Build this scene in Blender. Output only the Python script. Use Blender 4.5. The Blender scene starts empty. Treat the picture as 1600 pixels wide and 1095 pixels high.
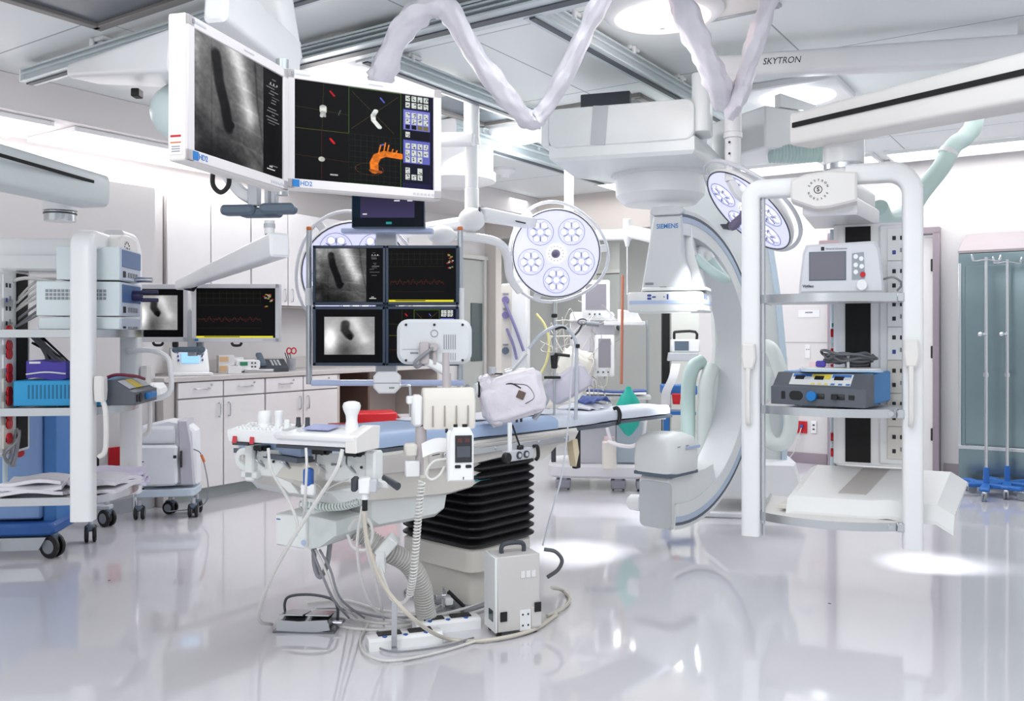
import bpy, math, random
import numpy as np
from mathutils import Vector, Matrix, Euler, Quaternion
random.seed(7)
SC = bpy.context.scene
COL = SC.collection
PI = math.pi
# ---------------------------------------------------------------- camera, light, exposure
F, CX, HY, EYE = 1376.0, 800.0, 520.0, 1.25
cam = bpy.data.cameras.new('camera'); cam.sensor_width = 36; cam.lens = 36*F/1600
cam.shift_y = -(547.5-HY)/1600; cam.clip_start = .05
co = bpy.data.objects.new('camera', cam); COL.objects.link(co)
co.location = (0, 0, EYE); co.rotation_euler = (PI/2, 0, 0); SC.camera = co
W = bpy.data.worlds.new('world'); SC.world = W; W.use_nodes = True
W.node_tree.nodes['Background'].inputs[0].default_value = (.94, .98, 1, 1)
W.node_tree.nodes['Background'].inputs[1].default_value = .86
SC.view_settings.view_transform = 'Standard'; SC.view_settings.look = 'None'
SC.view_settings.gamma = 1; SC.view_settings.exposure = 0.12; SC.view_settings.use_curve_mapping = False
SC.cycles.max_bounces = 6; SC.cycles.diffuse_bounces = 3; SC.cycles.glossy_bounces = 3
SC.cycles.transmission_bounces = 4; SC.cycles.sample_clamp_indirect = 6
ANG = math.radians(33.8)
def RW(u, v, z=0.0):            # room coordinates: u runs along the left wall, v towards it
    return Vector((math.sin(ANG)*u-math.cos(ANG)*v, math.cos(ANG)*u+math.sin(ANG)*v, z))
RROT = PI/2-ANG
def area(name, loc, rot, sx, sy, power, color=(1, 1, 1)):
    l = bpy.data.lights.new(name, 'AREA'); l.shape = 'RECTANGLE'; l.size = sx; l.size_y = sy; l.energy = power; l.color = color
    o = bpy.data.objects.new(name, l); COL.objects.link(o); o.location = loc; o.rotation_euler = rot
    return o
area('ceiling_or_fill_light', RW(6.4, 3.4, 2.62), (0, 0, RROT), 2.0, 2.0, 38, (.95, .99, 1))
area('ceiling_or_fill_light', RW(2.2, .6, 2.76), (0, 0, RROT), 2.4, 2.4, 44, (.95, .99, 1))
area('ceiling_or_fill_light', RW(6.6, 0.9, 2.74), (0, 0, RROT), 2.0, 2.0, 22, (1, .98, .98))
area('ceiling_or_fill_light', RW(4.9, 3.6, 2.66), (math.radians(28), 0, RROT+PI), 1.6, .5, 26, (1, .99, .98))  # added fill, tilted to brighten the cabinets; no fixture hangs here
area('ceiling_or_fill_light', (-1.6, -.3, 2.7), (math.radians(38), 0, math.radians(-6)), 1.0, .5, 38, (1, .99, .97))  # unseen fill added behind the camera to brighten the foreground
# ---------------------------------------------------------------- points
def P(px, py, d): return Vector(((px-CX)/F*d, d, EYE+(HY-py)/F*d))
def onz(px, py, z): return P(px, py, (EYE-z)*F/(py-HY))
def at_v(px, v):                # (u) where a column of the view meets the plane v
    a = (px-CX)/F; d = v/(-math.cos(ANG)*a+math.sin(ANG)); return math.sin(ANG)*a*d+math.cos(ANG)*d
def at_u(px, u):
    a = (px-CX)/F; d = u/(math.sin(ANG)*a+math.cos(ANG)); return -math.cos(ANG)*a*d+math.sin(ANG)*d
# ---------------------------------------------------------------- materials
def srgb(c):
    if isinstance(c, str): c = [int(c[i:i+2], 16)/255 for i in (0, 2, 4)]
    return tuple(x/12.92 if x <= .04045 else ((x+.055)/1.055)**2.4 for x in c)
MATS = {}
def mat(name, color, rough=.45, metal=0., var=.04, scale=6., spec=.5, bump=0., emit=0., alpha=1., coat=0., trans=0.):
    if name in MATS: return MATS[name]
    m = bpy.data.materials.new(name); m.use_nodes = True; nt = m.node_tree; b = nt.nodes['Principled BSDF']
    c = srgb(color); tc = nt.nodes.new('ShaderNodeTexCoord'); n = nt.nodes.new('ShaderNodeTexNoise')
    n.inputs['Scale'].default_value = scale; n.inputs['Detail'].default_value = 3
    nt.links.new(tc.outputs['Object'], n.inputs['Vector'])
    mx = nt.nodes.new('ShaderNodeMix'); mx.data_type = 'RGBA'
    mx.inputs[6].default_value = (*[x*(1-var) for x in c], 1); mx.inputs[7].default_value = (*[min(1, x*(1+var)) for x in c], 1)
    nt.links.new(n.outputs['Fac'], mx.inputs[0]); nt.links.new(mx.outputs[2], b.inputs['Base Color'])
    b.inputs['Roughness'].default_value = rough; b.inputs['Metallic'].default_value = metal
    b.inputs['Specular IOR Level'].default_value = spec; b.inputs['Coat Weight'].default_value = coat
    if trans: b.inputs['Transmission Weight'].default_value = trans
    if alpha < 1: b.inputs['Alpha'].default_value = alpha
    if emit:
        b.inputs['Emission Color'].default_value = (*c, 1); b.inputs['Emission Strength'].default_value = emit
    if bump:
        bp = nt.nodes.new('ShaderNodeBump'); bp.inputs['Strength'].default_value = bump; bp.inputs['Distance'].default_value = .01
        nt.links.new(n.outputs['Fac'], bp.inputs['Height']); nt.links.new(bp.outputs[0], b.inputs['Normal'])
    MATS[name] = m; return m
WHITE = mat('white_enamel', 'f3f4f6', .32)
WARM = mat('warm_white_plastic', 'e9e6e4', .4)
CREAM = mat('cream_plastic', 'e0dbd4', .42)
GREY = mat('light_grey_plastic', 'c3c6cc', .4)
MID = mat('mid_grey', '8d9299', .45)
DARK = mat('dark_grey_plastic', '3f434b', .42)
SLATE = mat('slate_blue_grey', '5d6c7c', .4)
BLACK = mat('black_rubber', '0c0c10', .42)
BLKM = mat('black_matt', '050506', .75)
STEEL = mat('brushed_steel', 'c9ccd0', .24, .95)
ALU = mat('anodised_aluminium', 'b5babf', .35, .7)
CHROME = mat('chrome', 'e4e6ea', .1, 1.)
BLUE = mat('bright_blue_enamel', '1f87cf', .4)
CYAN = mat('cyan_blue_enamel', '2a9bd3', .4)
PALEB = mat('pale_blue_enamel', '7f9fd0', .42)
MIDB = mat('mid_blue_enamel', '3f7cc0', .42)
NAVY = mat('navy_bezel', '24384f', .38)
PURP = mat('purple_fabric', '4b3fa6', .6)
LAV = mat('lavender_paint', '9d909a', .45)
RED = mat('red_plastic', 'c41824', .4)
TEAL = mat('teal_rubber', '16a898', .5)
MINT = mat('mint_hose', 'c6dcd8', .42)
CBLUE = mat('stripe_blue', 'b4c4e6', .4)
LOGOB = mat('logo_blue', '1878c2', .4)
INK = mat('black_ink', '1b1b22', .5)
INKB = mat('blue_ink', '3a4fa0', .5)
GINK = mat('grey_ink', '8b8f99', .5)
ORANGE = mat('orange_plastic', 'd9783a', .45)
YELLOW = mat('yellow_plastic', 'dfc94e', .45)
GREEN = mat('green_led_panel', '2f8a62', .4)
CABLE = mat('off_white_cable', 'd9d8d6', .45)
CABG = mat('grey_cable', '8a8c92', .45)
SHEET = mat('draped_plastic_sheet', 'e6e3ec', .32, var=.06, scale=9, bump=.5)
PAPER = mat('paper', 'ecebee', .7)
PINK = mat('pink_paper', 'e2c6cb', .7)
TAN = mat('tan_card', 'e2bd94', .6)
FABB = mat('pale_blue_vinyl', 'a9bfe0', .42, var=.05, scale=5, bump=.25)
FABW = mat('white_vinyl', 'dfe6f3', .42, var=.05, scale=5, bump=.2)
LAMIN = mat('laminate_white', 'efeced', .38)
LAMSH = mat('laminate_edge', 'b9b3b1', .5)
COUNT = mat('countertop', 'cfc9c8', .3)
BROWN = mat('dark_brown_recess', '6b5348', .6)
SKINC = mat('glass_dark', '22252c', .12, spec=.7)
LENS = mat('lens_lit', 'f6f7ff', .15, emit=.95)
LEDG = mat('lamp_reflector', 'c9ccec', .12, .25, emit=.3)
LITE = mat('ceiling_light_diffuser', 'ffffff', .4, emit=4.)
# ---------------------------------------------------------------- mesh builder
class MB:
    DEF = Matrix()
    def __init__(s, mt=None):
        s.V = []; s.Fc = []; s.Mi = []; s.mats = []; s.M = MB.DEF.copy(); s.mt = mt or WHITE
    def _mi(s, mt):
        mt = mt or s.mt
        if mt not in s.mats: s.mats.append(mt)
        return s.mats.index(mt)
    def add(s, vs, fs, mt=None, M=None):
        b = len(s.V); T = s.M @ M if M is not None else s.M; i = s._mi(mt)
        s.V += [T @ Vector(v) for v in vs]
        s.Fc += [tuple(b+k for k in f) for f in fs]; s.Mi += [i]*len(fs); return s
    def box(s, c, sz, mt=None, bev=.004, rot=None):
        hx, hy, hz = sz[0]/2, sz[1]/2, sz[2]/2; b = min(bev, hx*.49, hy*.49, hz*.49)
        M = Matrix.Translation(c) @ (Euler(rot).to_matrix().to_4x4() if rot else Matrix())
        if b <= 0:
            vs = [(x*hx, y*hy, z*hz) for x in (-1, 1) for y in (-1, 1) for z in (-1, 1)]
            return s.add(vs, [(0, 1, 3, 2), (4, 6, 7, 5), (0, 4, 5, 1), (2, 3, 7, 6), (0, 2, 6, 4), (1, 5, 7, 3)], mt, M)
        vs = []; idx = {}
        for x in (-1, 1):
            for y in (-1, 1):
                for z in (-1, 1):
                    for a in range(3):
                        idx[(x, y, z, a)] = len(vs)
                        vs.append((x*(hx-(b if a != 0 else 0)), y*(hy-(b if a != 1 else 0)), z*(hz-(b if a != 2 else 0))))
        fs = []
        for q in (-1, 1):
            r = [(-1, -1), (1, -1), (1, 1), (-1, 1)]
            f = [idx[(q, y, z, 0)] for y, z in r]; fs.append(f if q > 0 else f[::-1])
            f = [idx[(x, q, z, 1)] for x, z in r]; fs.append(f[::-1] if q > 0 else f)
            f = [idx[(x, y, q, 2)] for x, y in r]; fs.append(f if q > 0 else f[::-1])
        for p in (-1, 1):
            for q in (-1, 1):
                f = [idx[(p, q, -1, 0)], idx[(p, q, 1, 0)], idx[(p, q, 1, 1)], idx[(p, q, -1, 1)]]; fs.append(f if p*q < 0 else f[::-1])
                f = [idx[(p, -1, q, 0)], idx[(p, 1, q, 0)], idx[(p, 1, q, 2)], idx[(p, -1, q, 2)]]; fs.append(f[::-1] if p*q < 0 else f)
                f = [idx[(-1, p, q, 1)], idx[(1, p, q, 1)], idx[(1, p, q, 2)], idx[(-1, p, q, 2)]]; fs.append(f if p*q < 0 else f[::-1])
        for x in (-1, 1):
            for y in (-1, 1):
                for z in (-1, 1):
                    f = [idx[(x, y, z, a)] for a in range(3)]; fs.append(f if x*y*z > 0 else f[::-1])
        return s.add(vs, fs, mt, M)
    def prism(s, poly, a, b, mt=None, axis='z', bev=0., M=None):
        """poly: 2D outline; axis z: (x,y) outline, y: (x,z), x: (y,z); extruded from a to b"""
        area2 = sum(poly[i][0]*poly[(i+1) % len(poly)][1]-poly[(i+1) % len(poly)][0]*poly[i][1] for i in range(len(poly)))
        if area2 < 0: poly = poly[::-1]
        n = len(poly)
        def put(p, h): return (p[0], p[1], h) if axis == 'z' else ((p[0], h, p[1]) if axis == 'y' else (h, p[0], p[1]))
        rings = []
        if bev > 0:
            cx = sum(p[0] for p in poly)/n; cy = sum(p[1] for p in poly)/n
            w = max(abs(p[0]-cx) for p in poly); h = max(abs(p[1]-cy) for p in poly)
            inn = [(cx+(p[0]-cx)*(1-bev/max(w, 1e-6)), cy+(p[1]-cy)*(1-bev/max(h, 1e-6))) for p in poly]
            rings = [(inn, a), (poly, a+bev), (poly, b-bev), (inn, b)]
        else: rings = [(poly, a), (poly, b)]
        vs = [put(p, h) for r, h in rings for p in r]; fs = []
        for k in range(len(rings)-1):
            for i in range(n):
                j = (i+1) % n; fs.append((k*n+i, k*n+j, (k+1)*n+j, (k+1)*n+i))
        fs.append(tuple(range(n))[::-1]); fs.append(tuple((len(rings)-1)*n+i for i in range(n)))
        if axis == 'y': fs = [f[::-1] for f in fs]
        return s.add(vs, fs, mt, M)
    def rbox(s, c, sz, r, mt=None, axis='z', bev=.004, rot=None, seg=5):
        """box whose four edges along axis are rounded with radius r"""
        k = {'z': (0, 1, 2), 'y': (0, 2, 1), 'x': (1, 2, 0)}[axis]
        hx, hy, hz = sz[k[0]]/2, sz[k[1]]/2, sz[k[2]]/2; r = min(r, hx*.99, hy*.99)
        poly = []
        for q, (sx, sy) in enumerate(((1, 1), (-1, 1), (-1, -1), (1, -1))):
            for i in range(seg+1):
                t = PI/2*(q+i/seg); poly.append((sx*(hx-r)+r*math.cos(t), sy*(hy-r)+r*math.sin(t)))
        M = Matrix.Translation(c) @ (Euler(rot).to_matrix().to_4x4() if rot else Matrix())
        return s.prism(poly, -hz, hz, mt, axis, min(bev, hz*.45), M)
    def ring(s, pts, rads, mt=None, seg=12, closed=False, cap=True, flat=1.):
        """sweep of a circle (radius per point) along points; flat squashes it sideways"""
        n = len(pts); pts = [Vector(p) for p in pts]
        if not hasattr(rads, '__len__'): rads = [rads]*n
        tg = []
        for i in range(n):
            a = pts[(i-1) % n] if (closed or i > 0) else pts[i]; b = pts[(i+1) % n] if (closed or i < n-1) else pts[i]
            t = (b-a); tg.append(t.normalized() if t.length > 1e-9 else Vector((0, 0, 1)))
        up = Vector((0, 0, 1)) if abs(tg[0].z) < .9 else Vector((1, 0, 0))
        x = tg[0].cross(up).normalized(); vs = []
        for i in range(n):
            x = (x-tg[i]*x.dot(tg[i])).normalized(); y = tg[i].cross(x)
            for k in range(seg):
                t = 2*PI*k/seg; vs.append(pts[i]+x*(rads[i]*math.cos(t))+y*(rads[i]*flat*math.sin(t)))
        fs = []
        for i in range(n if closed else n-1):
            j = (i+1) % n
            for k in range(seg):
                l = (k+1) % seg; fs.append((i*seg+k, i*seg+l, j*seg+l, j*seg+k))
        if cap and not closed:
            fs.append(tuple(range(seg))[::-1]); fs.append(tuple((n-1)*seg+k for k in range(seg)))
        return s.add(vs, fs, mt)
    def tube(s, pts, r, mt=None, seg=8, sub=6, closed=False, cap=True, flat=1.):
        return s.ring(smooth(pts, sub, closed), r, mt, seg, closed, cap, flat)
    def cyl(s, p0, p1, r0, r1=None, mt=None, seg=20, bev=0.):
        r1 = r0 if r1 is None else r1; p0 = Vector(p0); p1 = Vector(p1)
        if bev:
            t = (p1-p0).normalized()*bev
            return s.ring([p0, p0+t, p1-t, p1], [r0-bev, r0, r1, r1-bev], mt, seg)
        return s.ring([p0, p1], [r0, r1], mt, seg)
    def lathe(s, prof, c=(0, 0, 0), axis=(0, 0, 1), mt=None, seg=24, sq=1., cap=True):
        q = Vector((0, 0, 1)).rotation_difference(Vector(axis)).to_matrix().to_4x4(); M = Matrix.Translation(c) @ q
        vs = []; fs = []; n = len(prof)
        for r, z in prof:
            for k in range(seg): t = 2*PI*k/seg; vs.append((r*math.cos(t), r*sq*math.sin(t), z))
        for i in range(n-1):
            for k in range(seg):
                l = (k+1) % seg; fs.append((i*seg+k, i*seg+l, (i+1)*seg+l, (i+1)*seg+k))
        if cap and prof[0][0] > 1e-5: fs.append(tuple(range(seg))[::-1])
        if cap and prof[-1][0] > 1e-5: fs.append(tuple((n-1)*seg+k for k in range(seg)))
        return s.add(vs, fs, mt, M)
    def ball(s, c, r, mt=None, seg=16, rot=None, axis=(0, 0, 1)):
        if not hasattr(r, '__len__'): r = (r, r, r)
        n = 10; prof = [(math.sin(PI*i/n), -math.cos(PI*i/n)) for i in range(n+1)]
        vs = []; fs = []
        for a, z in prof:
            for k in range(seg): t = 2*PI*k/seg; vs.append((a*math.cos(t)*r[0], a*math.sin(t)*r[1], z*r[2]))
        for i in range(n):
            for k in range(seg):
                l = (k+1) % seg; fs.append((i*seg+k, i*seg+l, (i+1)*seg+l, (i+1)*seg+k))
        return s.add(vs, fs, mt, Matrix.Translation(c) @ (Euler(rot).to_matrix().to_4x4() if rot else Matrix()))
    def grid(s, fn, nu, nv, mt=None):
        vs = [fn(i/nu, j/nv) for j in range(nv+1) for i in range(nu+1)]
        fs = [(j*(nu+1)+i, j*(nu+1)+i+1, (j+1)*(nu+1)+i+1, (j+1)*(nu+1)+i) for j in range(nv) for i in range(nu)]
        return s.add(vs, fs, mt)
    def slab(s, fn, nu, nv, th, mt=None):
        """a sheet given by fn(u,v) with thickness th below it"""
        s.grid(fn, nu, nv, mt)
        s.grid(lambda a, b: Vector(fn(a, 1-b))-Vector((0, 0, th)), nu, nv, mt)
        for e in range(4):
            def g(a, b, e=e):
                u, v = ((a, 0), (1, a), (1-a, 1), (0, 1-a))[e]; return Vector(fn(u, v))-Vector((0, 0, th*(1-b)))
            s.grid(g, nu if e % 2 == 0 else nv, 1, mt)
        return s
    def sweep_rect(s, path, w, dep, r=.015, mt=None):
        """rounded-rectangle section (w across the path in the xz plane, dep along y) swept along an xz path"""
        n = len(path); P3 = [Vector((p[0], 0, p[1])) for p in path]; sec = []
        for q, (sx, sy) in enumerate(((1, 1), (-1, 1), (-1, -1), (1, -1))):
            for i in range(4): t = PI/2*(q+i/3); sec.append((sx*(w/2-r)+r*math.cos(t), sy*(dep/2-r)+r*math.sin(t)))
        vs = []; K = len(sec)
        for i in range(n):
            t = (P3[min(n-1, i+1)]-P3[max(0, i-1)]).normalized(); side = Vector((t.z, 0, -t.x))
            k = 1.
            if 0 < i < n-1:
                c = max(.5, (P3[i]-P3[i-1]).normalized().dot(t)); k = 1/c
            for a, b in sec: vs.append(P3[i]+side*a*k+Vector((0, b, 0)))
        fs = []
        for i in range(n-1):
            for k in range(K): l = (k+1) % K; fs.append((i*K+k, (i+1)*K+k, (i+1)*K+l, i*K+l))
        fs.append(tuple(range(K))); fs.append(tuple((n-1)*K+k for k in range(K))[::-1])
        return s.add(vs, fs, mt)
    def text(s, body, size, M, mt=None, align='CENTER', depth=.0008, shear=0., bold=0., width=None):
        cu = bpy.data.curves.new('t', 'FONT'); cu.body = body; cu.size = size; cu.align_x = align; cu.align_y = 'CENTER'
        cu.extrude = depth; cu.shear = shear; cu.offset = bold*size; cu.resolution_u = 3
        o = bpy.data.objects.new('t', cu); me = o.to_mesh()
        vs = [v.co.copy() for v in me.vertices]; fs = [tuple(p.vertices) for p in me.polygons]; o.to_mesh_clear()
        if width and vs:
            w = max(v.x for v in vs)-min(v.x for v in vs)
            for v in vs: v.x *= width/w
        bpy.data.objects.remove(o); bpy.data.curves.remove(cu)
        return s.add(vs, fs, mt, M)
    def build(s, name, parent=None, label=None, smooth_ang=38, loc=None, rotz=None):
        me = bpy.data.meshes.new(name); me.from_pydata([tuple(v) for v in s.V], [], s.Fc)
        for m in s.mats: me.materials.append(m)
        me.polygons.foreach_set('material_index', s.Mi); me.polygons.foreach_set('use_smooth', [True]*len(s.Mi))
        me.update(); me.set_sharp_from_angle(angle=math.radians(smooth_ang))
        o = bpy.data.objects.new(name, me); COL.objects.link(o)
        if parent: o.parent = parent
        if label: o['label'] = label
        if loc is not None: o.location = loc
        if rotz is not None: o.rotation_euler = (0, 0, rotz)
        return o
def smooth(pts, sub=6, closed=False):
    pts = [Vector(p) for p in pts]; n = len(pts)
    if n < 3: return pts
    out = []
    for i in range(n if closed else n-1):
        p0 = pts[(i-1) % n] if (closed or i > 0) else pts[i]*2-pts[i+1]
        p1 = pts[i]; p2 = pts[(i+1) % n]; p3 = pts[(i+2) % n] if (closed or i+2 < n) else p2*2-p1
        for k in range(sub):
            t = k/sub; out.append(.5*((2*p1)+(p2-p0)*t+(2*p0-5*p1+4*p2-p3)*t*t+(3*p1-p0-3*p2+p3)*t**3))
    if not closed: out.append(pts[-1])
    return out
def face_M(c, right, up):
    """matrix that puts the XY plane of a text on a face: right and up are directions"""
    r = Vector(right).normalized(); u = Vector(up).normalized(); n = r.cross(u)
    M = Matrix.Identity(4)
    for i in range(3): M[i][0] = r[i]; M[i][1] = u[i]; M[i][2] = n[i]; M[i][3] = c[i]
    return M
def FR(x, y, z): return face_M((x, y, z), (1, 0, 0), (0, 0, 1))      # on a front (-y) face
def thing(name, label, cat, loc=(0, 0, 0), rotz=0., group=None, rot=None):
    o = bpy.data.objects.new(name, None); COL.objects.link(o); o.empty_display_size = .1
    o.location = loc; o.rotation_euler = rot if rot is not None else (0, 0, rotz)
    return tag(o, label, cat, group)
def tag(o, label, cat, group=None, kind=None):
    o['label'] = label; o['category'] = cat
    if group: o['group'] = group
    if kind: o['kind'] = kind
    return o
def struct(o): o['kind'] = 'structure'; return o
CH = {}
def kids(o): return [c for c in COL.objects if c.parent == o]
def copy_tree(o, parent=None, loc=None, rotz=None, label=None):
    c = o.copy(); COL.objects.link(c)
    if parent: c.parent = parent
    if loc is not None: c.location = loc
    if rotz is not None: c.rotation_euler = (0, 0, rotz)
    if label: c['label'] = label
    for ch in kids(o): copy_tree(ch, c)
    return c
# ---------------------------------------------------------------- picture screens
def smat():
    if 'screen' in MATS: return MATS['screen']
    m = bpy.data.materials.new('lit_screen'); m.use_nodes = True; nt = m.node_tree; b = nt.nodes['Principled BSDF']
    a = nt.nodes.new('ShaderNodeVertexColor'); a.layer_name = 'Col'
    b.inputs['Base Color'].default_value = (.004, .004, .005, 1); b.inputs['Roughness'].default_value = .5
    b.inputs['Specular IOR Level'].default_value = .08
    nt.links.new(a.outputs['Color'], b.inputs['Emission Color']); b.inputs['Emission Strength'].default_value = 1.
    MATS['screen'] = m; return m
def screen(name, img, w, h, parent, loc=(0, 0, 0), label=None):
    """img: (H,W,3) display values, row 0 at the top; a flat lit panel facing -y"""
    H_, W_, _ = img.shape; lin = np.where(img <= .04045, img/12.92, ((img+.055)/1.055)**2.4)
    xs = np.linspace(-w/2, w/2, W_+1); zs = np.linspace(h/2, -h/2, H_+1)
    X, Z = np.meshgrid(xs, zs); v = np.stack([X, np.zeros_like(X), Z], -1).reshape(-1, 3)
    I, J = np.meshgrid(np.arange(W_), np.arange(H_)); a = J*(W_+1)+I
    f = np.stack([a+W_+1, a+W_+2, a+1, a], -1).reshape(-1, 4)
    me = bpy.data.meshes.new(name); me.vertices.add(len(v)); me.vertices.foreach_set('co', v.ravel())
    me.loops.add(f.size); me.loops.foreach_set('vertex_index', f.ravel().astype(np.int32))
    me.polygons.add(len(f)); me.polygons.foreach_set('loop_start', np.arange(0, f.size, 4, dtype=np.int32))
    me.update(calc_edges=True)
    ca = me.color_attributes.new('Col', 'FLOAT_COLOR', 'CORNER')
    c = np.ones((len(f), 4, 4), np.float32); c[:, :, :3] = lin.reshape(-1, 1, 3); ca.data.foreach_set('color', c.ravel())
    me.materials.append(smat()); me.validate()
    o = bpy.data.objects.new(name, me); COL.objects.link(o); o.parent = parent; o.location = loc
    if label: o['label'] = label
    return o
rng = np.random.default_rng(3)
def vnoise(h, w, cells, octv=3):
    out = np.zeros((h, w)); amp = 1; tot = 0
    for k in range(octv):
        c = cells*2**k; g = rng.random((c+2, c+2)); y = np.linspace(0, c, h, endpoint=False); x = np.linspace(0, c, w, endpoint=False)
        yi = y.astype(int); xi = x.astype(int); fy = (y-yi)[:, None]; fx = (x-xi)[None]; fy = fy*fy*(3-2*fy); fx = fx*fx*(3-2*fx)
        out += amp*((g[yi][:, xi]*(1-fx)+g[yi][:, xi+1]*fx)*(1-fy)+(g[yi+1][:, xi]*(1-fx)+g[yi+1][:, xi+1]*fx)*fy); tot += amp; amp *= .5
    return out/tot
def rect(im, x0, y0, x1, y1, c):
    h, w, _ = im.shape; im[max(0, int(y0*h)):max(int(y0*h)+1, int(y1*h)), max(0, int(x0*w)):max(int(x0*w)+1, int(x1*w))] = c
def line(im, x0, y0, x1, y1, c, th=.004):
    h, w, _ = im.shape; n = int(max(abs(x1-x0)*w, abs(y1-y0)*h))*2+2
    for k in range(n+1):
        t = k/n; x = int((x0+(x1-x0)*t)*w); y = int((y0+(y1-y0)*t)*h); r = int(th*w/2)
        if 0 <= x < w and 0 <= y < h: im[max(0, y-r):y+r+1, max(0, x-r):x+r+1] = c
def seg_d(X, Y, a, b):
    ax, ay = a; bx, by = b; dx, dy = bx-ax, by-ay; t = np.clip(((X-ax)*dx+(Y-ay)*dy)/(dx*dx+dy*dy), 0, 1)
    return np.hypot(X-ax-t*dx, Y-ay-t*dy)
def poly_d(X, Y, pts): return np.min([seg_d(X, Y, pts[i], pts[i+1]) for i in range(len(pts)-1)], axis=0)
def xray_a(h, w, side=True):
    """long dark vessel beside a bright lung field, with a black column of figures"""
    im = np.zeros((h, w, 3)); k = .755 if side else 1.
    Y, X = np.mgrid[0:h, 0:w]; Y = Y/h; X = X/(w*k)
    g = .36+.20*(vnoise(h, w, 6)-.3)+.10*(Y < .12)*0
    g += .40*np.exp(-(poly_d(X, Y, [(.55, -.02), (.66, .22), (.80, .52)])/.115)**2)+.14*np.exp(-((X-.2)**2+(Y-.0)**2)/.06)
    g += .14*np.exp(-(poly_d(X, Y, [(.04, .0), (.05, .9)])/.06)**2)*vnoise(h, w, 14)*1.6
    g -= .30*np.exp(-((X-.3)**2/.3+(Y-1)**2/.05))+.22*np.exp(-((X-.02)**2/.02+(Y-.72)**2/.02)); g += .1*np.exp(-((X-.8)**2/.02+(Y-.95)**2/.02))
    d = poly_d(X, Y, [(.30, .13), (.34, .33), (.42, .52), (.47, .68)]); g -= .34*np.clip((.08-d*1.0)/.035, 0, 1)
    d = poly_d(X, Y, [(.47, .68), (.53, .66)]); g -= .30*np.clip((.035-d)/.02, 0, 1)
    g -= .07*np.exp(-(np.abs(X-.24)/.008)**2)
    for k in range(5): g += .05*np.exp(-((Y-(.12+.17*k)-.25*(X-.55)**2)/.012)**2)*(X > .5)
    g -= .10*np.exp(-(poly_d(X, Y, [(.86, .0), (.9, .35), (1., .8)])/.015)**2)
    g -= .05*np.exp(-(poly_d(X, Y, [(.0, .62), (.3, .74), (.7, .78), (1., .95)])/.02)**2)
    g += .06*(vnoise(h, w, 44, 1)-.5)
    g += .05*(vnoise(h, w, 28)-.5)
    im[:] = (np.clip(g, .02, .95)**1.25*1.05)[..., None]
    if side:
        im[:, int(w*.755):] = .0
        for r_ in range(30):
            y = .08+r_*.028
            if .55 < y < .88 or rng.random() < .25: continue
            rect(im, .79+rng.random()*.08, y, .86+rng.random()*.1, y+.009, .45)
        for x in (.84, .88, .92): rect(im, x, .115, x+.012, .135, .8)
        rect(im, .80, .93, .90, .94, .8); rect(im, .83, .9, .87, .915, .7)
    return im
def xray_b(h, w, border=True):
    im = np.zeros((h, w, 3)); Y, X = np.mgrid[0:h, 0:w]; Y = Y/h; X = X/w
    x = (X-.12)/.76; y = (Y-.13)/.72
    g = .52+.15*vnoise(h, w, 5); g += .5*np.exp(-((x-.12)**2/.02+(y-.6)**2/.1))+.22*np.exp(-(poly_d(x, y, [(.6, .1), (.8, .6)])/.12)**2)
    g -= .30*np.exp(-((x-.42)**2/.05+(y-.9)**2/.12))
    d = poly_d(x, y, [(.42, .18), (.41, .35), (.5, .5)]); g -= .42*np.clip((.11-d)/.05, 0, 1)
    d = poly_d(x, y, [(.5, .5), (.52, .58)]); g -= .3*np.clip((.05-d)/.02, 0, 1)
    g += .06*(vnoise(h, w, 28)-.5)
    ins = (x > 0) & (x < 1) & (y > 0) & (y < 1)
    im[:] = np.where(ins, np.clip(g, .02, .97), .0)[..., None]; return im
def vitals(h, w, dim=.6):
    im = np.zeros((h, w, 3))+.01; g = np.array((.32, .36, .12))*dim; r = np.array((.5, .16, .13))*dim
    for k in range(10):
        x = .04+k*.085; line(im, x, .06, x, .3, g*.7, .003)
    for y in (.1, .2, .34, .62, .8): line(im, .01, y, .82, y, g*.7, .003)
    pts = [(.02+.8*i/60, .68-.075*abs(math.sin(i*.42))*(1+.5*math.sin(i*1.3))) for i in range(61)]
    for a, b in zip(pts, pts[1:]): line(im, *a, *b, r, .004)
    for i in range(14):
        x = .84+rng.random()*.11; y = .1+rng.random()*.28; rect(im, x, y, x+.03, y+.025, ((.6, .15, .15), (.5, .5, .2), (.6, .6, .6))[i % 3])
    rect(im, .0, .965, .97, 1, (.86, .82, .2)); rect(im, .1, .972, .55, .99, (.2, .2, .05)); return im
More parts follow.
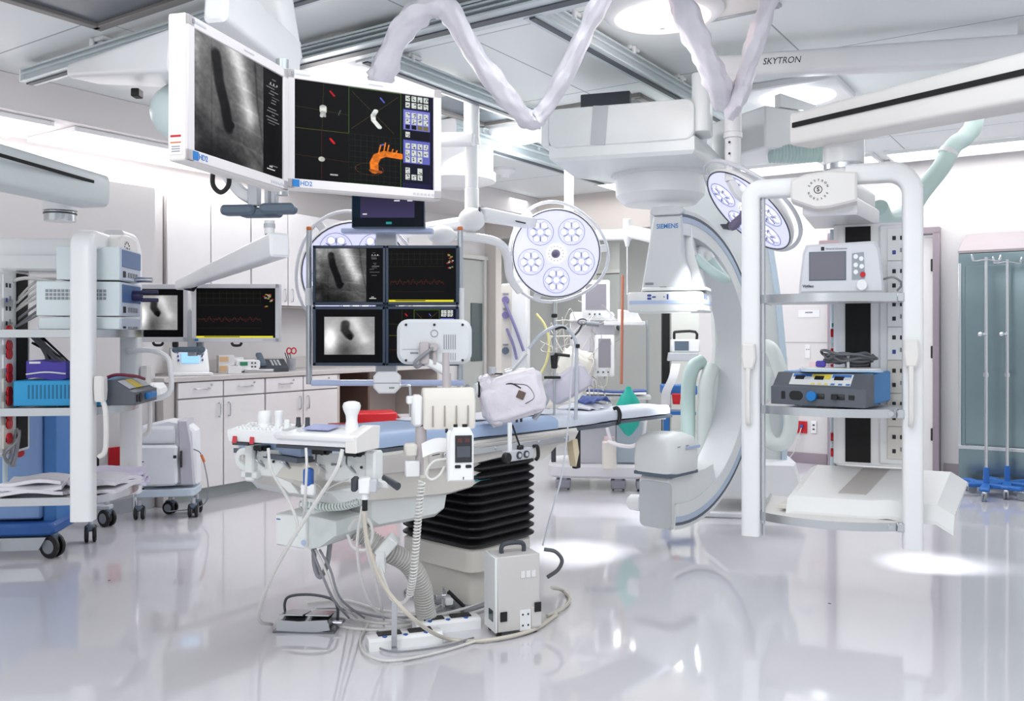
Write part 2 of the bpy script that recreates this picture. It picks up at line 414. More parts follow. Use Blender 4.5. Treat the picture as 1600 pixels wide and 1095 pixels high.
def ct4(h, w, crop=False):
    im = np.zeros((h, w, 3))+.004; R = np.array
    bx = .375; ex = .75; my = .485; gr = R((.30, .45, .12)); 
    for x in (bx, ex): line(im, x, .0, x, 1, gr, .006)
    line(im, 0, my, ex, my, R((.35, .35, .1)), .006); line(im, bx, .01, ex, .01, gr, .006); line(im, bx, .99, ex, .99, gr, .006)
    line(im, 0, .27, bx, .30, (.2, .2, .05), .003); line(im, .2, 0, .19, my, (.2, .2, .05), .003); line(im, 0, .75, bx, .78, (.25, .12, .04), .003); line(im, .185, my, .185, 1, (.3, .08, .04), .003)
    line(im, bx+.02, .05, ex-.05, .44, (.25, .22, .05), .003); line(im, ex-.02, .05, bx+.02, .43, (.25, .22, .05), .003)
    for k in range(9):
        line(im, bx+k*.042, my, bx+k*.042, 1, (.10, .13, .04), .002); line(im, bx, my+k*.058, ex, my+k*.058, (.10, .13, .04), .002)
    Y, X = np.mgrid[0:h, 0:w]; Y = Y/h; X = X/w
    def blob(pts, r, c, soft=.004):
        d = poly_d(X, Y, pts); a = np.clip((r-d)/soft, 0, 1)[..., None]; t = (.75+.5*vnoise(h, w, 30, 2))[..., None]; im[:] = im*(1-a)+np.clip(R(c)*t, 0, 1)*a
    blob([(.195, .25), (.195, .29)], .026, (.78, .80, .78)); blob([(.19, .3), (.185, .34)], .015, (.7, .72, .7)); blob([(.205, .3), (.207, .34)], .010, (.6, .6, .6))
    blob([(.565, .22), (.545, .27), (.548, .32), (.575, .36), (.592, .385)], .020, (.80, .82, .80)); 
    blob([(.185, .77), (.185, .775)], .024, (.85, .85, .80)); blob([(.25, .92), (.29, .92)], .010, (.75, .75, .75))
    blob([(.245, .08), (.27, .12)], .010, (.75, .1, .12)); blob([(.245, .56), (.27, .60)], .011, (.75, .1, .12))
    blob([(.60, .08), (.625, .12)], .009, (.35, .38, .75)); blob([(.60, .57), (.62, .56)], .010, (.35, .38, .75)); 
    blob([(.315, .26), (.30, .31)], .006, (.3, .33, .32))
    og = (.88, .46, .10)
    blob([(.555, .84), (.552, .76), (.575, .69), (.63, .655), (.745, .665)], .034, og, .006)
    for a in ((.60, .57), (.635, .54), (.66, .56), (.69, .60), (.72, .61)): blob([(a[0]-.015, .66), a], .007, og)
    blob([(.53, .84), (.6, .85)], .016, (.6, .3, .1))
    for i in range(60):
        t = i/60*2*PI; x = .52+.10*math.cos(t); y = .83+.06*math.sin(t)
        if 0 < x < 1: rect(im, x, y, x+.004, y+.004, (.45, .25, .1))
    rect(im, .765, .0, .99, 1, (.10, .09, .25)); rect(im, .765, 0, .975, .155, (.02, .02, .06)); rect(im, .77, .17, .97, .38, (.45, .46, .78)); rect(im, .765, .385, .97, .475, (.03, .03, .08)); rect(im, .77, .49, .97, .73, (.38, .40, .72)); rect(im, .765, .74, .975, .94, (.05, .05, .14)); rect(im, .978, 0, 1, 1, (.06, .05, .16))
    def icons(y, n, xs=4, skip=()):
        for k in range(n):
            if k in skip: continue
            x = .785+k*.046; rect(im, x, y, x+.036, y+.058, (.80, .82, .80)); 
            for q in range(4):
                a = rng.random()*.022; b = rng.random()*.04; rect(im, x+.005+a, y+.008+b, x+.014+a, y+.018+b, (.25, .25, .3))
    for y in (.02, .088): icons(y, 4)
    for y in (.195, .262): icons(y, 4)
    for k in range(4): rect(im, .785+k*.046, .325, .821+k*.046, .372, (.04, .04, .08) if k < 2 else (.45, .42, .25))
    icons(.40, 1)
    for y in (.52, .592): icons(y, 4)
    icons(.662, 3); icons(.78, 3, skip=(1,)); icons(.848, 3)
    return im
# ================================================================ the room
ZC = 2.80; UW = 8.6; VW = 6.15; ZS = 2.58
def roommat(name, color, bw, bh, line_c, rough, mortar=.004, seam=True):
    m = bpy.data.materials.new(name); m.use_nodes = True; nt = m.node_tree; b = nt.nodes['Principled BSDF']
    tc = nt.nodes.new('ShaderNodeTexCoord'); br = nt.nodes.new('ShaderNodeTexBrick'); nt.links.new(tc.outputs['Object'], br.inputs['Vector'])
    c = srgb(color); br.inputs['Color1'].default_value = (*c, 1); br.inputs['Color2'].default_value = (*[x*.97 for x in c], 1)
    br.inputs['Mortar'].default_value = (*srgb(line_c), 1); br.inputs['Scale'].default_value = 1; br.inputs['Mortar Size'].default_value = mortar
    br.inputs['Brick Width'].default_value = bw; br.inputs['Row Height'].default_value = bh; br.offset = 0
    nt.links.new(br.outputs['Color'], b.inputs['Base Color']); b.inputs['Roughness'].default_value = rough; return m
CEIL = roommat('ceiling_panel', 'f4f9fa', 1.24, 1.38, 'a9b0b4', .5, .005)
WALL = mat('wall_paint', 'dedadb', .55, var=.015, scale=2)
WALLB = mat('beige_wall_paint', 'd8d0cb', .55, var=.02, scale=2)
# floor: poured vinyl with faint mottling under a glossy wax
FL = bpy.data.materials.new('glossy_vinyl_floor'); FL.use_nodes = True; nt = FL.node_tree; b = nt.nodes['Principled BSDF']
tc = nt.nodes.new('ShaderNodeTexCoord'); n1 = nt.nodes.new('ShaderNodeTexNoise'); n1.inputs['Scale'].default_value = 1.3; n1.inputs['Detail'].default_value = 6
n2 = nt.nodes.new('ShaderNodeTexNoise'); n2.inputs['Scale'].default_value = 140; n2.inputs['Detail'].default_value = 2
mp = nt.nodes.new('ShaderNodeMapping'); mp.inputs['Scale'].default_value = (1, 5, 1); mp.inputs['Rotation'].default_value = (0, 0, .6)
n3 = nt.nodes.new('ShaderNodeTexNoise'); n3.inputs['Scale'].default_value = 3; n3.inputs['Detail'].default_value = 5
for n in (n1, n2): nt.links.new(tc.outputs['Object'], n.inputs['Vector'])
nt.links.new(tc.outputs['Object'], mp.inputs['Vector']); nt.links.new(mp.outputs[0], n3.inputs['Vector'])
def mixn(f, a, b_):
    m = nt.nodes.new('ShaderNodeMix'); m.data_type = 'RGBA'; nt.links.new(f, m.inputs[0])
    for i, v in ((6, a), (7, b_)):
        if hasattr(v, 'links'): nt.links.new(v, m.inputs[i])
        else: m.inputs[i].default_value = (*srgb(v), 1)
    return m.outputs[2]
c1 = mixn(n1.outputs['Fac'], 'd0ced5', 'dad8de'); c2 = mixn(n2.outputs['Fac'], c1, 'd7d5db')
nt.links.new(c2, b.inputs['Base Color'])
mr = nt.nodes.new('ShaderNodeMapRange'); mr.inputs['To Min'].default_value = .03; mr.inputs['To Max'].default_value = .11
nt.links.new(n3.outputs['Fac'], mr.inputs['Value']); nt.links.new(mr.outputs[0], b.inputs['Roughness'])
b.inputs['Specular IOR Level'].default_value = .8; b.inputs['Coat Weight'].default_value = .35; b.inputs['Coat Roughness'].default_value = .04
def room_obj(name, mb): o = mb.build(name); o.rotation_euler = (0, 0, RROT); return struct(o)
# in a room-aligned object local x = u and local y = v
m = MB(FL); m.box((3, 1, -.06), (16, 14, .12), bev=0); room_obj('floor', m)
m = MB(CEIL); m.box((4.6, 1.2, ZC+.05), (8.6, 10.4, .1), bev=0); room_obj('ceiling', m)
m = MB(WALL); m.box((3.5, VW+.06, 1.4), (10.4, .12, 2.8), bev=0); m.box((1.06, 5.90, 1.145), (5.54, .5, 2.29), bev=0); m.box((3.92, 5.985, 1.62), (.18, .33, 1.34), bev=0); room_obj('wall_left', m)
# far wall with a wide opening (v from at_u(1092) to the corner) and a doorway
vO0, vO1 = at_u(1092, UW), VW-.16; vD0, vD1 = 1.21, 2.11
m = MB(WALL)
def wall_u(a, b_, z0, z1, mt=None): m.box((UW+.06, (a+b_)/2, (z0+z1)/2), (.12, b_-a, z1-z0), mt, bev=0)
wall_u(-4, vD0+.04, 0, ZC); wall_u(vD0+.04, vD1-.04, 2.13, ZC); wall_u(vD1-.04, vO0, 0, ZC); wall_u(vO0, vO1, 2.38, ZC, WALLB); wall_u(vO1, VW, 0, ZC, WALLB)
room_obj('wall_far', m)
# soffit along the left wall that carries the light troughs
m = MB(WALL); m.box((3.5, 5.4+.375, (ZS+ZC)/2), (10.2, .75, ZC-ZS-.001), bev=.004); room_obj('trim_1', m)
# recess behind the opening: back wall with flush grey doors
m = MB(mat('grey_corridor_paint', 'd3d4d1', .6)); m.box((10.6, (vO0+VW)/2, 1.3), (.1, VW-vO0+2.4, 2.6), bev=0)
for vv in (vO0-1.1, VW+1.1): m.box((9.65, vv, 1.3), (1.9, .1, 2.6), bev=0)
m.box((9.65, (vO0+VW)/2, 2.62), (1.95, VW-vO0+2.2, .06), bev=0)
room_obj('wall_back', m)
m = MB(LAV)
for (a, b_, mt) in ((vO0-.4, UW, None),):
    m.box((UW-.008, (-4+vD0-.05)/2, .05), (.016, vD0-.05+4, .1), bev=.002)
    m.box((UW-.008, (vD1+.05+vO0)/2, .05), (.016, vO0-vD1-.05, .1), bev=.002)
room_obj('baseboard_far', m)
m = MB(GREY); m.box((1.2, 5.642, .05), (5.2, .016, .1), bev=.002); m.box((7.9, VW-.008, .05), (1.3, .016, .1), bev=.002); room_obj('baseboard_left', m)
# ---- door in the far wall
def empty_struct(name):
    o = bpy.data.objects.new(name, None); COL.objects.link(o); o.rotation_euler = (0, 0, RROT); o['kind'] = 'structure'; return o
d = empty_struct('door_1')
m = MB(LAV); 
for v_ in (vD0, vD1): m.box((UW-.01, v_, 1.07), (.16, .055, 2.14), bev=.004)
m.box((UW-.01, (vD0+vD1)/2, 2.155), (.16, vD1-vD0+.055, .06), bev=.004); m.build('door_frame', d)
m = MB(LAMIN); m.box((UW+.0, (vD0+vD1)/2, 1.06), (.045, vD1-vD0-.06, 2.10), bev=.003); m.build('door_leaf', d)
for z in (.35, 1.08, 1.85):
    m = MB(BLACK); m.box((UW-.035, vD0+.035, z), (.03, .028, .11), bev=.004); m.build('hinge', d)
m = MB(STEEL); m.box((UW-.03, vD0+.16, 1.48), (.01, .07, .045), bev=.002); m.build('sign_plate', d)
# ---- doors of the recess
GD = mat('grey_door_paint', 'b4b6b3', .5); GD2 = mat('grey_door_frame', 'd3d2ce', .5)
for k, (va, vb, knob) in enumerate(((at_u(925, 10.5), at_u(868, 10.5), 0), (at_u(1030, 10.5), at_u(985, 10.5), 1), (at_u(980, 10.5), at_u(930, 10.5), 1))):
    d = empty_struct('door_%d' % (k+2)); a_, b_ = sorted((va, vb))
    m = MB(GD2)
    for v_ in (a_, b_): m.box((10.52, v_, 1.03), (.08, .05, 2.06), bev=.003)
    m.box((10.52, (a_+b_)/2, 2.07), (.08, b_-a_+.05, .05), bev=.003); m.build('door_frame', d)
    m = MB(GD); m.box((10.53, (a_+b_)/2, 1.02), (.04, b_-a_-.05, 2.04), bev=.003); m.build('door_leaf', d)
    if knob: m = MB(DARK); m.ball((10.46, a_+.1, 1.32), .04); m.build('door_knob', d)
# door with a tall dark pane on the left wall near the corner
d = empty_struct('door_5'); u0, u1 = at_v(716, VW), UW-.02
m = MB(GD2)
for u_ in (u0, u1-.03): m.box((u_, VW-.02, 1.06), (.05, .06, 2.12), bev=.003)
m.box(((u0+u1)/2, VW-.02, 2.14), (u1-u0+.05, .06, .05), bev=.003); m.build('door_frame', d)
m = MB(GD); m.box(((u0+u1)/2, VW-.012, 1.05), (u1-u0-.05, .03, 2.1), bev=.003); m.build('door_leaf', d)
m = MB(mat('dark_green_glass', '49565a', .12, spec=.6)); m.box(((u0+u1)/2+.06, VW-.03, 1.26), (.22, .02, .68), bev=.002); m.build('pane', d)
# ---- white panel leaves standing in the opening (sliding doors seen edge on)
m = MB(GD); m.box((UW+.5, at_u(1008, UW+.5), 1.15), (.05, .62, 2.3), bev=.004)
o = room_obj('trim_2', m)
# ---- ceiling trims between light troughs, light fixtures
def strip(u0, u1, v0, v1, z, label, group, n=1):
    t = thing('ceiling_or_fill_light', label, 'light', RW((u0+u1)/2, (v0+v1)/2, z), RROT, group)
    a, b_ = (u1-u0)/2, (v1-v0)/2
    m = MB(WHITE)
    for sx in (-1, 1): m.box((sx*(a+.012), 0, -.008), (.024, 2*b_+.048, .03), bev=.002)
    for sy in (-1, 1): m.box((0, sy*(b_+.012), -.008), (2*a, .024, .03), bev=.002)
    m.build('frame', t)
    m = MB(LITE); m.box((0, 0, -.002), (2*a, 2*b_, .012), bev=0); m.build('diffuser', t)
strip(1.75, 2.98, 5.50, 6.04, ZS-.008, 'short lit trough light in the soffit, cut by the picture edge above the left boom', 'trough lights')
strip(3.16, 5.3, 5.50, 6.04, ZS-.008, 'long lit trough light in the soffit beside the large angiogram monitor', 'trough lights')
strip(8.02, 8.42, at_u(1010, 8.2), at_u(946, 8.2), ZC-.01, 'small lit ceiling panel above the big round surgical light', 'far ceiling lights')
strip(8.02, 8.44, at_u(1285, 8.2), at_u(1120, 8.2), ZC-.01, 'lit ceiling panel behind the corrugated duct', 'far ceiling lights')
strip(8.02, 8.44, at_u(1368, 8.2), at_u(1325, 8.2), ZC-.01, 'short lit ceiling panel just behind the right boom joint', 'far ceiling lights')
strip(8.02, 8.44, at_u(1700, 8.2), at_u(1392, 8.2), ZC-.01, 'long lit ceiling panel over the steel cabinet', 'far ceiling lights')
for (u, v, pw) in ((2.4, 5.77, 4), (4.2, 5.77, 4)):
    area('trough_light', RW(u, v, ZS-.05), (0, 0, RROT), 1.2, .4, pw)
for (v, pw) in ((.5, 3), (2.6, 4), (4.9, 4)):
    area('far_light', RW(8.2, v, ZC-.06), (0, 0, RROT), .35, 1.2, pw)
# ---- grilles let into the ceiling
VENT = mat('dark_vent_panel', '6b727b', .25, .3, scale=3)
def vent(u0, u1, v0, v1, label, n=0):
    t = thing('ceiling_vent', label, 'vent', RW((u0+u1)/2, (v0+v1)/2, ZC), RROT, 'dark panels let into the ceiling')
    a, b_ = (u1-u0)/2, (v1-v0)/2; m = MB(mat('vent_frame', '8f8b88', .5))
    for sx in (-1, 1): m.box((sx*a, 0, -.012), (.05, 2*b_+.05, .03), bev=.003)
    for sy in (-1, 1): m.box((0, sy*b_, -.012), (2*a, .05, .03), bev=.003)
    m.build('frame', t); m = MB(VENT); m.box((0, 0, -.004), (2*a, 2*b_, .01), bev=0); m.build('panel', t)
    for sx in (-.6, .6): m = MB(WHITE); m.cyl((a*sx, -b_, -.025), (a*sx, -b_, -.045), .012); m.build('latch', t)
vent(1.55, 2.52, 3.45, 4.18, 'dark glossy ceiling panel in a brown frame above the left monitor')
vent(4.45, 5.3, 3.33, 3.80, 'dark ceiling panel behind the draped sleeve, beside the top of the quad monitor bank')
vent(5.2, 6.0, 2.5, 3.1, 'dark ceiling panel just behind the top of the big white carriage')
area('corridor_fill', RW(9.6, 4.2, 2.5), (0, 0, RROT), .6, 1.6, 42, (.97, 1, 1))  # fill added inside the recess to lift its walls, not an actual fixture
# ---- round ceiling lamps
def dome(px, py, r, label, warm=False, sq=False):
    p = onz(px, py, ZC-.03); t = thing('ceiling_lamp', label, 'lamp', (p.x, p.y, ZC), RROT, 'round ceiling lamps')
    m = MB(WHITE); 
    if sq: m.rbox((0, 0, -.02), (2*r+.1, 2*r+.1, .05), .05, bev=.008)
    else: m.lathe([(r+.05, 0), (r+.05, -.02), (r+.02, -.045), (r-.01, -.05)][::-1])
    m.build('housing', t)
    m = MB(mat('lamp_lens_warm' if warm else 'lamp_lens', 'ffd9d0' if warm else 'f6f6ff', .2, emit=.8 if warm else 1.4))
    m.lathe([(0, -.085), (r*.4, -.082), (r*.75, -.066), (r-.012, -.05)], seg=32); m.build('lens', t)
    m = MB(CHROME); m.cyl((0, 0, -.084), (0, 0, -.10), .012); m.build('knob', t)
    l = bpy.data.lights.new('round_lamp', 'POINT'); l.energy = 6. if px < 1000 else 3.; l.shadow_soft_size = .16; l.color = (1, .95, .93) if warm else (.95, .98, 1)
    o = bpy.data.objects.new('round_lamp', l); COL.objects.link(o); o.location = (p.x, p.y, ZC-.30)
dome(1035, 22, .24, 'round flush ceiling lamp with a pinkish lens between two draped sleeves', True)
dome(1245, 148, .25, 'square-trimmed round ceiling lamp lit white above the right boom arm', sq=True)
dome(802, 213, .22, 'round ceiling lamp low over the far rail beside the sleeve bend')
dome(520, 112, .22, 'round ceiling lamp half hidden above the scan monitor', True)
# ---- access hatches
for (px, py, su, sv, lb) in ((1110, -8, .6, .45, 'square ceiling hatch with a grey frame at the top edge of the picture'), (1390, 255, .35, .5, 'recessed ceiling hatch with dark latch behind the right boom arm'), (1255, 195, .3, .3, 'small ceiling hatch beside the corrugated duct')):
    p = onz(px, py if py > -50 else -50, ZC)
    t = thing('ceiling_hatch', lb, 'hatch', (p.x, p.y, ZC), RROT); m = MB(ALU)
    for sx in (-1, 1): m.box((sx*su/2, 0, -.006), (.025, sv, .014), bev=.002); m.box((0, sx*sv/2, -.006), (su, .025, .014), bev=.002)
    m.build('frame', t); m = MB(WARM); m.box((0, 0, -.003), (su-.02, sv-.02, .006), bev=0); m.build('lid', t)
# ---- sprinkler
p = P(788, 292, 8.3); t = thing('sprinkler', 'small white cone sprinkler under the ceiling, seen past the light column', 'sprinkler', (p.x, p.y, ZC))
m = MB(WHITE); m.lathe([(.10, 0), (.11, -.03), (.05, -.06), (.04, -.09), (.02, -.10)][::-1]); m.cyl((0, 0, 0), (0, 0, -.02), .05); m.build('rose', t)
# ---- ceiling rails
RAIL = mat('rail_aluminium', 'd3dde0', .32, .15)
RAILD = mat('rail_slot', '51575e', .5)
def rail(a, b_, h, w, label, lips=2, nbr=3, dark_end=False, z=2.72):
    """a, b_: room (u,v) ends; the rail hangs under the ceiling on brackets"""
    A = RW(a[0], a[1], z); B = RW(b_[0], b_[1], z); L = (B-A).length; t = thing('ceiling_rail', label, 'rail', A, math.atan2(B.y-A.y, B.x-A.x), 'ceiling rails')
    m = MB(RAIL); m.box((L/2, 0, 0), (L, w*.62, h), bev=.004)
    for k in range(lips): m.box((L/2, 0, -h/2+h*(k+.12)/max(1, lips)), (L, w, h*.14), bev=.003)
    m.box((L/2, 0, h/2-.006), (L, w, .012), bev=.002); m.box((L/2, 0, -h/2-.004), (L, w*.3, .01), RAILD, bev=0); m.build('beam', t)
    for x in (-.004, L+.004):
        m = MB(BLACK if dark_end else WHITE)
        if dark_end:
            m.box((x, 0, 0), (.012, w*.9, h*.9), RAIL, bev=.003); m.box((x-.006, w*.2, 0), (.008, w*.3, h*.55), BLACK, bev=.002); m.box((x-.006, -w*.22, 0), (.008, w*.3, h*.55), BLACK, bev=.002)
        else: m.box((x, 0, 0), (.014, w*1.02, h*1.02), bev=.003)
        m.build('end_cap', t)
    for k in range(nbr):
        x = L*(k+.5)/nbr; m = MB(WHITE); top = ZC-z
        m.box((x, 0, (top+h/2)/2), (.05, .05, top-h/2), bev=.004); m.box((x, 0, top-.012), (.11, .09, .024), bev=.006); m.cyl((x-.03, -.05, top-.01), (x-.03, -.05, top-.05), .012); m.cyl((x+.03, .05, top-.01), (x+.03, .05, top-.05), .012)
        m.build('bracket', t)
rail((2.66, 5.12), (2.66, .6), .075, .10, 'grey ceiling rail ending above the left trough lights behind the angiogram monitor')
rail((3.30, 3.75), (3.30, -2.), .075, .17, 'wide ribbed aluminium rail running over the scan monitor to the top edge', lips=3)
rail((3.36, 2.14), (5.95, 2.14), .085, .10, 'rail with a black-holed open end leading to the white carriage', dark_end=True, nbr=4)
rail((3.42, 3.22), (6.3, 3.22), .085, .12, 'long aluminium rail passing behind the draped sleeve valley', nbr=4)
rail((5.0, 3.90), (7.35, 3.90), .13, .15, 'farthest rail, running above the round surgical light', nbr=3)
# ================================================================ cabinets along the left wall
ZCT = .93
def rthing(name, label, cat, u, v, z=0, group=None): return thing(name, label, cat, RW(u, v, z), RROT, group)
def base_cab(u0, w, label):
    t = rthing('base_cabinet', label, 'cabinet', u0, 5.56, 0, 'base cabinets'); D = VW-5.56
    m = MB(LAMSH); m.box((w/2, D/2-.002, .49), (w-.003, D-.012, .80), bev=.002); m.box((w/2, D/2+.03, .045), (w, D-.06, .09), mat('toe_kick', 'b7c0c0', .4), bev=0); m.build('body', t)
    for k in range(2):
        x = w*(.25+.5*k)
        m = MB(LAMIN); m.box((x, -.009, .83), (w/2-.010, .018, .115), bev=.002); o = m.build('drawer', t)
        m = MB(STEEL); m.tube([(x-.06, -.02, .84), (x-.055, -.045, .835), (x+.055, -.045, .835), (x+.06, -.02, .84)], .005, sub=4); m.build('handle', o)
        m = MB(STEEL); m.cyl((x+.09, -.017, .862), (x+.09, -.024, .862), .008); m.build('lock', o)
        m = MB(LAMIN); m.box((x, -.009, .43), (w/2-.010, .018, .665), bev=.002); o = m.build('door', t)
        hx = x+(.155 if k == 0 else -.155); m = MB(STEEL); m.tube([(hx, -.018, .72), (hx, -.04, .715), (hx, -.04, .625), (hx, -.018, .62)], .005, sub=4); m.build('handle', o)
    return t
base_cab(3.94, .80, 'white base cabinet with two drawers and two doors, directly behind the covered cart')
base_cab(4.745, .80, 'white base cabinet with two drawers and two doors, behind the bedside control panel')
t = rthing('filler_panel', 'narrow warm-white end panel closing the left end of the counter run', 'panel', 3.84, 5.56)
m = MB(mat('laminate_warm', 'd6cfcc', .42)); m.box((.048, .3, .445), (.092, .58, .89), bev=.002); m.build('end_panel', t)
t = rthing('knee_space_cabinet', 'open knee space with beige back and brown side under the end of the counter', 'cabinet', 5.55, 5.56)
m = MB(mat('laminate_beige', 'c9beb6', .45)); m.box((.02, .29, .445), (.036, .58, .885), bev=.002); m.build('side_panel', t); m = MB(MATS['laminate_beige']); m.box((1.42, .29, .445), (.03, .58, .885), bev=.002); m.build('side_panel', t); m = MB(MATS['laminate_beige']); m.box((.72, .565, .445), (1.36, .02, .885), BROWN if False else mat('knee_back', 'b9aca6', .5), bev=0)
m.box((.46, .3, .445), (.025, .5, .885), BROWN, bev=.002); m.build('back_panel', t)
t = rthing('countertop', 'long pale countertop over the base cabinets and knee space', 'countertop', 3.82, 5.53)
m = MB(COUNT); m.box((1.6, .305, .912), (3.2, .62, .036), bev=.004); m.box((1.6, .607, .98), (3.2, .02, .1), bev=.002); m.build('slab', t)
def wall_cab(u0, w, label):
    t = rthing('wall_cabinet', label, 'cabinet', u0, 5.80, 0, 'wall cabinets'); D = VW-5.80
    m = MB(LAMSH); m.box((w/2, D/2, 1.88), (w-.003, D-.012, .80), bev=.002); m.box((w/2, D/2-.01, 1.472), (w, D-.05, .012), LAMSH, bev=0); m.build('body', t)
    for k in range(2):
        x = w*(.25+.5*k); m = MB(LAMIN); m.box((x, -.009, 1.88), (w/2-.010, .018, .795), bev=.002); o = m.build('door', t)
        hx = x+(.155 if k == 0 else -.155); m = MB(STEEL); m.tube([(hx, -.018, 1.62), (hx, -.038, 1.615), (hx, -.038, 1.525), (hx, -.018, 1.52)], .005, sub=4); m.build('handle', o)
for k, lb in enumerate(('white double-door wall cabinet over the pair of small white monitors', 'white double-door wall cabinet behind the diagonal spring arm end', 'white double-door wall cabinet behind the quad monitor bank', 'white double-door wall cabinet nearest the corner, mostly hidden by the monitor bank')):
    wall_cab(4.02+.785*k, .78, lb)
# ---- things on the counter
def ct(name, label, cat, px, v=5.75, dz=0., group=None, rz=0.):
    u = at_v(px, v); return thing(name, label, cat, RW(u, v, ZCT+dz+.001), RROT-.5+rz, group)
t = ct('bench_analyzer', 'white bench analyzer with a sloped blue screen at the left end of the counter', 'analyzer', 295)
m = MB(WHITE); m.prism([(-.13, 0), (.12, 0), (.12, .21), (-.02, .20), (-.13, .05)], -.13, .13, axis='x', bev=.01); m.M = Matrix(); m.build('housing', t)
m = MB(WHITE); m.box((0, -.14, .012), (.30, .06, .024), bev=.005); m.build('front_tray', t)
m = MB(mat('pale_blue_display', '8fc1ec', .3, emit=.5)); m.M = face_M((0, -.079, .13), (1, 0, 0), (0, .59, .806)); m.box((0, .0, .0), (.13, .095, .008), bev=.002); m.build('display', t)
m = MB(INKB)
for sx in (-.085, .085):
    for k in range(3): m.cyl((sx, -.045-.022*k, .172-.03*k), (sx, -.058-.022*k, .178-.03*k), .007, seg=8)
m.build('keys', t)
for k, (px, z, w_, h_) in enumerate(((352, 0, .07, .14), (367, 0, .06, .12))):
    t = ct('paper_box', 'white carton with tan end labels beside the analyzer' if k == 0 else 'plain white carton just right of the tan-labelled carton', 'box', px, 5.85)
    m = MB(PAPER); m.box((0, 0, h_/2), (.12, .10, h_), bev=.002); m.build('carton', t)
    if k == 0:
        m = MB(TAN); m.box((-.02, -.052, .035), (.07, .004, .045), bev=0); m.box((-.02, -.052, .11), (.07, .004, .04), bev=0); m.build('label_patch', t)
t = ct('glove_box', 'small low white tissue box in front of the green-lit meter', 'box', 366, 5.64); m = MB(PAPER); m.box((0, 0, .03), (.10, .07, .06), bev=.002); m.box((0, 0, .062), (.05, .02, .004), GINK, bev=0); m.build('carton', t)
t = ct('bench_meter', 'small white meter with a green digit window on the counter', 'meter', 385, 5.8)
m = MB(WHITE); m.rbox((0, 0, .055), (.19, .15, .09), .02, axis='y'); m.build('case', t)
m = MB(GREEN); m.box((-.035, -.078, .07), (.06, .004, .03), bev=0); m.build('digit_window', t)
m = MB(INK)
for x, z in ((.03, .075), (.055, .075), (.03, .045), (.055, .045)): m.cyl((x, -.07, z), (x, -.082, z), .007, seg=8)
m.build('buttons', t)
t = ct('desk_phone', 'dark grey desk telephone with sloped keypad on the counter', 'telephone', 424, 5.72)
m = MB(DARK); m.prism([(-.11, 0), (.11, 0), (.11, .10), (.06, .10), (-.11, .03)], -.12, .12, axis='x', bev=.006); m.M = Matrix(); m.build('base', t)
m = MB(SLATE); m.rbox((-.085, 0, .10), (.05, .2, .04), .015, axis='y', rot=(.4, 0, 0)); m.build('handset', t)
m = MB(GREY); 
for i in range(3):
    for j in range(4): m.box((.0+.028*i, -.06+.028*j, .056+.0105*j), (.018, .018, .012), bev=.003, rot=(.4, 0, 0))
m.build('keys', t)
t = ct('scissors_cup', 'clear grey cup with red-handled scissors and pens near the quad monitor bank', 'cup', 455, 5.78)
m = MB(mat('smoky_plastic', 'b9bdc6', .2, alpha=.6)); m.lathe([(0, 0), (.035, 0), (.042, .1), (.039, .1), (.033, .005)]); m.build('cup', t)
m = MB(RED); 
for x in (-.018, .022): m.tube([(x+.02*math.cos(a*PI/4), 0, .165+.025*math.sin(a*PI/4)) for a in range(8)], .006, closed=True, sub=3)
m.build('scissors_handles', t)
m = MB(STEEL); m.cyl((0, 0, .03), (-.006, 0, .145), .006); m.build('scissors_blades', t)
for k in range(3): m = MB(INK); m.cyl((.01*k-.01, .012, .02), (.02*k-.05, .015, .15), .004); m.build('pen', t)
t = ct('paper_stack', 'low stack of papers under the wall cabinets beside the phone', 'papers', 405, 5.68); m = MB(PAPER)
for k in range(6): m.box((random.uniform(-.01, .01), random.uniform(-.01, .01), .003+.004*k), (.21, .15, .003), bev=0, rot=(0, 0, random.uniform(-.1, .1)))
m.build('sheets', t)
# red bins and things in the knee space
def onfloor(px, d, name, label, cat, rz=0, group=None): return thing(name, label, cat, ((px-CX)/F*d, d, 0), rz, group)
t = onfloor(585, 7.3, 'waste_bin', 'bright red open bin standing behind the foot end of the table', 'bin', .3)
m = MB(RED); m.prism([(-.17, -.13), (.17, -.13), (.17, .13), (-.17, .13)], 0, .50, bev=.0); m.build('tub', t)
m = MB(mat('rim_red', 'd0202a', .4)); m.box((0, 0, .55), (.34, .28, .10), bev=.012); m.build('lid', t)
t = onfloor(547, 7.0, 'waste_bin', 'lower dark red bin left of the bright red one behind the joystick', 'bin', .3)
m = MB(mat('dark_red', '8a1018', .4)); m.prism([(-.15, -.13), (.15, -.13), (.15, .13), (-.15, .13)], 0, .48); m.box((0, 0, .50), (.33, .29, .05), mat('dark_red', '8a1018'), bev=.01); m.build('tub', t)
t = onfloor(648, 7.4, 'plastic_drawer_tower', 'translucent grey drawer tower right of the red bin', 'drawers', .3)
m = MB(mat('milky_plastic', 'c8c4c8', .35)); m.box((0, 0, .28), (.28, .3, .56), bev=.01)
m.build('shell', t)
for k in range(3): m = MB(GREY); m.box((0, -.155, .12+.17*k), (.25, .02, .14), bev=.005); m.build('drawer', t)
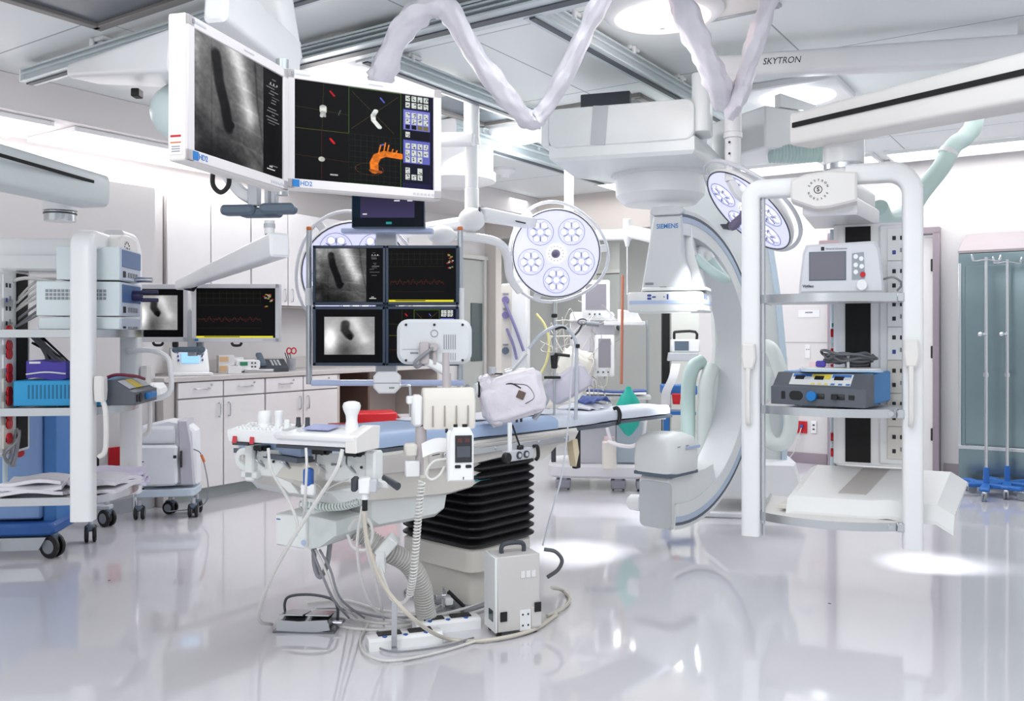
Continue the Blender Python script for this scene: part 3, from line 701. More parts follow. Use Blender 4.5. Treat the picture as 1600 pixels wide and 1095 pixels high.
# ---- left wall outlets
def wplate(px, py, v, w, h, mt, name, label, cat):
    u = at_v(px, v); p = RW(u, v, 0); z = EYE+(HY-py)/F*p.y
    t = thing(name, label, cat, RW(u, v-.001, z), RROT); m = MB(mt); m.box((0, -.008, 0), (w, .014, h), bev=.003); m.build('plate', t); return t
wplate(178, 713, 5.65, .09, .13, RED, 'emergency_outlet', 'red emergency outlet plate low on the wall behind the left boom', 'outlet')
wplate(150, 720, 5.65, .03, .07, BLACK, 'door_handle_plate', 'small black oval plate on the wall beside the left boom post', 'plate')
# ================================================================ near pair of large monitors
def big_monitor(name_label, img, c, yaw, w, h, t_=.05, warn=False, mirror=False):
    t = thing('medical_monitor', name_label, 'monitor', c, yaw)
    m = MB(WARM); m.rbox((0, 0, 0), (w, t_, h), .006, axis='y', bev=.004)
    bz = .028; m.build('housing', t)
    m = MB(mat('bezel_white', 'e2dde0', .38)); y = -t_/2-.003
    for sx in (-1, 1): m.box((sx*(w/2-bz/2-.003), y, 0), (bz, .008, h-.006), bev=.002)
    for sz in (-1, 1): m.box((0, y, sz*(h/2-bz/2-.003)), (w-.006, .008, bz), bev=.002)
    m.text('HD2', .020, FR(-w/2+.066, y-.0045, -h/2+.017), LOGOB, depth=.0006, width=.036)
    m.box((-w/2+.034, y-.0045, -h/2+.017), (.022, .002, .022), LOGOB, bev=0)
    m.box((-w/2+.024, y-.0045, h/2-.016), (.009, .002, .010), GINK, bev=0); m.box((-w/2+.055, y-.0045, h/2-.016), (.045, .001, .005), GREY, bev=0)
    m.box((.03, y-.0045, h/2-.016), (.05, .001, .004), GREY, bev=0)
    for k in range(6): m.box((w/2-.10+.013*k, y-.0045, -h/2+.014), (.008, .002, .006), GREY, bev=0)
    m.build('bezel', t)
    screen('screen', img, w-2*bz-.002, h-2*bz-.002, t, (0, -t_/2-.002, 0))
    m = MB(GREY); m.box((0, t_/2+.02, 0), (.14, .05, .14), bev=.006); m.build('mount_plate', t)
    if warn:
        m = MB(PAPER); X = -w/2-.0008
        m.box((X, 0, -h/2+.04), (.0014, .034, .05), bev=0); m.box((X-.001, 0, -h/2+.061), (.001, .03, .005), RED, bev=0); m.box((X-.001, 0, -h/2+.045), (.001, .03, .003), ORANGE, bev=0)
        for k in range(3): m.box((X-.001, 0, -h/2+.035-.006*k), (.001, .024, .002), GINK, bev=0)
        m.build('warning_sticker', t)
    return t
big_monitor('large white-framed monitor turned edge-on at the left, showing a black and white angiogram', xray_a(210, 300), (-.770, 2.43, 1.862), math.radians(75), .50, .368, warn=True)
big_monitor('large white-framed monitor with four scan panes, an orange vessel and a column of icons', ct4(228, 330), (-.478, 2.84, 1.877), math.radians(28.7), .525, .368)
# carrier of the pair
t = thing('ceiling_monitor_arm', 'heavy white ceiling arm whose blunt end hangs over the two large monitors', 'arm', P(432, 100, 2.98))
O = t.location.copy()
def L_(px, py, d): return P(px, py, d)-O
m = MB(WHITE); a = L_(337, -6, 2.86); b_ = L_(442, 95, 3.35)
def beam(m, a, b_, w0, h0, w1, h1, mt=None, r=.02, bev=.01, up=Vector((0, 0, 1))):
    """tapered rounded beam between two points"""
    a = Vector(a); b_ = Vector(b_); z = (b_-a); L = z.length; z.normalize(); x = z.cross(up).normalized(); y = x.cross(z)
    M = Matrix.Identity(4)
    for i in range(3): M[i][0] = x[i]; M[i][1] = y[i]; M[i][2] = z[i]; M[i][3] = a[i]
    def outl(w, h):
        rr = min(r, w*.45, h*.45); o = []
        for q, (sx, sy) in enumerate(((1, 1), (-1, 1), (-1, -1), (1, -1))):
            for i in range(4): t = PI/2*(q+i/3); o.append((sx*(w/2-rr)+rr*math.cos(t), sy*(h/2-rr)+rr*math.sin(t)))
        return o
    rings = [(outl(w0-2*bev, h0-2*bev), 0), (outl(w0, h0), bev), (outl(w1, h1), L-bev), (outl(w1-2*bev, h1-2*bev), L)]
    vs = [(p[0], p[1], hh) for o, hh in rings for p in o]; n = len(rings[0][0]); fs = []
    for k in range(3):
        for i in range(n): j = (i+1) % n; fs.append((k*n+i, k*n+j, (k+1)*n+j, (k+1)*n+i))
    fs.append(tuple(range(n))[::-1]); fs.append(tuple(3*n+i for i in range(n)))
    m.add(vs, fs, mt, M)
beam(m, a, b_, .085, .17, .15, .15, r=.02); m.build('boom', t)
m = MB(WHITE); beam(m, L_(395, -95, 3.2), L_(448, 100, 3.35), .20, .12, .12, .08, r=.02); m.build('spring_arm', t)
m = MB(WHITE); q = L_(441, 120, 3.12); m.cyl((q.x, q.y, q.z+.06), (q.x, q.y, q.z-.42), .022, mt=ALU); m.build('drop_tube', t)
m = MB(BLACK); q = L_(345, 288, 2.45); m.tube([q+Vector((-.02, 0, .05)), q+Vector((-.022, 0, 0)), q+Vector((0, 0, -.022)), q+Vector((.022, 0, 0)), q+Vector((.02, 0, .05))], .007); m.build('cable_loop', t)
# ---- handled column with two grey pads behind the pair
t = thing('handle_column', 'grey twin column with two rounded slate handle pads under the large monitors', 'column', P(415, 328, 4.2), -.1)
m = MB(GREY); m.box((-.055, 0, .32), (.05, .05, .60), bev=.005); m.build('column', t); m = MB(GREY); m.box((.03, 0, .32), (.055, .05, .60), bev=.005); m.box((.03, -.028, .32), (.012, .006, .60), MID, bev=0); m.build('column', t)
m = MB(WHITE); m.tube([(-.06, .02, .05), (-.14, .02, .1), (-.22, .03, .22), (-.22, .04, .4)], .03); m.build('side_tube', t)
for sx, dy in ((-.13, .0), (.075, -.03)):
    m = MB(SLATE); m.rbox((sx, dy, .0), (.17, .07, .05), .022, axis='y', bev=.012); m.build('handle_pad', t)
m = MB(SLATE); m.rbox((-.03, .02, -.01), (.2, .07, .045), .02, axis='y', bev=.01); m.build('handle_bridge', t)
# ---- dual small monitors on a spring arm
t = thing('monitor_spring_arm', 'diagonal white spring arm carrying two small white monitors in front of the wall cabinets', 'arm', P(421, 366, 4.2))
O = t.location.copy(); m = MB(WHITE)
m.cyl((0, 0, 0), (0, 0, .065), .024); m.cyl((0, 0, .03), (0, 0, .05), .027, mt=GREY); m.build('joint', t)
m = MB(DARK); m.cyl((0, 0, -.012), (0, 0, .0), .02); m.build('joint_collar', t)
m = MB(WHITE); beam(m, L_(438, 382, 4.15), L_(282, 446, 5.15), .10, .115, .07, .055, r=.012); m.build('upper_arm', t)
m = MB(BLACK); q = L_(300, 447, 5.12); m.prism([(-.04, -.02), (.03, .02), (.045, .03), (.0, -.03)], -.03, .03, axis='y', M=Matrix.Translation(q)); m.build('elbow_cap', t)
c0 = L_(304, 452, 5.22)
m = MB(GREY); m.cyl(c0+Vector((0, 0, .02)), c0+Vector((0, 0, -.14)), .022, mt=WHITE); m.box(c0+Vector((-.01, 0, -.26)), (.05, .04, .27), ALU, bev=.004); m.box(c0+Vector((.03, .02, -.2)), (.03, .03, .38), MID, bev=.003); m.build('mast', t)
m = MB(WHITE); m.box(c0+Vector((0, .13, -.10)), (.50, .03, .05), bev=.004); m.build('crossbar', t)
m = MB(SLATE); q = L_(294, 546, 5.15); m.cyl(q+Vector((-.07, 0, .0)), q+Vector((.08, 0, 0)), .016, bev=.004); m.ball(q+Vector((.08, 0, 0)), .02); m.ball(q+Vector((-.075, 0, 0)), .02); m.box(q+Vector((-.075, 0, .03)), (.03, .03, .03), BLACK, bev=.004); m.build('handle_bar', t)
def small_monitor(label, img, px, py, d, w, h, yaw, bz, frame, name='wall_monitor', scr_off=(0, 0), foot=True):
    t = thing(name, label, 'monitor', P(px, py, d), yaw); m = MB(frame); m.rbox((0, .02, 0), (w, .045, h), .008, axis='y', bev=.004); m.build('housing', t)
    m = MB(frame); y = -.006
    for sx in (-1, 1): m.box((sx*(w/2-bz/2), y, 0), (bz-.001, .012, h-.002), bev=.003)
    for sz in (-1, 1): m.box((0, y, sz*(h/2-bz/2)), (w-.004, .012, bz-.001), bev=.003)
    if foot == 'logo':
        m.box((-w/2+.03, y-.007, -h/2+.014), (.02, .002, .014), LOGOB, bev=0); m.box((w/2-.06, y-.007, -h/2+.014), (.08, .002, .006), GREY, bev=0)
    m.build('bezel', t); screen('screen', img, w-2*bz+.002, h-2*bz+.002, t, (0, -.006, 0))
    if foot: m = MB(BLACK); m.tube([(-.03, .01, -h/2-.002), (-.018, .01, -h/2-.018), (.018, .01, -h/2-.018), (.03, .01, -h/2-.002)], .008); m.build('cable_loop', t)
    return t
WB = mat('monitor_white', 'dcdbe0', .38)
small_monitor('small white square monitor with a grey angiogram, half behind the left equipment stack', xray_b(120, 130), 246, 489, 5.25, .37, .345, .03, .03, WB)
small_monitor('small white widescreen monitor with dim vital-sign traces and a yellow bottom line', vitals(130, 200), 369, 489, 5.2, .515, .345, .03, .027, WB, foot='logo')
# ---- bank of four dark-framed monitors on a ceiling frame
t = thing('monitor_bank_frame', 'hanging white pole frame with orange tips and pale blue rails around the four dark monitors', 'frame', P(604, 600, 5.05)); O = t.location.copy()
for px in (483, 719):
    a = L_(px, 600, 5.06); b_ = L_(px, 360, 5.06); m = MB(GREY); m.cyl(a, b_, .017, mt=ALU); o = m.build('pole', t)
    m = MB(ORANGE); m.cyl(b_, b_+Vector((0, 0, .022)), .016, bev=.004); m.build('tip', o)
    m = MB(WHITE); q = L_(px, 450, 5.06); m.cyl(q, q+Vector((0, 0, -.30 if px > 600 else -.1)), .023); m.build('sleeve', o)
m = MB(mat('pale_blue_rail', 'b9c6e8', .35)); m.rbox(L_(546, 598, 5.05), (.44, .03, .035), .015, axis='x'); m.rbox(L_(668, 598, 5.05), (.42, .03, .035), .015, axis='x'); m.build('lower_rail', t)
m = MB(mat('pale_blue_rail', 'b9c6e8')); m.rbox(L_(606, 361, 5.05), (.52, .10, .030), .012, axis='x'); m.build('top_rail', t)
m = MB(GREY); m.box(L_(604, 470, 5.16), (.12, .06, .90), bev=.004); m.cyl(L_(604, 360, 5.16), L_(604, 100, 5.16), .04, mt=WHITE); m.build('spine', t)
m = MB(WHITE); m.box(L_(604, 429, 5.14), (.80, .03, .05), bev=.003); m.box(L_(604, 525, 5.14), (.80, .03, .05), bev=.003); m.build('cross_member', t)
t = thing('controller_box', 'white eight-sided controller box on the rail under the four dark monitors', 'controller', P(605, 597, 4.98))
m = MB(WHITE); m.prism([(-.075, -.03), (-.045, -.062), (.045, -.062), (.075, -.03), (.075, .035), (.05, .06), (-.05, .06), (-.075, .035)], -.03, .03, axis='y', bev=.008); m.box((0, -.032, -.003), (.15, .003, .003), GINK, bev=0); m.box((.03, -.032, -.03), (.03, .003, .008), GINK, bev=0); m.build('box', t)
m = MB(STEEL); m.tube([(.075, 0, -.02), (.12, 0, -.02), (.13, 0, -.05), (.132, 0, -.28)], .007); m.build('gooseneck', t)
small_monitor('upper left dark-framed monitor of the bank of four, showing a black and white angiogram', xray_a(150, 190), 546, 430, 5.0, .415, .338, 0, .018, NAVY, 'bank_monitor', foot=False)
small_monitor('upper right dark-framed monitor of the bank of four, with faint dark vital-sign traces', vitals(120, 150, .55), 660, 430, 5.0, .415, .338, 0, .018, NAVY, 'bank_monitor', foot=False)
small_monitor('lower left dark-framed monitor of the bank of four, angiogram inside a wide black border', xray_b(140, 160), 546, 525, 5.0, .415, .338, 0, .020, NAVY, 'bank_monitor', foot=False)
small_monitor('lower right dark-framed monitor of the bank of four, mostly hidden behind the white display back', ct4(130, 160), 660, 525, 5.0, .415, .338, 0, .018, NAVY, 'bank_monitor', foot=False)
im = np.zeros((90, 150, 3))+.03; yy, xx = np.mgrid[0:90, 0:150]
im[:] = (np.array((.22, .20, .33))*(.6+.6*(yy/90)[..., None])); rect(im, 0, 0, .11, 1, (.03, .10, .16)); rect(im, 0, .78, 1, 1, (.02, .05, .09)); rect(im, .87, 0, 1, 1, (.05, .06, .10))
for x in (.2, .32, .46, .58, .7, .82): rect(im, x, .16, x+.04, .2, (.8, .8, .85)); rect(im, x, .05, x+.03, .08, (.8, .8, .85))
rect(im, .12, .2, .88, .215, (.5, .5, .6)); rect(im, .58, .36, .66, .39, (.8, .8, .85)); rect(im, .77, .36, .84, .39, (.8, .8, .85)); rect(im, .14, .68, .2, .72, (.8, .8, .8)); rect(im, .47, .88, .55, .94, (.15, .55, .55))
small_monitor('small dark data display on top of the monitor bank, just under the scan monitor', im, 607, 322, 4.95, .41, .245, 0, .006, NAVY, 'data_display', foot=False)
# ================================================================ surgical lights
def surgical_light(label, c, nrm, r, handle_mt, tw=0., yoke=True):
    """round head: a shell, a face with five pods of lamps and a centre ring, a hand loop around it; local z is the beam"""
    nrm = Vector(nrm).normalized(); q = nrm.to_track_quat('Z', 'Y')
    t = thing('surgical_light', label, 'surgical light', c, rot=(q @ Quaternion((0, 0, 1), tw)).to_euler(), group='surgical lights')
    m = MB(WHITE); m.lathe([(0, -.10), (r*.35, -.10), (r*.75, -.075), (r*.97, -.03), (r*1.02, -.005), (r*1.0, .008), (r*.965, .01)], seg=48, cap=False); m.build('shell', t)
    m = MB(DARK); m.ring([(r*.985*math.cos(a*PI/24), r*.985*math.sin(a*PI/24), .010) for a in range(48)], .0035, DARK, 6, True); m.build('rim_seal', t)
    m = MB(mat('lamp_face', 'e3e4f5', .25, emit=.34)); m.lathe([(0, .004), (r*.97, .006)][::-1], seg=48); m.lathe([(r*.97, .006), (0, .0055)], seg=48); m.build('face', t)
    for k in range(5):
        a = 2*PI*k/5+PI/2*3; cx, cy = r*.60*math.cos(a), r*.60*math.sin(a); R = r*.295
        m = MB(GREY); m.ring([(cx+R*math.cos(b*PI/14), cy+R*math.sin(b*PI/14), .010) for b in range(28)], .0022, mat('pod_rim', 'a9abc6', .3), 5, True)
        for j in range(7):
            ca = 2*PI*j/6; x, y = (cx, cy) if j == 6 else (cx+R*.60*math.cos(ca), cy+R*.60*math.sin(ca))
            m.lathe([(R*.17, .008), (R*.29, .016), (R*.265, .016)], (x, y, 0), mt=LEDG, seg=14, cap=False); m.lathe([(R*.24, .010), (R*.08, .015), (0, .015)], (x, y, 0), mt=LENS, seg=10)
        for j in range(6):
            ca = 2*PI*(j+.5)/6; m.box((cx+R*.50*math.cos(ca), cy+R*.50*math.sin(ca), .018), (R*.46, .0045, .003), mat('lamp_seam', '6f7390', .4), bev=0, rot=(0, 0, ca))
        m.build('lamp_pod', t)
    m = MB(LENS); m.lathe([(r*.22, .006), (r*.21, .018), (r*.10, .020)], seg=28); 
    for j in range(14): ca = 2*PI*j/14; m.cyl((r*.165*math.cos(ca), r*.165*math.sin(ca), .018), (r*.165*math.cos(ca), r*.165*math.sin(ca), .022), r*.022, mt=CHROME, seg=8)
    m.build('centre_ring', t)
    m = MB(handle_mt); m.lathe([(r*.095, .018), (r*.10, .04), (r*.075, .055), (r*.085, .075), (r*.09, .13), (r*.06, .15), (0, .153)], seg=20); m.build('handle', t)
    m = MB(mat('translucent_loop', 'e4e6ee', .2)); n = 44; pts = []
    for i in range(n):
        a = 2*PI*i/n; k = 1.13+.055*math.cos(3*a+.6); pts.append((r*k*math.cos(a), r*k*math.sin(a), -.03))
    m.ring(pts, .011, None, 8, True)
    for j in range(3):
        a = 2*PI*j/3+.1; m.box((r*1.05*math.cos(a), r*1.05*math.sin(a), -.03), (r*.24, .05, .02), WHITE, bev=.005, rot=(0, 0, a))
    m.build('hand_loop', t)
    return t
HL = mat('lilac_handle', '6c6480', .4)
S1 = P(869, 396, 5.9); surgical_light('round surgical light facing the viewer beside the service pendant, all five lamp pods showing', S1, (-.10, -1, -.12), .295, HL)
S2 = P(556, 428, 5.5); surgical_light('large surgical light mostly hidden behind the monitor bank, only its rim and upper lamps showing', S2, (.15, -.9, -.32), .335, HL)
S3 = P(1170, 328, 4.85); surgical_light('surgical light seen almost edge-on, tilted down behind the left post of the right boom', S3, (-.70, -.14, -.70), .29, HL)
def lamp_spot(p, target, power, size):
    l = bpy.data.lights.new('surgical_lamp', 'SPOT'); l.energy = power; l.spot_size = size; l.spot_blend = .7; l.shadow_soft_size = .18; l.color = (.95, .97, 1)
    o = bpy.data.objects.new('surgical_lamp', l); COL.objects.link(o); o.location = p; o.rotation_euler = (Vector(target)-Vector(p)).to_track_quat('-Z', 'Y').to_euler()
lamp_spot(S3+Vector((-.12, -.08, -.14)), onz(970, 802, 0), 330, .34)
lamp_spot(S3+Vector((.1, -.10, -.16)), onz(1475, 882, 0), 900, .22)
lamp_spot(S1+Vector((0, -.12, -.05)), onz(900, 862, 0), 420, .30)
lamp_spot(S2+Vector((0, -.2, -.2)), onz(640, 1000, 0), 60, .5)
# arms of the lights
t = thing('light_pendant', 'white ceiling column with an elbow whose arms hold the middle and left surgical lights', 'column', (P(737, 300, 5.55).x, P(737, 300, 5.55).y, ZC)); O = t.location.copy()
m = MB(WHITE); top = Vector((0, 0, 0))
for z0, z1, r in ((0, -.06, .10), (-.06, -.33, .048), (-.33, -.36, .052), (-.36, -.64, .040), (-.64, -.86, .045)): m.cyl((0, 0, z0), (0, 0, z1), r, bev=.004)
m.build('column', t)
m = MB(WHITE); m.ball(L_(737, 343, 5.5), (.085, .085, .075)); m.ball(L_(690, 367, 5.45), (.085, .08, .06)); m.build('elbow', t)
m = MB(DARK); m.cyl(L_(748, 333, 5.5), L_(751, 333, 5.5), .045); m.build('joint_seal', t)
m = MB(WHITE); beam(m, L_(752, 335, 5.5), L_(838, 350, 5.95), .09, .085, .09, .07, r=.02); m.box(L_(795, 343, 5.68), (.25, .01, .008), DARK, bev=0, rot=(0, .13, .5)); m.build('right_arm', t)
m = MB(WHITE); m.tube([L_(700, 368, 5.48), L_(745, 371, 5.5), L_(780, 380, 5.6), L_(792, 400, 5.75), L_(797, 432, 5.9), L_(812, 455, 5.98)], .028, sub=6); m.build('yoke', t)
m = MB(WHITE); m.tube([L_(735, 345, 5.5), L_(690, 352, 5.6), L_(640, 362, 5.65), L_(585, 385, 5.7)], .035); m.build('left_arm', t)
m = MB(WHITE); beam(m, L_(742, 218, 5.5), L_(600, 220, 5.6), .09, .08, .09, .08); m.build('ceiling_crossarm', t)
m = MB(WHITE); m.lathe([(.28, 0), (.28, -.18), (.30, -.19), (.30, -.25), (.2, -.28), (0, -.29)][::-1], L_(712, 232, 6.6), seg=36); m.build('ceiling_canopy', t)
m = MB(GREY); m.tube([L_(875, 238, 6.6)+Vector((0, 0, .15)), L_(888, 262, 6.6), L_(889, 300, 6.6), L_(889, 335, 6.6)], .035, mt=WHITE); m.build('drop_tube', t)
# long swing arm with lettering
t = thing('swing_arm', 'long white ceiling swing arm with black lettering, crossing behind the right draped sleeve', 'arm', P(1145, 106, 4.75)); O = t.location.copy()
m = MB(WHITE); a = L_(1108, 108, 4.75); b_ = L_(1600, 78, 4.35); beam(m, a, b_, .12, .115, .14, .13, r=.025)
dr = (b_-a).normalized(); up = Vector((0, 0, 1)); nn = dr.cross(up).normalized(); c = L_(1215, 101, 4.66)+Vector((0, -.068, 0))
m.text('SKYTRON', .048, face_M(c, dr, up-dr*up.dot(dr)), INK, depth=.001, shear=.2, width=.19); m.build('beam', t)
m = MB(WHITE); q = L_(1145, 120, 4.72); 
for z0, z1, r in ((.05, -.12, .05), (-.12, -.30, .046), (-.30, -.33, .05), (-.33, -.56, .042)): m.cyl(q+Vector((0, 0, z0)), q+Vector((0, 0, z1)), r, bev=.003)
m.build('drop_tube', t)
m = MB(DARK)
for z in (-.05, -.12, -.36, -.42): m.cyl(q+Vector((.02 if z > -.3 else -.03, -.043, z)), q+Vector((.02 if z > -.3 else -.03, -.05, z)), .006, seg=8)
m.build('screws', t)
m = MB(WHITE); m.tube([q+Vector((0, 0, -.55)), q+Vector((.04, 0, -.62)), q+Vector((.12, .03, -.66)), q+Vector((.20, .05, -.72))], [.04]*19, sub=6); m.build('light_yoke', t)
m = MB(WHITE); q2 = L_(1600, 78, 4.35); m.cyl(q2+Vector((.03, 0, -.12)), q2+Vector((.03, 0, .32)), .055); m.build('hub', t)
m = MB(MID); m.cyl(q2+Vector((.03, 0, -.02)), q2+Vector((.03, 0, .05)), .057); m.build('band', t)
# crossarm to the round light from the right (thin arm behind)
t = thing('lamp_support', 'thin white arm ending in a white bottle-shaped clamp left of the detector housing', 'arm', P(980, 345, 6.4)); O = t.location.copy()
m = MB(WHITE); beam(m, L_(985, 362, 6.4), L_(1060, 378, 6.2), .10, .09, .11, .10, r=.02); beam(m, L_(925, 368, 6.8), L_(985, 366, 6.45), .06, .08, .06, .08); m.build('arm', t)
m = MB(WHITE); q = L_(980, 342, 6.4); m.cyl(q, q+Vector((0, 0, -.11)), .03, bev=.005); m.cyl(q+Vector((0, 0, -.11)), q+Vector((0, 0, -.20)), .034, .012); m.cyl(q+Vector((0, 0, -.2)), q+Vector((-.0, 0, -.55)), .004); m.build('bottle_clamp', t)
# ================================================================ draped sleeves
def sleeve(name, label, pts, rad, group='draped sleeves'):
    O = Vector(pts[0]); t = smooth([Vector(p)-O for p in pts], 12); n = len(t); rs = []
    m = MB(SHEET); ph = random.random()*9
    for i in range(n): rs.append(rad*(1+.09*math.sin(i*.31+ph)+.06*math.sin(i*.73+ph*2)))
    m.ring(t, rs, None, 24, cap=True, flat=.62)
    for k in range(24*n):
        i, j = divmod(k, 24); d = (m.V[k]-t[i]); f = 1+.10*math.sin(j*1.05+i*.23+ph)*math.sin(i*.45+j*.3)+.07*math.sin(j*1.83-i*.37+ph)+.04*math.sin(j*2.6+i*.9); m.V[k] = t[i]+d*f
    o = m.build(name, smooth_ang=70, loc=O); tag(o, label, 'cable sleeve', group); return o
sleeve('draped_sleeve', 'white draped cable sleeve arching from the scan monitor over a hook to a low bend', [P(590, 128, 3.9), P(602, 105, 3.85), P(630, 45, 3.75), P(668, 14, 3.7), P(705, 22, 3.7), P(745, 90, 3.7), P(790, 150, 3.75), P(826, 186, 3.8), P(845, 178, 3.8), P(875, 130, 3.75), P(915, 50, 3.65), P(948, -20, 3.55)], .058)
sleeve('draped_sleeve', 'white plastic-draped cable sleeve, left strand of the V in front of the swing arm', [P(1052, -25, 3.9), P(1075, 30, 3.95), P(1100, 85, 4.05), P(1120, 130, 4.2), P(1132, 165, 4.4)], .064)
sleeve('draped_sleeve', 'white plastic-draped cable sleeve, right strand of the V in front of the swing arm', [P(1212, -25, 3.9), P(1190, 35, 3.95), P(1172, 90, 4.05), P(1160, 135, 4.2), P(1142, 172, 4.38)], .064)
t = thing('ceiling_hook', 'small steel hook at the top edge holding up the arching sleeve', 'hook', P(675, -12, 3.7)); m = MB(ALU); m.box((0, 0, 0), (.035, .03, .05), bev=.003); m.cyl((0, 0, .02), (0, 0, .17), .012); m.build('bracket', t)
# translucent hose at the upper right
t = thing('exhaust_hose', 'thick pale mint hose curving down behind the right boom arm', 'hose', P(1530, 180, 5.2)); O = t.location.copy()
m = MB(MINT); m.tube([L_(1524, 20, 5.5), L_(1524, 175, 5.3), L_(1510, 212, 5.25), L_(1490, 228, 5.2), L_(1470, 262, 5.15), L_(1440, 300, 5.1), L_(1415, 335, 5.0), L_(1385, 345, 4.8), L_(1372, 325, 4.7)], .052, seg=14, sub=8); m.build('hose', t)
m = MB(WHITE); q = L_(1479, 243, 5.18); q1 = L_(1484, 236, 5.18); m.cyl(q, q1, .056); m.build('coupling', t)
m = MB(mat('clear_film', 'e6f0f4', .15)); m.ball(P(1560, 38, 4.9)-O, (.18, .08, .07)); m.build('film_bag', t)
# ================================================================ right equipment boom
def build_boom(t, Wd, z0, z1, zs, ccx, gz, sg_=1):
    x0, x1 = -Wd/2, Wd/2
    for sg, x, zt, R in ((-1, x0, z1-.055, .05), (1, x1, z1-.01, .10)):
        pa = [(x, z0), (x, zt-R-.001)]+[(x-sg*R*(1-math.cos(q*PI/16)), zt-R+R*math.sin(q*PI/16)) for q in range(1, 9)]+[(x-sg*(R+.02), zt), (sg*.07, zt)]
        m = MB(WHITE); m.sweep_rect(pa if sg > 0 else pa, .085, .10, .018); m.build('arch_post', t)
    m = MB(WARM); m.prism([(-.165, .0), (-.06, -.045), (.0, -.045), (.12, -.02), (.12, .11), (.0, .125), (-.10, .115), (-.165, .09)], -.10, .07, axis='y', bev=.01, M=Matrix.Translation((0.0, 0, z1-.125)))
    m.lathe([(0, .001), (.008, .0)], mt=INK); m.M = Matrix()
    cz = z1-.085; 
    for k, ch in enumerate('SKYTRON SKYTRON '):
        if ch == ' ': continue
        a = PI*.86-k*2*PI/16; M = face_M((-.045+.042*math.cos(a), -.1015, cz+.042*math.sin(a)), (math.sin(a), 0, -math.cos(a)), (math.cos(a), 0, math.sin(a))); m.text(ch, .014, M, INK)
    m.ring([(-.045+.017*math.cos(a*PI/10), -.1015, cz+.017*math.sin(a*PI/10)) for a in range(20)], .0016, INK, 4, True); m.text('S', .026, FR(-.045, -.102, cz), INK, bold=.02)
    o = m.build('logo_block', t)
    m = MB(WHITE); m.prism([(-.12, .02), (.12, .02), (.22, .50), (.17, .56), (-.1, .56)], z1-.19, z1-.11, bev=.01); m.prism([(-.12, .08), (.12, .08), (.2, .5), (-.1, .5)], z1-.11, z1-.03, bev=.01); m.build('canopy', t)
    def shelf(z, a, b_, y1=.5, bow=.13, name='shelf'):
        """plate with a bowed steel front rail; a, b_: x extent"""
        n = 14; fr = [(a+(b_-a)*i/n, -.02-bow*math.sin(PI*min(1, max(0, i/n)))**.8) for i in range(n+1)]
        m = MB(WARM); m.prism([(p[0], p[1]+.006) for p in fr]+[(b_, y1), (a, y1)], z-.028, z-.008); o = m.build(name, t)
        vs = []; fs = []
        m = MB(STEEL)
        for i, p in enumerate(fr): vs += [(p[0], p[1], z-.034), (p[0], p[1], z+.004), (p[0], p[1]+.006, z+.004), (p[0], p[1]+.006, z-.034)]
        for i in range(n):
            b = i*4; fs += [(b, b+4, b+5, b+1), (b+1, b+5, b+6, b+2), (b+2, b+6, b+7, b+3), (b+3, b+7, b+4, b)]
        m.add(vs, fs); m.box((b_+.002, .02+(y1-.02)/2, z-.015), (.008, y1-.02, .038), bev=.001); m.box((a-.002, .02+(y1-.02)/2, z-.015), (.008, y1-.02, .038), bev=.001)
        m.box((b_-.02, -.035, z-.015), (.03, .035, .042), bev=.004); m.cyl((b_-.06, -.05, z-.015), (b_-.06, -.064, z-.015), .012, seg=10); m.build('rail', o)
    for k, z in enumerate(zs): shelf(z, x0+.045, x1-.03, bow=.13 if k == 0 else .10)
    for z in (1.36, .86):
        m = MB(WARM); m.cyl((x0+.055, .0, z0), (x0+.055, .0, z1-.12), .008, mt=STEEL, seg=8) if z > 1 else m.box((x0+.056, .0, (z0+z1)/2), (.012, .05, z1-z0-.12), GREY, bev=.002); m.build('inner_track', t)
    # hand grips on both posts
    for x, zc in ((x0-.005, gz), (x1-.01, gz+.02)):
        m = MB(WARM); m.prism([(-.028, .12), (.03, .12), (.036, .05), (.022, .0), (-.022, .0), (-.032, .06)], -.045, .0, axis='y', bev=.008, M=Matrix.Translation((x, -.055, zc))); m.tube([(x, -.085, zc+.01), (x-.0, -.10, zc-.05), (x, -.10, zc-.22), (x, -.07, zc-.26)], .012); m.build('hand_grip', t)
    # service column
    m = MB(WHITE); cx, cy = ccx, .50; z0 = zs[-1]+.19; hc = z1-.19-z0; m.rbox((cx, cy, z0+hc/2), (.34, .20, hc), .03, bev=.004); m.box((cx+.13*sg_, cy-.06, z0+hc/2), (.18, .10, hc-.02), bev=.01); o = m.build('service_column', t)
    m = MB(BLKM); m.box((cx-.055*sg_, cy-.102, z0+hc/2), (.118, .008, hc-.03), bev=0); m.build('black_track', o)
    for k, z in enumerate([z1-.30-(z1-z0-.42)*q/6 for q in range(7)]):
        m = MB(CREAM if k > 3 else WHITE); m.box((cx+.13*sg_, cy-.114, z), (.10, .008, .16), bev=.002)
        for sx, dz, mt in ((-.02, .03, INK), (.015, .03, INK), (-.02, -.04, INKB if k in (0, 3) else INK), (.015, -.03, RED if k == 5 else GINK)): m.box((cx+.13*sg_+sx, cy-.119, z+dz), (.016, .004, .02), mt, bev=.001)
        if sg_ < 0 and k > 1:
            for dz in (-.035, .035): m.cyl((cx+.13*sg_, cy-.118, z+dz), (cx+.13*sg_, cy-.128, z+dz), .026, mt=RED, seg=16)
        m.build('outlet_plate', o)
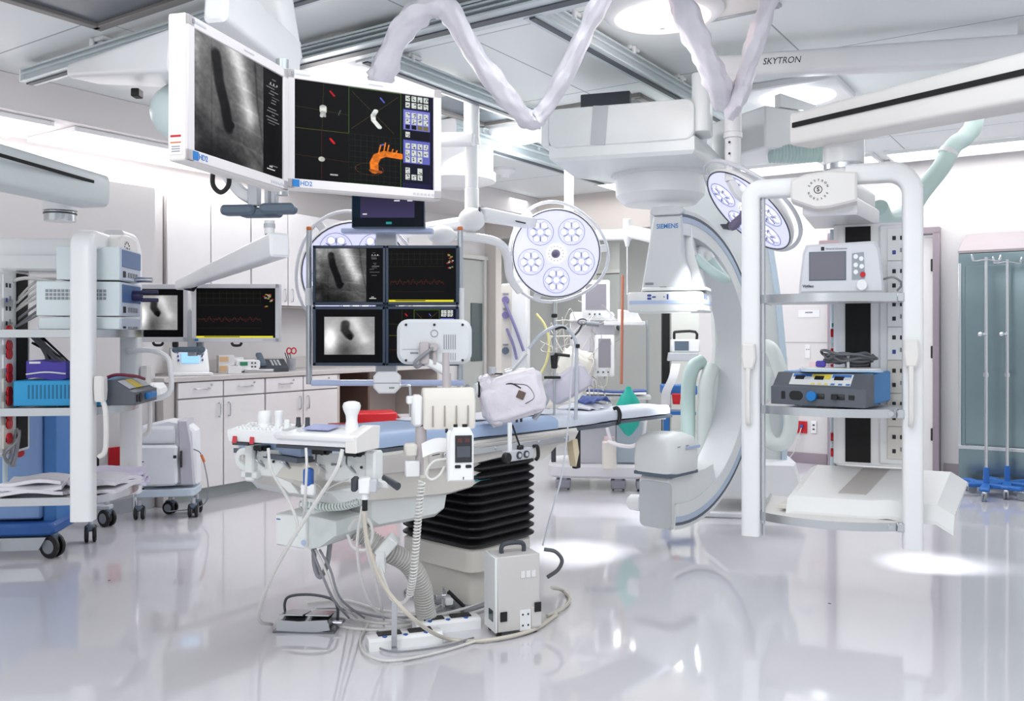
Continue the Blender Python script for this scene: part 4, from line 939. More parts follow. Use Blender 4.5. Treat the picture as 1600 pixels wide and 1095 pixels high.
    for z in (1.25, 1.15, 1.07, .72, .64):
        m = MB(RED); m.cyl((cx-.172*sg_, cy-.04, z), (cx-.185*sg_, cy-.04, z), .022, seg=14); m.box((cx-.174*sg_, cy-.04, z+.04), (.01, .04, .02), GREEN if z > 1.2 else GREY, bev=0); m.build('gas_socket', o)
    m = MB(ALU); m.cyl((cx-.178*sg_, cy+.03, .4), (cx-.178*sg_, cy+.03, z1-.2), .012, mt=mat('pale_track', 'cfe0ea', .35)); m.build('side_track', o)


RB = P(1296, 520, 4.07); RBY = math.radians(-21.8)
t = thing('equipment_boom', 'big white arch-framed boom with steel-edged shelves carrying the vital signs monitor', 'equipment boom', (RB.x, RB.y, 0), RBY)
build_boom(t, .70, .29, 1.985, (1.425, .905, .40), .175, 1.08)
# the arm above it
t = thing('boom_arm', 'thick white ceiling boom arm with black stripe above the vital signs monitor', 'arm', P(1318, 200, 4.12)); O = t.location.copy()
m = MB(WARM); a = L_(1252, 205, 4.15); b_ = L_(1680, 112, 3.15); b_ = b_+(b_-a).normalized()*.42; beam(m, a, b_, .17, .15, .21, .20, r=.02, bev=.006)
dr = (b_-a).normalized(); side = Vector((dr.y, -dr.x, 0)).normalized(); up2 = side.cross(dr); up2 = up2 if up2.z > 0 else -up2
Lb = (b_-a).length; m.build('beam', t)
m = MB(BLKM); mid = a+dr*(Lb*.5+.01)+side*.0945
A2 = Matrix.Identity(4)
for i in range(3): A2[i][0] = dr[i]; A2[i][1] = side[i]; A2[i][2] = up2[i]; A2[i][3] = mid[i]
m.M = A2; m.box((0, .002, .012), (Lb*.985, .016, .022), bev=0, rot=(0, 0, .0135)); m.M = Matrix(); cc = L_(1503, 132, 3.48)+side*.012; m.text('SKYTRON', .014, face_M(cc+side*.03, dr, up2), GREY, width=.075); m.build('stripe', t)
m = MB(WARM); m.cyl(b_-dr*.1+Vector((0, 0, -.12)), Vector(((b_-dr*.1).x, (b_-dr*.1).y, ZC-O.z)), .12, bev=.01); m.build('ceiling_column', t)
m = MB(WHITE); q = L_(1318, 225, 4.12); m.cyl(q+Vector((0, 0, .06)), q+Vector((0, 0, -.10)), .092, bev=.006); m.cyl(q+Vector((0, 0, -.12)), q+Vector((0, 0, -.16)), .08); m.build('joint', t)
m = MB(STEEL); m.cyl(q+Vector((0, 0, -.098)), q+Vector((0, 0, -.122)), .09); m.build('joint_ring', t)
# ---- things on the right boom shelves
def bl(x, y, z): v = Matrix.Rotation(RBY, 3, 'Z') @ Vector((x, y, 0)); return (RB.x+v.x, RB.y+v.y, z)
t = thing('vital_signs_monitor', 'white vital signs monitor with blank grey screen and red button on a boom shelf', 'monitor', bl(.045, .02, 1.431), RBY+.06); MB.DEF = Matrix.Diagonal((.9, .95, 1, 1))
m = MB(mat('monitor_shell', 'd9dbe3', .36)); m.prism([(-.20, 0), (.205, 0), (.205, .03), (.185, .20), (.165, .235), (-.165, .225), (-.18, .19), (-.20, .03)], -.06, .10, axis='y', bev=.012)
m.text('Vigileo', .018, FR(-.155, -.0615, .034), INK, width=.055, bold=.02); m.box((-.085, -.0612, .205), (.016, .002, .017), INK, bev=0); m.text('Edwards Lifesciences', .012, FR(-.07, -.0615, .204), GINK, 'LEFT', width=.10); m.build('case', t)
m = MB(mat('blank_lcd', '75747f', .22, spec=.6)); m.box((-.062, -.062, .125), (.17, .004, .125), bev=.001); m.box((-.062, -.0612, .125), (.178, .003, .133), SLATE, bev=.001); m.build('screen', t)
m = MB(mat('keypad_grey', '9aa3ad', .45)); m.prism([(.055, .06), (.115, .065), (.110, .185), (.055, .18)], -.064, -.058, axis='y'); o = m.build('keypad', t)
for k, (x, z) in enumerate(((.072, .165), (.098, .155), (.072, .127), (.1, .12), (.072, .095))): m = MB(WHITE); m.cyl((x, -.063, z), (x, -.067, z), .011, seg=12); m.build('button', o)
m = MB(RED); m.cyl((.105, -.063, .083), (.105, -.068, .083), .013, seg=14); m.build('red_button', o)
m = MB(WHITE); m.cyl((.10, -.058, .035), (.10, -.085, .035), .027, .025, seg=24, bev=.003); m.build('dial', t)
m = MB(BLACK); m.box((-.02, -.04, .002), (.14, .02, .008), bev=.002); m.build('foot', t)
m = MB(CABG); m.tube([(.19, .0, .06), (.25, -.03, .07), (.29, -.02, .04), (.27, .0, .01)], .005); m.build('cable', t)
m = MB(PINK); m.box((-.05, .12, .23), (.10, .004, .06), bev=0); m.build('card', t); MB.DEF = Matrix()
t = thing('electrosurgical_unit', 'dark-fronted electrosurgical unit with bright blue sides on the middle shelf of the right boom', 'electrosurgical unit', bl(-.015, .06, .909), RBY-.27)
m = MB(CYAN); m.box((.0, .15, .085), (.415, .32, .145), BLUE, bev=.006); m.build('case', t)
m = MB(mat('graphite_front', '5a5f69', .4)); m.prism([(-.14, .008), (-.06, .008), (.0, .008), (.0, .155), (-.045, .155), (-.115, .095), (-.14, .09)], -.215, .215, axis='x', bev=.003); o = m.build('front', t)
sl = Vector((0, .07, .06)).normalized(); nx = Vector((1, 0, 0))
def onslope(x, s, off=.001): return Vector((x, -.115, .095))+sl*s-nx.cross(sl).normalized()*0+Vector((0, -sl.z, sl.y))*off
def spatch(m, x, s, w, h, mt, off=.0012):
    M = face_M(onslope(x, s, off), nx, sl); m.add([(-w/2, -h/2, 0), (w/2, -h/2, 0), (w/2, h/2, 0), (-w/2, h/2, 0), (-w/2, -h/2, -.002), (w/2, -h/2, -.002), (w/2, h/2, -.002), (-w/2, h/2, -.002)], [(0, 1, 2, 3), (0, 4, 5, 1), (1, 5, 6, 2), (2, 6, 7, 3), (3, 7, 4, 0)], mt, M)
m = MB(WHITE); spatch(m, 0, .046, .28, .075, mat('panel_ivory', 'd9dbdc', .4)); 
for x, mt in ((-.09, mat('panel_blue', '3f6fb8', .4)), (.0, YELLOW), (.09, mat('panel_blue', '3f6fb8'))):
    spatch(m, x, .070, .085, .022, mt, .0020); spatch(m, x-.01, .056, .042, .024, BLKM, .0030); spatch(m, x+.028, .055, .026, .016, mt if mt == YELLOW else GREY, .0028)
for k in range(3): spatch(m, .06+.034*k, .016, .018, .010, mat('panel_blue', '3f6fb8'), .002); spatch(m, -.03+.03*k, .016, .016, .010, YELLOW, .002)
m.build('control_panel', o)
m = MB(BLACK); m.rbox((-.155, -.141, .052), (.018, .006, .036), .004, axis='y'); m.rbox((-.095, -.141, .052), (.062, .006, .042), .02, axis='y'); m.rbox((.01, -.141, .052), (.05, .006, .024), .002, axis='y'); m.rbox((.095, -.141, .052), (.06, .006, .024), .002, axis='y'); m.box((.155, -.141, .052), (.025, .006, .02), bev=0); m.build('sockets', o)
m = MB(LOGOB); m.cyl((-.02, -.14, .052), (-.02, -.165, .052), .023, seg=14, bev=.003); m.build('blue_plug', t)
m = MB(BLACK); m.cyl((.085, -.14, .052), (.085, -.16, .052), .013, seg=12); m.build('black_plug', t)
for x in (-.12, .12): m = MB(BLACK); m.cyl((x, -.05, 0), (x, -.05, .012), .014, seg=10); m.build('rubber_foot', t)
t = thing('instrument_tray', 'thin pale blue tray lying on top of the electrosurgical unit', 'tray', bl(.045, .10, 1.069), RBY+.1)
m = MB(mat('pale_tray', 'b9cfe6', .3)); m.rbox((0, 0, .006), (.36, .22, .012), .03, bev=.003); m.rbox((0, 0, .014), (.34, .20, .006), .03, WARM); m.build('tray', t)
t = thing('cable_coil', 'bundle of dark grey cable with a blue plug coiled on the tray', 'cable', bl(.08, .09, 1.088), RBY)
m = MB(mat('graphite_cable', '5b5e63', .45))
for k in range(9):
    ox, oy, oz = random.uniform(-.012, .012), random.uniform(-.02, .02), .012+.009*(k//2); a, b_ = random.uniform(.085, .12), random.uniform(.04, .06)
    m.tube([(ox+a*math.cos(q*PI/5), oy+b_*math.sin(q*PI/5), oz+random.uniform(0, .032)) for q in range(10)], .0068, closed=True, seg=6, sub=4)
m.build('cable', t); m = MB(PURP); m.box((-.12, -.03, .016), (.045, .03, .03), bev=.006); m.build('plug', t)
m = MB(GREY); m.tube([(0, -.05, .0), (0, -.052, .04), (0, .0, .065), (0, .05, .03)], .007); m.build('strap', t)
t = thing('arm_board', 'large white moulded board lying across the bottom shelf and hanging over its right side', 'board', bl(.12, .235, .404), RBY)
def bd(u, v):
    x = -.27+.72*u; y = -.17+.42*v; z = .062+.115*v-.9*max(0, .07-v)-.35*max(0, .05-u)-.45*max(0, u-.90)+.010*max(0, 1-abs(u-.62)*9)*(1-v)-.4*max(0, v-.95)
    return Vector((x+.10*v-.05, y, z))
m = MB(mat('ivory_board', 'f0f0f0', .38)); m.slab(bd, 40, 30, .016); m.build('upper_shell', t, smooth_ang=25)
m = MB(CREAM); m.prism([(-.36, -.15), (.40, -.13), (.38, .12), (-.30, .12)], .001, .022, bev=.003); m.build('base_plate', t)
m = MB(mat('board_grey', 'c3bdbb', .45)); m.slab(lambda u, v: bd(.30+.17*u+.06*v, .18+.8*v)+Vector((0, 0, .004)), 6, 8, .004); m.build('grey_panel', t)
# ================================================================ left equipment boom
LBY = math.radians(96.5); LC = Vector((-2.035, 4.448, 0))
t = thing('equipment_boom', 'big white equipment boom on the left with one bright post and three loaded steel-edged shelves', 'equipment boom', LC, LBY)
build_boom(t, .70, .378, 1.745, (1.262, .895, .475), -.10, .93, -1)
def ll(x, y, z): v = Matrix.Rotation(LBY, 3, 'Z') @ Vector((x, y, 0)); return (LC.x+v.x, LC.y+v.y, z)
t = thing('boom_arm', 'thick pale ceiling boom arm with a black stripe, coming in from the left edge', 'arm', P(94, 290, 4.2)); O = t.location.copy()
m = MB(mat('boom_arm_grey', 'd3dadd', .4)); a = L_(147, 300, 4.15); b_ = L_(-110, 236, 3.3); beam(m, a, b_, .18, .15, .20, .17, r=.03, bev=.008); m.build('beam', t)
m = MB(WHITE); m.cyl(b_+Vector((0, 0, -.1)), Vector((b_.x, b_.y, ZC-O.z)), .12, bev=.01); m.build('ceiling_column', t)
m = MB(BLKM); q0 = L_(146, 284, 4.02); q1 = L_(-105, 212, 3.13); beam(m, q0, q1, .010, .014, .010, .014, r=.002, bev=.001); m.build('stripe', t)
m = MB(WHITE); q = L_(94, 305, 4.2); m.cyl(q+Vector((0, 0, .02)), q+Vector((0, 0, -.075)), .078, bev=.004); m.cyl(q+Vector((0, 0, -.08)), q+Vector((0, 0, -.125)), .07, mt=STEEL); m.cyl(q+Vector((0, 0, -.085)), q+Vector((0, 0, -.092)), .074, mt=DARK); m.build('joint', t)
# device stack on the top shelf
def device(z, h, y0, y1, label, blue, extra):
    t = thing('endoscopy_unit', label, 'electronic unit', ll(-.10, 0, z), LBY, 'stacked white units')
    m = MB(mat('pale_cyan_case', 'dfeaee', .38)); m.box((0, (y0+y1)/2, h/2), (.30, y1-y0, h-.006), bev=.004); m.build('case', t)
    m = MB(mat('light_panel', 'c3cbdb', .4)); m.box((0, y0-.004, h/2), (.296, .008, h-.012), bev=.002); o = m.build('front_panel', t)
    if blue: m = MB(mat('panel_slate_blue', '4b6a98', .35)); m.box((.0, y0-.009, h*.66), (.285, .004, h*.5), bev=0); m.build('display', o)
    m = MB(INK); m.box((-.11, y0-.010, h*.2), (.03, .006, h*.18), bev=.001)
    for k in range(4): m.box((-.04+.04*k, y0-.010, h*.2), (.022, .006, h*.14), MID, bev=.001)
    m.build('switches', o)
    if extra == 'vents':
        m = MB(MID)
        for k in range(10):
            for q in range(3): m.box((-.151, y1-.05-.018*k-(.10 if k > 6 else 0), h*.72-.018*q), (.003, .013, .013), bev=0)
        m.build('vent_slots', t)
        m = MB(mat('navy_plug', '20204a', .4)); m.cyl((.02, y0-.01, h*.62), (.02, y0-.05, h*.62), .028); m.build('camera_plug', t)
        for dz in (.02, -.02): m = MB(mat('navy_plug', '20204a')); m.cyl((.02, y0-.05, h*.62+dz), (.02, y0-.13, h*.62+dz), .010); m.build('plug_cable', t)
    if extra == 'light': m = MB(STEEL); m.cyl((.06, y0-.01, h*.1), (.06, y0-.09, h*.1), .014); m.build('light_port', t)
    return t
device(1.264, .062, -.13, .24, 'lowest and thinnest of the three white units stacked on the left boom', False, '')
device(1.328, .170, -.13, .25, 'middle white unit with vent slots and thick navy plug in the left boom stack', True, 'vents')
device(1.500, .165, -.13, .16, 'topmost white unit with a slate-blue front in the stack on the left boom', True, 'light')
t = thing('cable_bundle', 'sweep of grey cables running from the stacked units to the left boom column', 'cables', ll(-.05, .22, 1.3), LBY)
for k in range(7):
    m = MB(CABLE if k < 4 else CABG); a = random.uniform(0, .05); m.tube([(.0, .0, .22-.02*k), (-.03-a, .10, .20-.03*k), (-.05, .22+a, .05-.02*k), (-.06, .30, -.06-.01*k), (-.02, .38, -.10+.02*k)], .006); m.build('cable', t)
m = MB(CABLE); m.tube([(-.05, -.0, .2), (-.10, .15, .21), (-.12, .32, .10), (-.1, .5, .05)], .009); m.build('thick_cable', t)
t = thing('cable_tangle', 'tangle of black and grey cables hanging behind the left boom between its upper shelves', 'cables', ll(.15, .30, 1.0), LBY)
for k in range(9):
    m = MB(BLACK if k % 2 else CABG); a = random.uniform(-.1, .1); m.tube([(a, .12, .24), (a+random.uniform(-.08, .08), random.uniform(-.1, .1), .05), (random.uniform(-.1, .1), random.uniform(-.15, .15), -.06), (a, -.05, .06), (random.uniform(-.1, .1), .12, .2)], .006); m.build('cable', t)
# blue unit and purple pouch on the middle shelf
t = thing('electrosurgical_unit', 'bright blue slotted electrosurgical unit under the purple pouch on the left boom', 'electrosurgical unit', ll(-.10, 0, .897), LBY)
m = MB(CYAN); m.box((0, .13, .068), (.36, .42, .12), bev=.004)
for k in range(18): m.box((-.181, .27-.018*k, .075), (.003, .007, .065), mat('slot_blue', '1c6c96', .5), bev=0)
m.build('case', t)
m = MB(mat('graphite_front', '5a5f69')); m.prism([(-.21, .008), (-.08, .008), (-.08, .128), (-.11, .128), (-.19, .075), (-.21, .07)], -.18, .18, axis='x', bev=.003); o = m.build('front', t)
m = MB(YELLOW); m.prism([(-.180, .0845), (-.125, .1205), (-.127, .124), (-.182, .088)], -.05, .04, axis='x'); m.prism([(-.180, .0845), (-.125, .1205), (-.127, .124), (-.182, .088)], .06, .15, GREY, axis='x'); m.prism([(-.180, .0845), (-.125, .1205), (-.127, .124), (-.182, .088)], -.16, -.07, GREY, axis='x'); m.build('control_panel', o)
m = MB(BLACK); m.box((-.15, -.212, .04), (.02, .006, .035)); m.rbox((-.10, -.212, .04), (.04, .006, .045), .018, axis='y'); m.build('sockets', o)
m = MB(LOGOB); m.box((.04, -.22, .042), (.13, .025, .03), bev=.006); m.build('blue_plug', t)
m = MB(mat('maroon_lead', '7a2440', .5)); m.tube([(-.1, -.05, .135), (-.1, -.10, .15), (-.02, -.16, .14), (.1, -.17, .12)], .008); m.build('lead', t)
t = thing('purple_pouch', 'purple padded pouch with a white rim lying on the blue unit of the left boom', 'pouch', ll(-.14, .22, 1.026), LBY)
m = MB(PURP); m.slab(lambda u, v: Vector((-.07+.14*u, -.09+.18*v, .088-.006*math.sin(6*v))), 6, 10, .084); m.build('pouch', t)
m = MB(PAPER); m.tube([(-.072, -.09, .028), (-.074, 0, .036), (-.072, .09, .026)], .004); m.box((-.072, .05, .082), (.004, .05, .01), bev=0); m.build('rim', t)
# flat packs on the bottom shelf
for k, (x, y, rz, w_, d_, lb) in enumerate(((-.18, .28, .1, .22, .30, 'white folded drape pack at the column side of the left boom bottom shelf'), (-.10, .0, -.3, .24, .3, 'crumpled white drape pack nearest the bright post on the left boom bottom shelf'), (.05, -.02, .2, .26, .3, 'pale lilac drape pack behind the bright post on the left boom bottom shelf'))):
    t = thing('drape_pack', lb, 'drape pack', ll(x, y, .478), LBY+rz, 'drape packs'); m = MB(mat('drape_paper', 'e8e6ee', .6, var=.05, scale=12, bump=.4) if k < 2 else mat('lilac_paper', 'd6cfe6', .6))
    for q in range(3):
        p1, p2 = random.random()*6, random.random()*6
        m.slab(lambda u, v: Vector(((u-.5)*w_*(1-.05*q)+.01*q, (v-.5)*d_*(1-.06*q), .022*(q+1)+.008*math.sin(5*u+p1)+.008*math.sin(6*v+p2))), 8, 8, .016)
    m.build('folded_sheet', t, smooth_ang=60)
t = thing('coiled_cord', 'grey coiled cord hanging at the column of the left boom below its middle shelf', 'cord', ll(-.22, .40, .70), LBY); m = MB(CABG)
m.tube([(.02*math.cos(q*1.1)*(2+.6*math.sin(q*.7)), -.03+.03*math.sin(q*1.1), -.09+.18*((q*7) % 40)/40) for q in range(40)], .005, sub=4); m.build('cord', t)
t = thing('handle_frame', 'white bent tube handle standing out from the left boom toward the monitors', 'handle', ll(.30, -.20, 1.10), LBY); m = MB(WHITE); m.tube([(0, .2, .05), (0, .08, .055), (0, .0, .02), (0, -.02, -.05), (0, -.02, -.16), (0, .04, -.2), (0, .16, -.2)], .014); m.build('tube', t)

# wedge-shaped arm and lamp back seen past the angiogram monitor
t = thing('ceiling_monitor_arm', 'pale wedge-shaped ceiling arm reaching behind the edge-on angiogram monitor', 'arm', P(135, 115, 3.9)); O = t.location.copy()
m = MB(WHITE); beam(m, L_(132, 116, 3.9), L_(330, 95, 3.3), .16, .06, .34, .16, r=.02); m.build('beam', t)
m = MB(BLACK); m.box(L_(214, 146, 3.75), (.035, .05, .035), bev=.004); m.build('black_catch', t)
m = MB(mat('dome_mint', 'd5e6e6', .3)); m.ball(L_(285, 175, 3.6), (.13, .10, .12)); m.build('round_cover', t)
# ================================================================ patient table
TA = math.radians(42); TT = Vector((math.sin(TA), math.cos(TA), 0)); TS = Vector((math.cos(TA), -math.sin(TA), 0)); TO = Vector((-.21, 4.236, 0))
TROT = PI/2-TA                       # local x runs to the head end, local y away from the camera side
def tl(t_, s_, z=0.): return TO+TT*t_+TS*s_+Vector((0, 0, z))
BEIGE = mat('table_enamel', 'dfdbd4', .38); TWH = mat('table_white', 'e9ecec', .35)
t = thing('procedure_table', 'long angiography table on a black ribbed bellows column, carrying the pale blue mattress', 'operating table', TO, TROT)
# local: x = head direction, y = -s
m = MB(BEIGE); m.rbox((0, 0, .01), (.46, .46, .02), .04, mt=mat('foot_plate', '8b8d92', .5)); m.rbox((0, 0, .09), (.36, .40, .16), .04); m.rbox((-.01, 0, .225), (.42, .49, .11), .05, bev=.01); m.build('base', t)
m = MB(BLACK); n = 11; zb, zt = .278, .70
def rr(w, h, r):
    o = []
    for q, (sx, sy) in enumerate(((1, 1), (-1, 1), (-1, -1), (1, -1))):
        for i in range(5): a = PI/2*(q+i/4); o.append((sx*(w/2-r)+r*math.cos(a), sy*(h/2-r)+r*math.sin(a)))
    return o
vs = []; fs = []; rings = []
for i in range(n):
    z = zb+(zt-zb)*i/n; dz = (zt-zb)/n
    rings += [(.405, .475, z), (.445, .515, z+dz*.38), (.447, .517, z+dz*.5), (.445, .515, z+dz*.62)]
rings.append((.405, .475, zt)); N = 20
for w, h, z in rings: vs += [(x, y, z) for x, y in rr(w, h, .06)]
for k in range(len(rings)-1):
    for i in range(N): j = (i+1) % N; fs.append((k*N+i, k*N+j, (k+1)*N+j, (k+1)*N+i))
fs.append(tuple(range(N))[::-1]); fs.append(tuple((len(rings)-1)*N+i for i in range(N))); m.add(vs, fs); m.build('bellows', t, smooth_ang=20)
m = MB(BEIGE); prof = [(-1.08, .765), (-1.10, .70), (-1.02, .635), (-.86, .585), (-.6, .565), (-.36, .548), (-.13, .565), (-.09, .585), (-.05, .622), (.0, .634), (.27, .632), (.33, .655), (.40, .70), (.52, .712), (.56, .765)]
m.prism(prof, -.235, .22, axis='y', bev=.012); m.build('carriage', t)
m = MB(TWH); m.prism([(-.78, .60), (-.78, .50), (-.74, .462), (-.40, .455), (-.345, .48), (-.33, .56), (-.33, .60)], -.21, .17, axis='y', bev=.02); m.prism([(-1.03, .66), (-.98, .60), (-.9, .585), (-.86, .60), (-.86, .66)], -.30, .28, axis='y', bev=.01); m.build('belly_pod', t)
# long side skirt stepping forward, with the seam and badge
m = MB(mat('table_skirt', 'd3ceca', .4)); m.prism([(-1.05, .755), (-1.06, .70), (-.3, .665), (.5, .715), (.53, .755)], -.262, -.23, axis='y', bev=.006); o = m.build('side_skirt', t)
m = MB(mat('badge_teal', '1f8fa0', .4)); m.box((-.145, -.2385, .60), (.10, .004, .028), bev=0); m.text('SIEMENS', .020, FR(-.145, -.2412, .60), WHITE, width=.085, bold=.01); m.build('badge', t)
m = MB(STEEL); m.box((.0, -.275, .728), (.85, .012, .028), bev=.002)
for x in (-.38, -.1, .2, .4): m.cyl((x, -.25, .728), (x, -.285, .728), .010, seg=10)
m.build('accessory_rail', t)
m = MB(ALU); m.box((-.55, .245, .728), (.8, .012, .028), bev=.002); m.build('far_rail', t)
m = MB(mat('carbon_top', '59606c', .4)); m.prism([(-1.12, .22), (.85, .21), (1.05, .14), (1.66, .11), (1.66, -.11), (1.05, -.14), (.85, -.21), (-1.12, -.22)], -.018, .0, M=Matrix.Translation((0, 0, .772)) @ Euler((0, .012, 0)).to_matrix().to_4x4()); m.build('tabletop', t)
m = MB(BLACK); m.box((.62, -.18, .715), (.035, .03, .44), bev=.004) if False else m.box((.60, -.19, .66), (.04, .03, .22), bev=.004); m.box((.60, -.18, .765), (.08, .05, .02), bev=.004); m.build('clamp_bracket', t)
m = MB(mat('cream_cap', 'e2d3b4', .5)); m.prism([(.50, .72), (.545, .71), (.56, .64), (.535, .57), (.52, .63)], -.24, -.20, axis='y'); m.build('end_cap', t)
# mattress
t = thing('mattress', 'pale blue vinyl mattress pad with a white head section lying on the procedure table', 'mattress', TO+Vector((0, 0, .776)), TROT)
def pad(m, xs, ws, th, dz0, slope, mt, dr=.0):
    n = len(xs)
    ringv = []; vs = []; fs = []; K = 16
    for x, w in zip(xs, ws):
        zc = dz0-slope*x
        for (fy, fz) in ((-.5, 0), (-.5, .6), (-.47, .85), (-.40, .98), (-.2, 1), (0, .99), (.2, 1), (.40, .98), (.47, .85), (.5, .6), (.5, 0), (.3, 0), (-.3, 0)): vs.append((x, fy*w, zc+fz*th+random.uniform(-.0015, .0015)))
    K = 13
    for i in range(n-1):
        for k in range(K): l = (k+1) % K; fs.append((i*K+k, (i+1)*K+k, (i+1)*K+l, i*K+l))
    fs.append(tuple(range(K))); fs.append(tuple((n-1)*K+k for k in range(K))[::-1]); m.add(vs, fs, mt)
m = MB(FABB); xs = [-1.10+i*.08 for i in range(20)]; pad(m, xs, [.43-.00*i for i in range(20)], .062, 0, .012, FABB); m.build('foot_pad', t, smooth_ang=60)
m = MB(FABW); xs = [.425+i*.06 for i in range(11)]; pad(m, xs, [.42, .42, .42, .41, .40, .38, .36, .34, .32, .30, .29], .058, .002, .012, FABW); m.build('body_pad', t, smooth_ang=60)
m = MB(FABW); xs = [1.03+i*.06 for i in range(11)]; pad(m, xs, [.285-.006*i for i in range(11)], .05, .003, .012, FABW); m.build('head_pad', t, smooth_ang=60)
m = MB(BLACK); m.tube([(1.03, -.155, -.03), (1.04, -.155, .02), (1.035, -.14, .055), (1.03, -.12, .05)], .011); m.box((.98, -.15, -.03), (.10, .02, .015), bev=.003); m.build('head_strap', t)
m = MB(mat('white_drape_cloth', 'eef1f8', .6, bump=.3)); m.slab(lambda u, v: Vector((-.30+.8*u, -.12+.30*v, .068+.004*math.sin(9*u)*math.cos(7*v)-.012*(-.30+.8*u))), 16, 8, .004); m.build('sheet', t)
# cloth bundle on the head pad
t = thing('cloth_bundle', 'small rumpled bundle of white and blue cloths lying on the head end of the mattress', 'cloth', tl(.95, -.02, .826), TROT+.2)
m = MB(mat('white_drape_cloth', 'eef1f8')); m.slab(lambda u, v: Vector(((u-.5)*.30, (v-.5)*.2, .012+.028*math.sin(PI*u)*math.sin(PI*v)+.006*math.sin(14*u+5*v))), 14, 10, .008); m.build('white_cloth', t)
m = MB(mat('blue_cloth', '4a63a8', .6)); m.slab(lambda u, v: Vector((.04+(u-.5)*.22, -.03+(v-.5)*.12, .042+.02*math.sin(PI*u)+.008*math.sin(11*u+9*v))), 12, 6, .008); m.build('blue_cloth', t)
# ---- foot-end rail carrying the console
t = thing('console_bracket', 'white U-shaped rail and clamps across the foot end of the table under the bedside console', 'bracket', (-.76, 3.35, .765), -.38); MB.DEF = Matrix.Diagonal((.78, .9, .9, 1))   # local x along s, y away
m = MB(TWH); m.box((0, 0, -.02), (.74, .05, .115), bev=.006); m.box((0, -.028, .025), (.72, .012, .03), bev=.002)
for x in (-.33, .36):
    m.box((x, -.02, -.02), (.055, .07, .16), bev=.008); m.box((x+(.05 if x > 0 else -.0), -.03, -.07), (.10, .05, .03), bev=.005)
m.tube([(-.36, 0, .02), (-.43, 0, .015), (-.44, 0, -.03), (-.38, 0, -.06)], .012, flat=1.4); m.build('rail', t)
m = MB(TWH); m.prism([(-.30, -.02), (-.12, -.14), (-.06, -.14), (-.2, -.02)], -.02, .02, axis='y'); m.build('gusset', t)
for x in (-.28, .08, .26, -.05): m = MB(BLACK); m.box((x, -.03, .045), (.09, .04, .022), bev=.004); m.cyl((x+.02, -.05, .045), (x+.02, -.06, .045), .012, seg=10); m.build('black_clamp', t)
for x in (-.15, .05, .22, -.3): m = MB(ALU); m.tube([(x, -.035, .03), (x+.03, -.07, .0), (x+.06, -.05, -.03), (x+.02, -.03, -.01)], .004); m.build('wire_lever', t)
m = MB(DARK); m.cyl((.42, -.03, -.045), (.52, -.07, -.07), .012, .016); m.build('lever', t)
m = MB(INK)
for x in (-.2, .0, .18, .3): m.cyl((x, -.03, -.01), (x, -.036, -.01), .006, seg=8)
m.text('SIEMENS', .014, FR(.16, -.036, -.005), INK, width=.05); m.build('screws', t); MB.DEF = Matrix()
# ---- bedside console
t = thing('bedside_console', 'white bedside control console with knobs and joysticks standing over the foot end of the table', 'control console', (-.775, 3.25, .846), -.38); MB.DEF = Matrix.Diagonal((.71, .75, .78, 1))
m = MB(WHITE); m.prism([(-.10, .035), (-.09, .0), (.09, .0), (.10, .055), (.09, .075), (-.10, .055)], -.40, .40, axis='x', bev=.008)
m.prism([(-.13, .045), (-.12, .03), (-.09, .03), (-.09, .058), (-.13, .05)], -.08, .39, axis='x', bev=.004); m.build('housing', t)
m = MB(WARM); m.prism([(-.12, -.02), (.09, -.02), (.10, .085), (.03, .092), (-.12, .05)], .34, .405, axis='x', bev=.004); m.build('end_block', t)
m = MB(GREY); m.box((.12, .0, .077), (.16, .11, .005), mat('touch_pad_blue', 'a9b0dc', .35), bev=0, rot=(.11, 0, 0)); m.box((-.055, .0, .068), (.03, .13, .004), bev=0, rot=(.1, 0, 0)); m.build('touch_pad', t)
for r in range(3):
    for k in range(12):
        if random.random() < .15: continue
        m = MB(WHITE); m.rbox((-.36+.025*k, -.055+.045*r, .062+.005*r), (.017, .028, .014), .004); m.build('button', t)
def knob(x, y, prof, mt=WHITE): m = MB(mt); m.lathe(prof, (x, y, .06), mt=mt); m.build('joystick', t)
knob(-.235, .0, [(.040, 0), (.038, .02), (.034, .024), (.036, .045), (.036, .07), (.03, .082), (0, .085)])
knob(-.145, .0, [(.026, 0), (.02, .012), (.019, .06), (.022, .065), (.021, .085), (.0, .088)])
knob(-.085, -.01, [(.020, 0), (.014, .02), (.016, .035), (.014, .045), (0, .047)])
knob(-.045, .03, [(.016, 0), (.012, .03), (.011, .055), (0, .057)], DARK)
knob(.005, .04, [(.018, 0), (.012, .025), (.012, .055), (0, .057)], DARK)
knob(.28, .03, [(.036, 0), (.034, .02), (.028, .05), (.030, .075), (.042, .10), (.046, .118), (.04, .133), (.02, .14), (0, .141)])
for x in (-.345, -.235): m = MB(mat('red_tag', 'c83a48', .45)); m.box((x, -.101, .01), (.026, .006, .034), bev=.002, rot=(-.2, 0, 0)); m.build('red_tag', t)
m = MB(DARK); m.prism([(-.10, -.004), (.08, -.004), (.08, -.016), (-.10, -.016)], -.36, -.26, axis='x'); m.prism([(-.08, -.004), (.08, -.004), (.08, -.02), (-.08, -.02)], -.1, .3, axis='x'); m.build('underside', t); MB.DEF = Matrix()
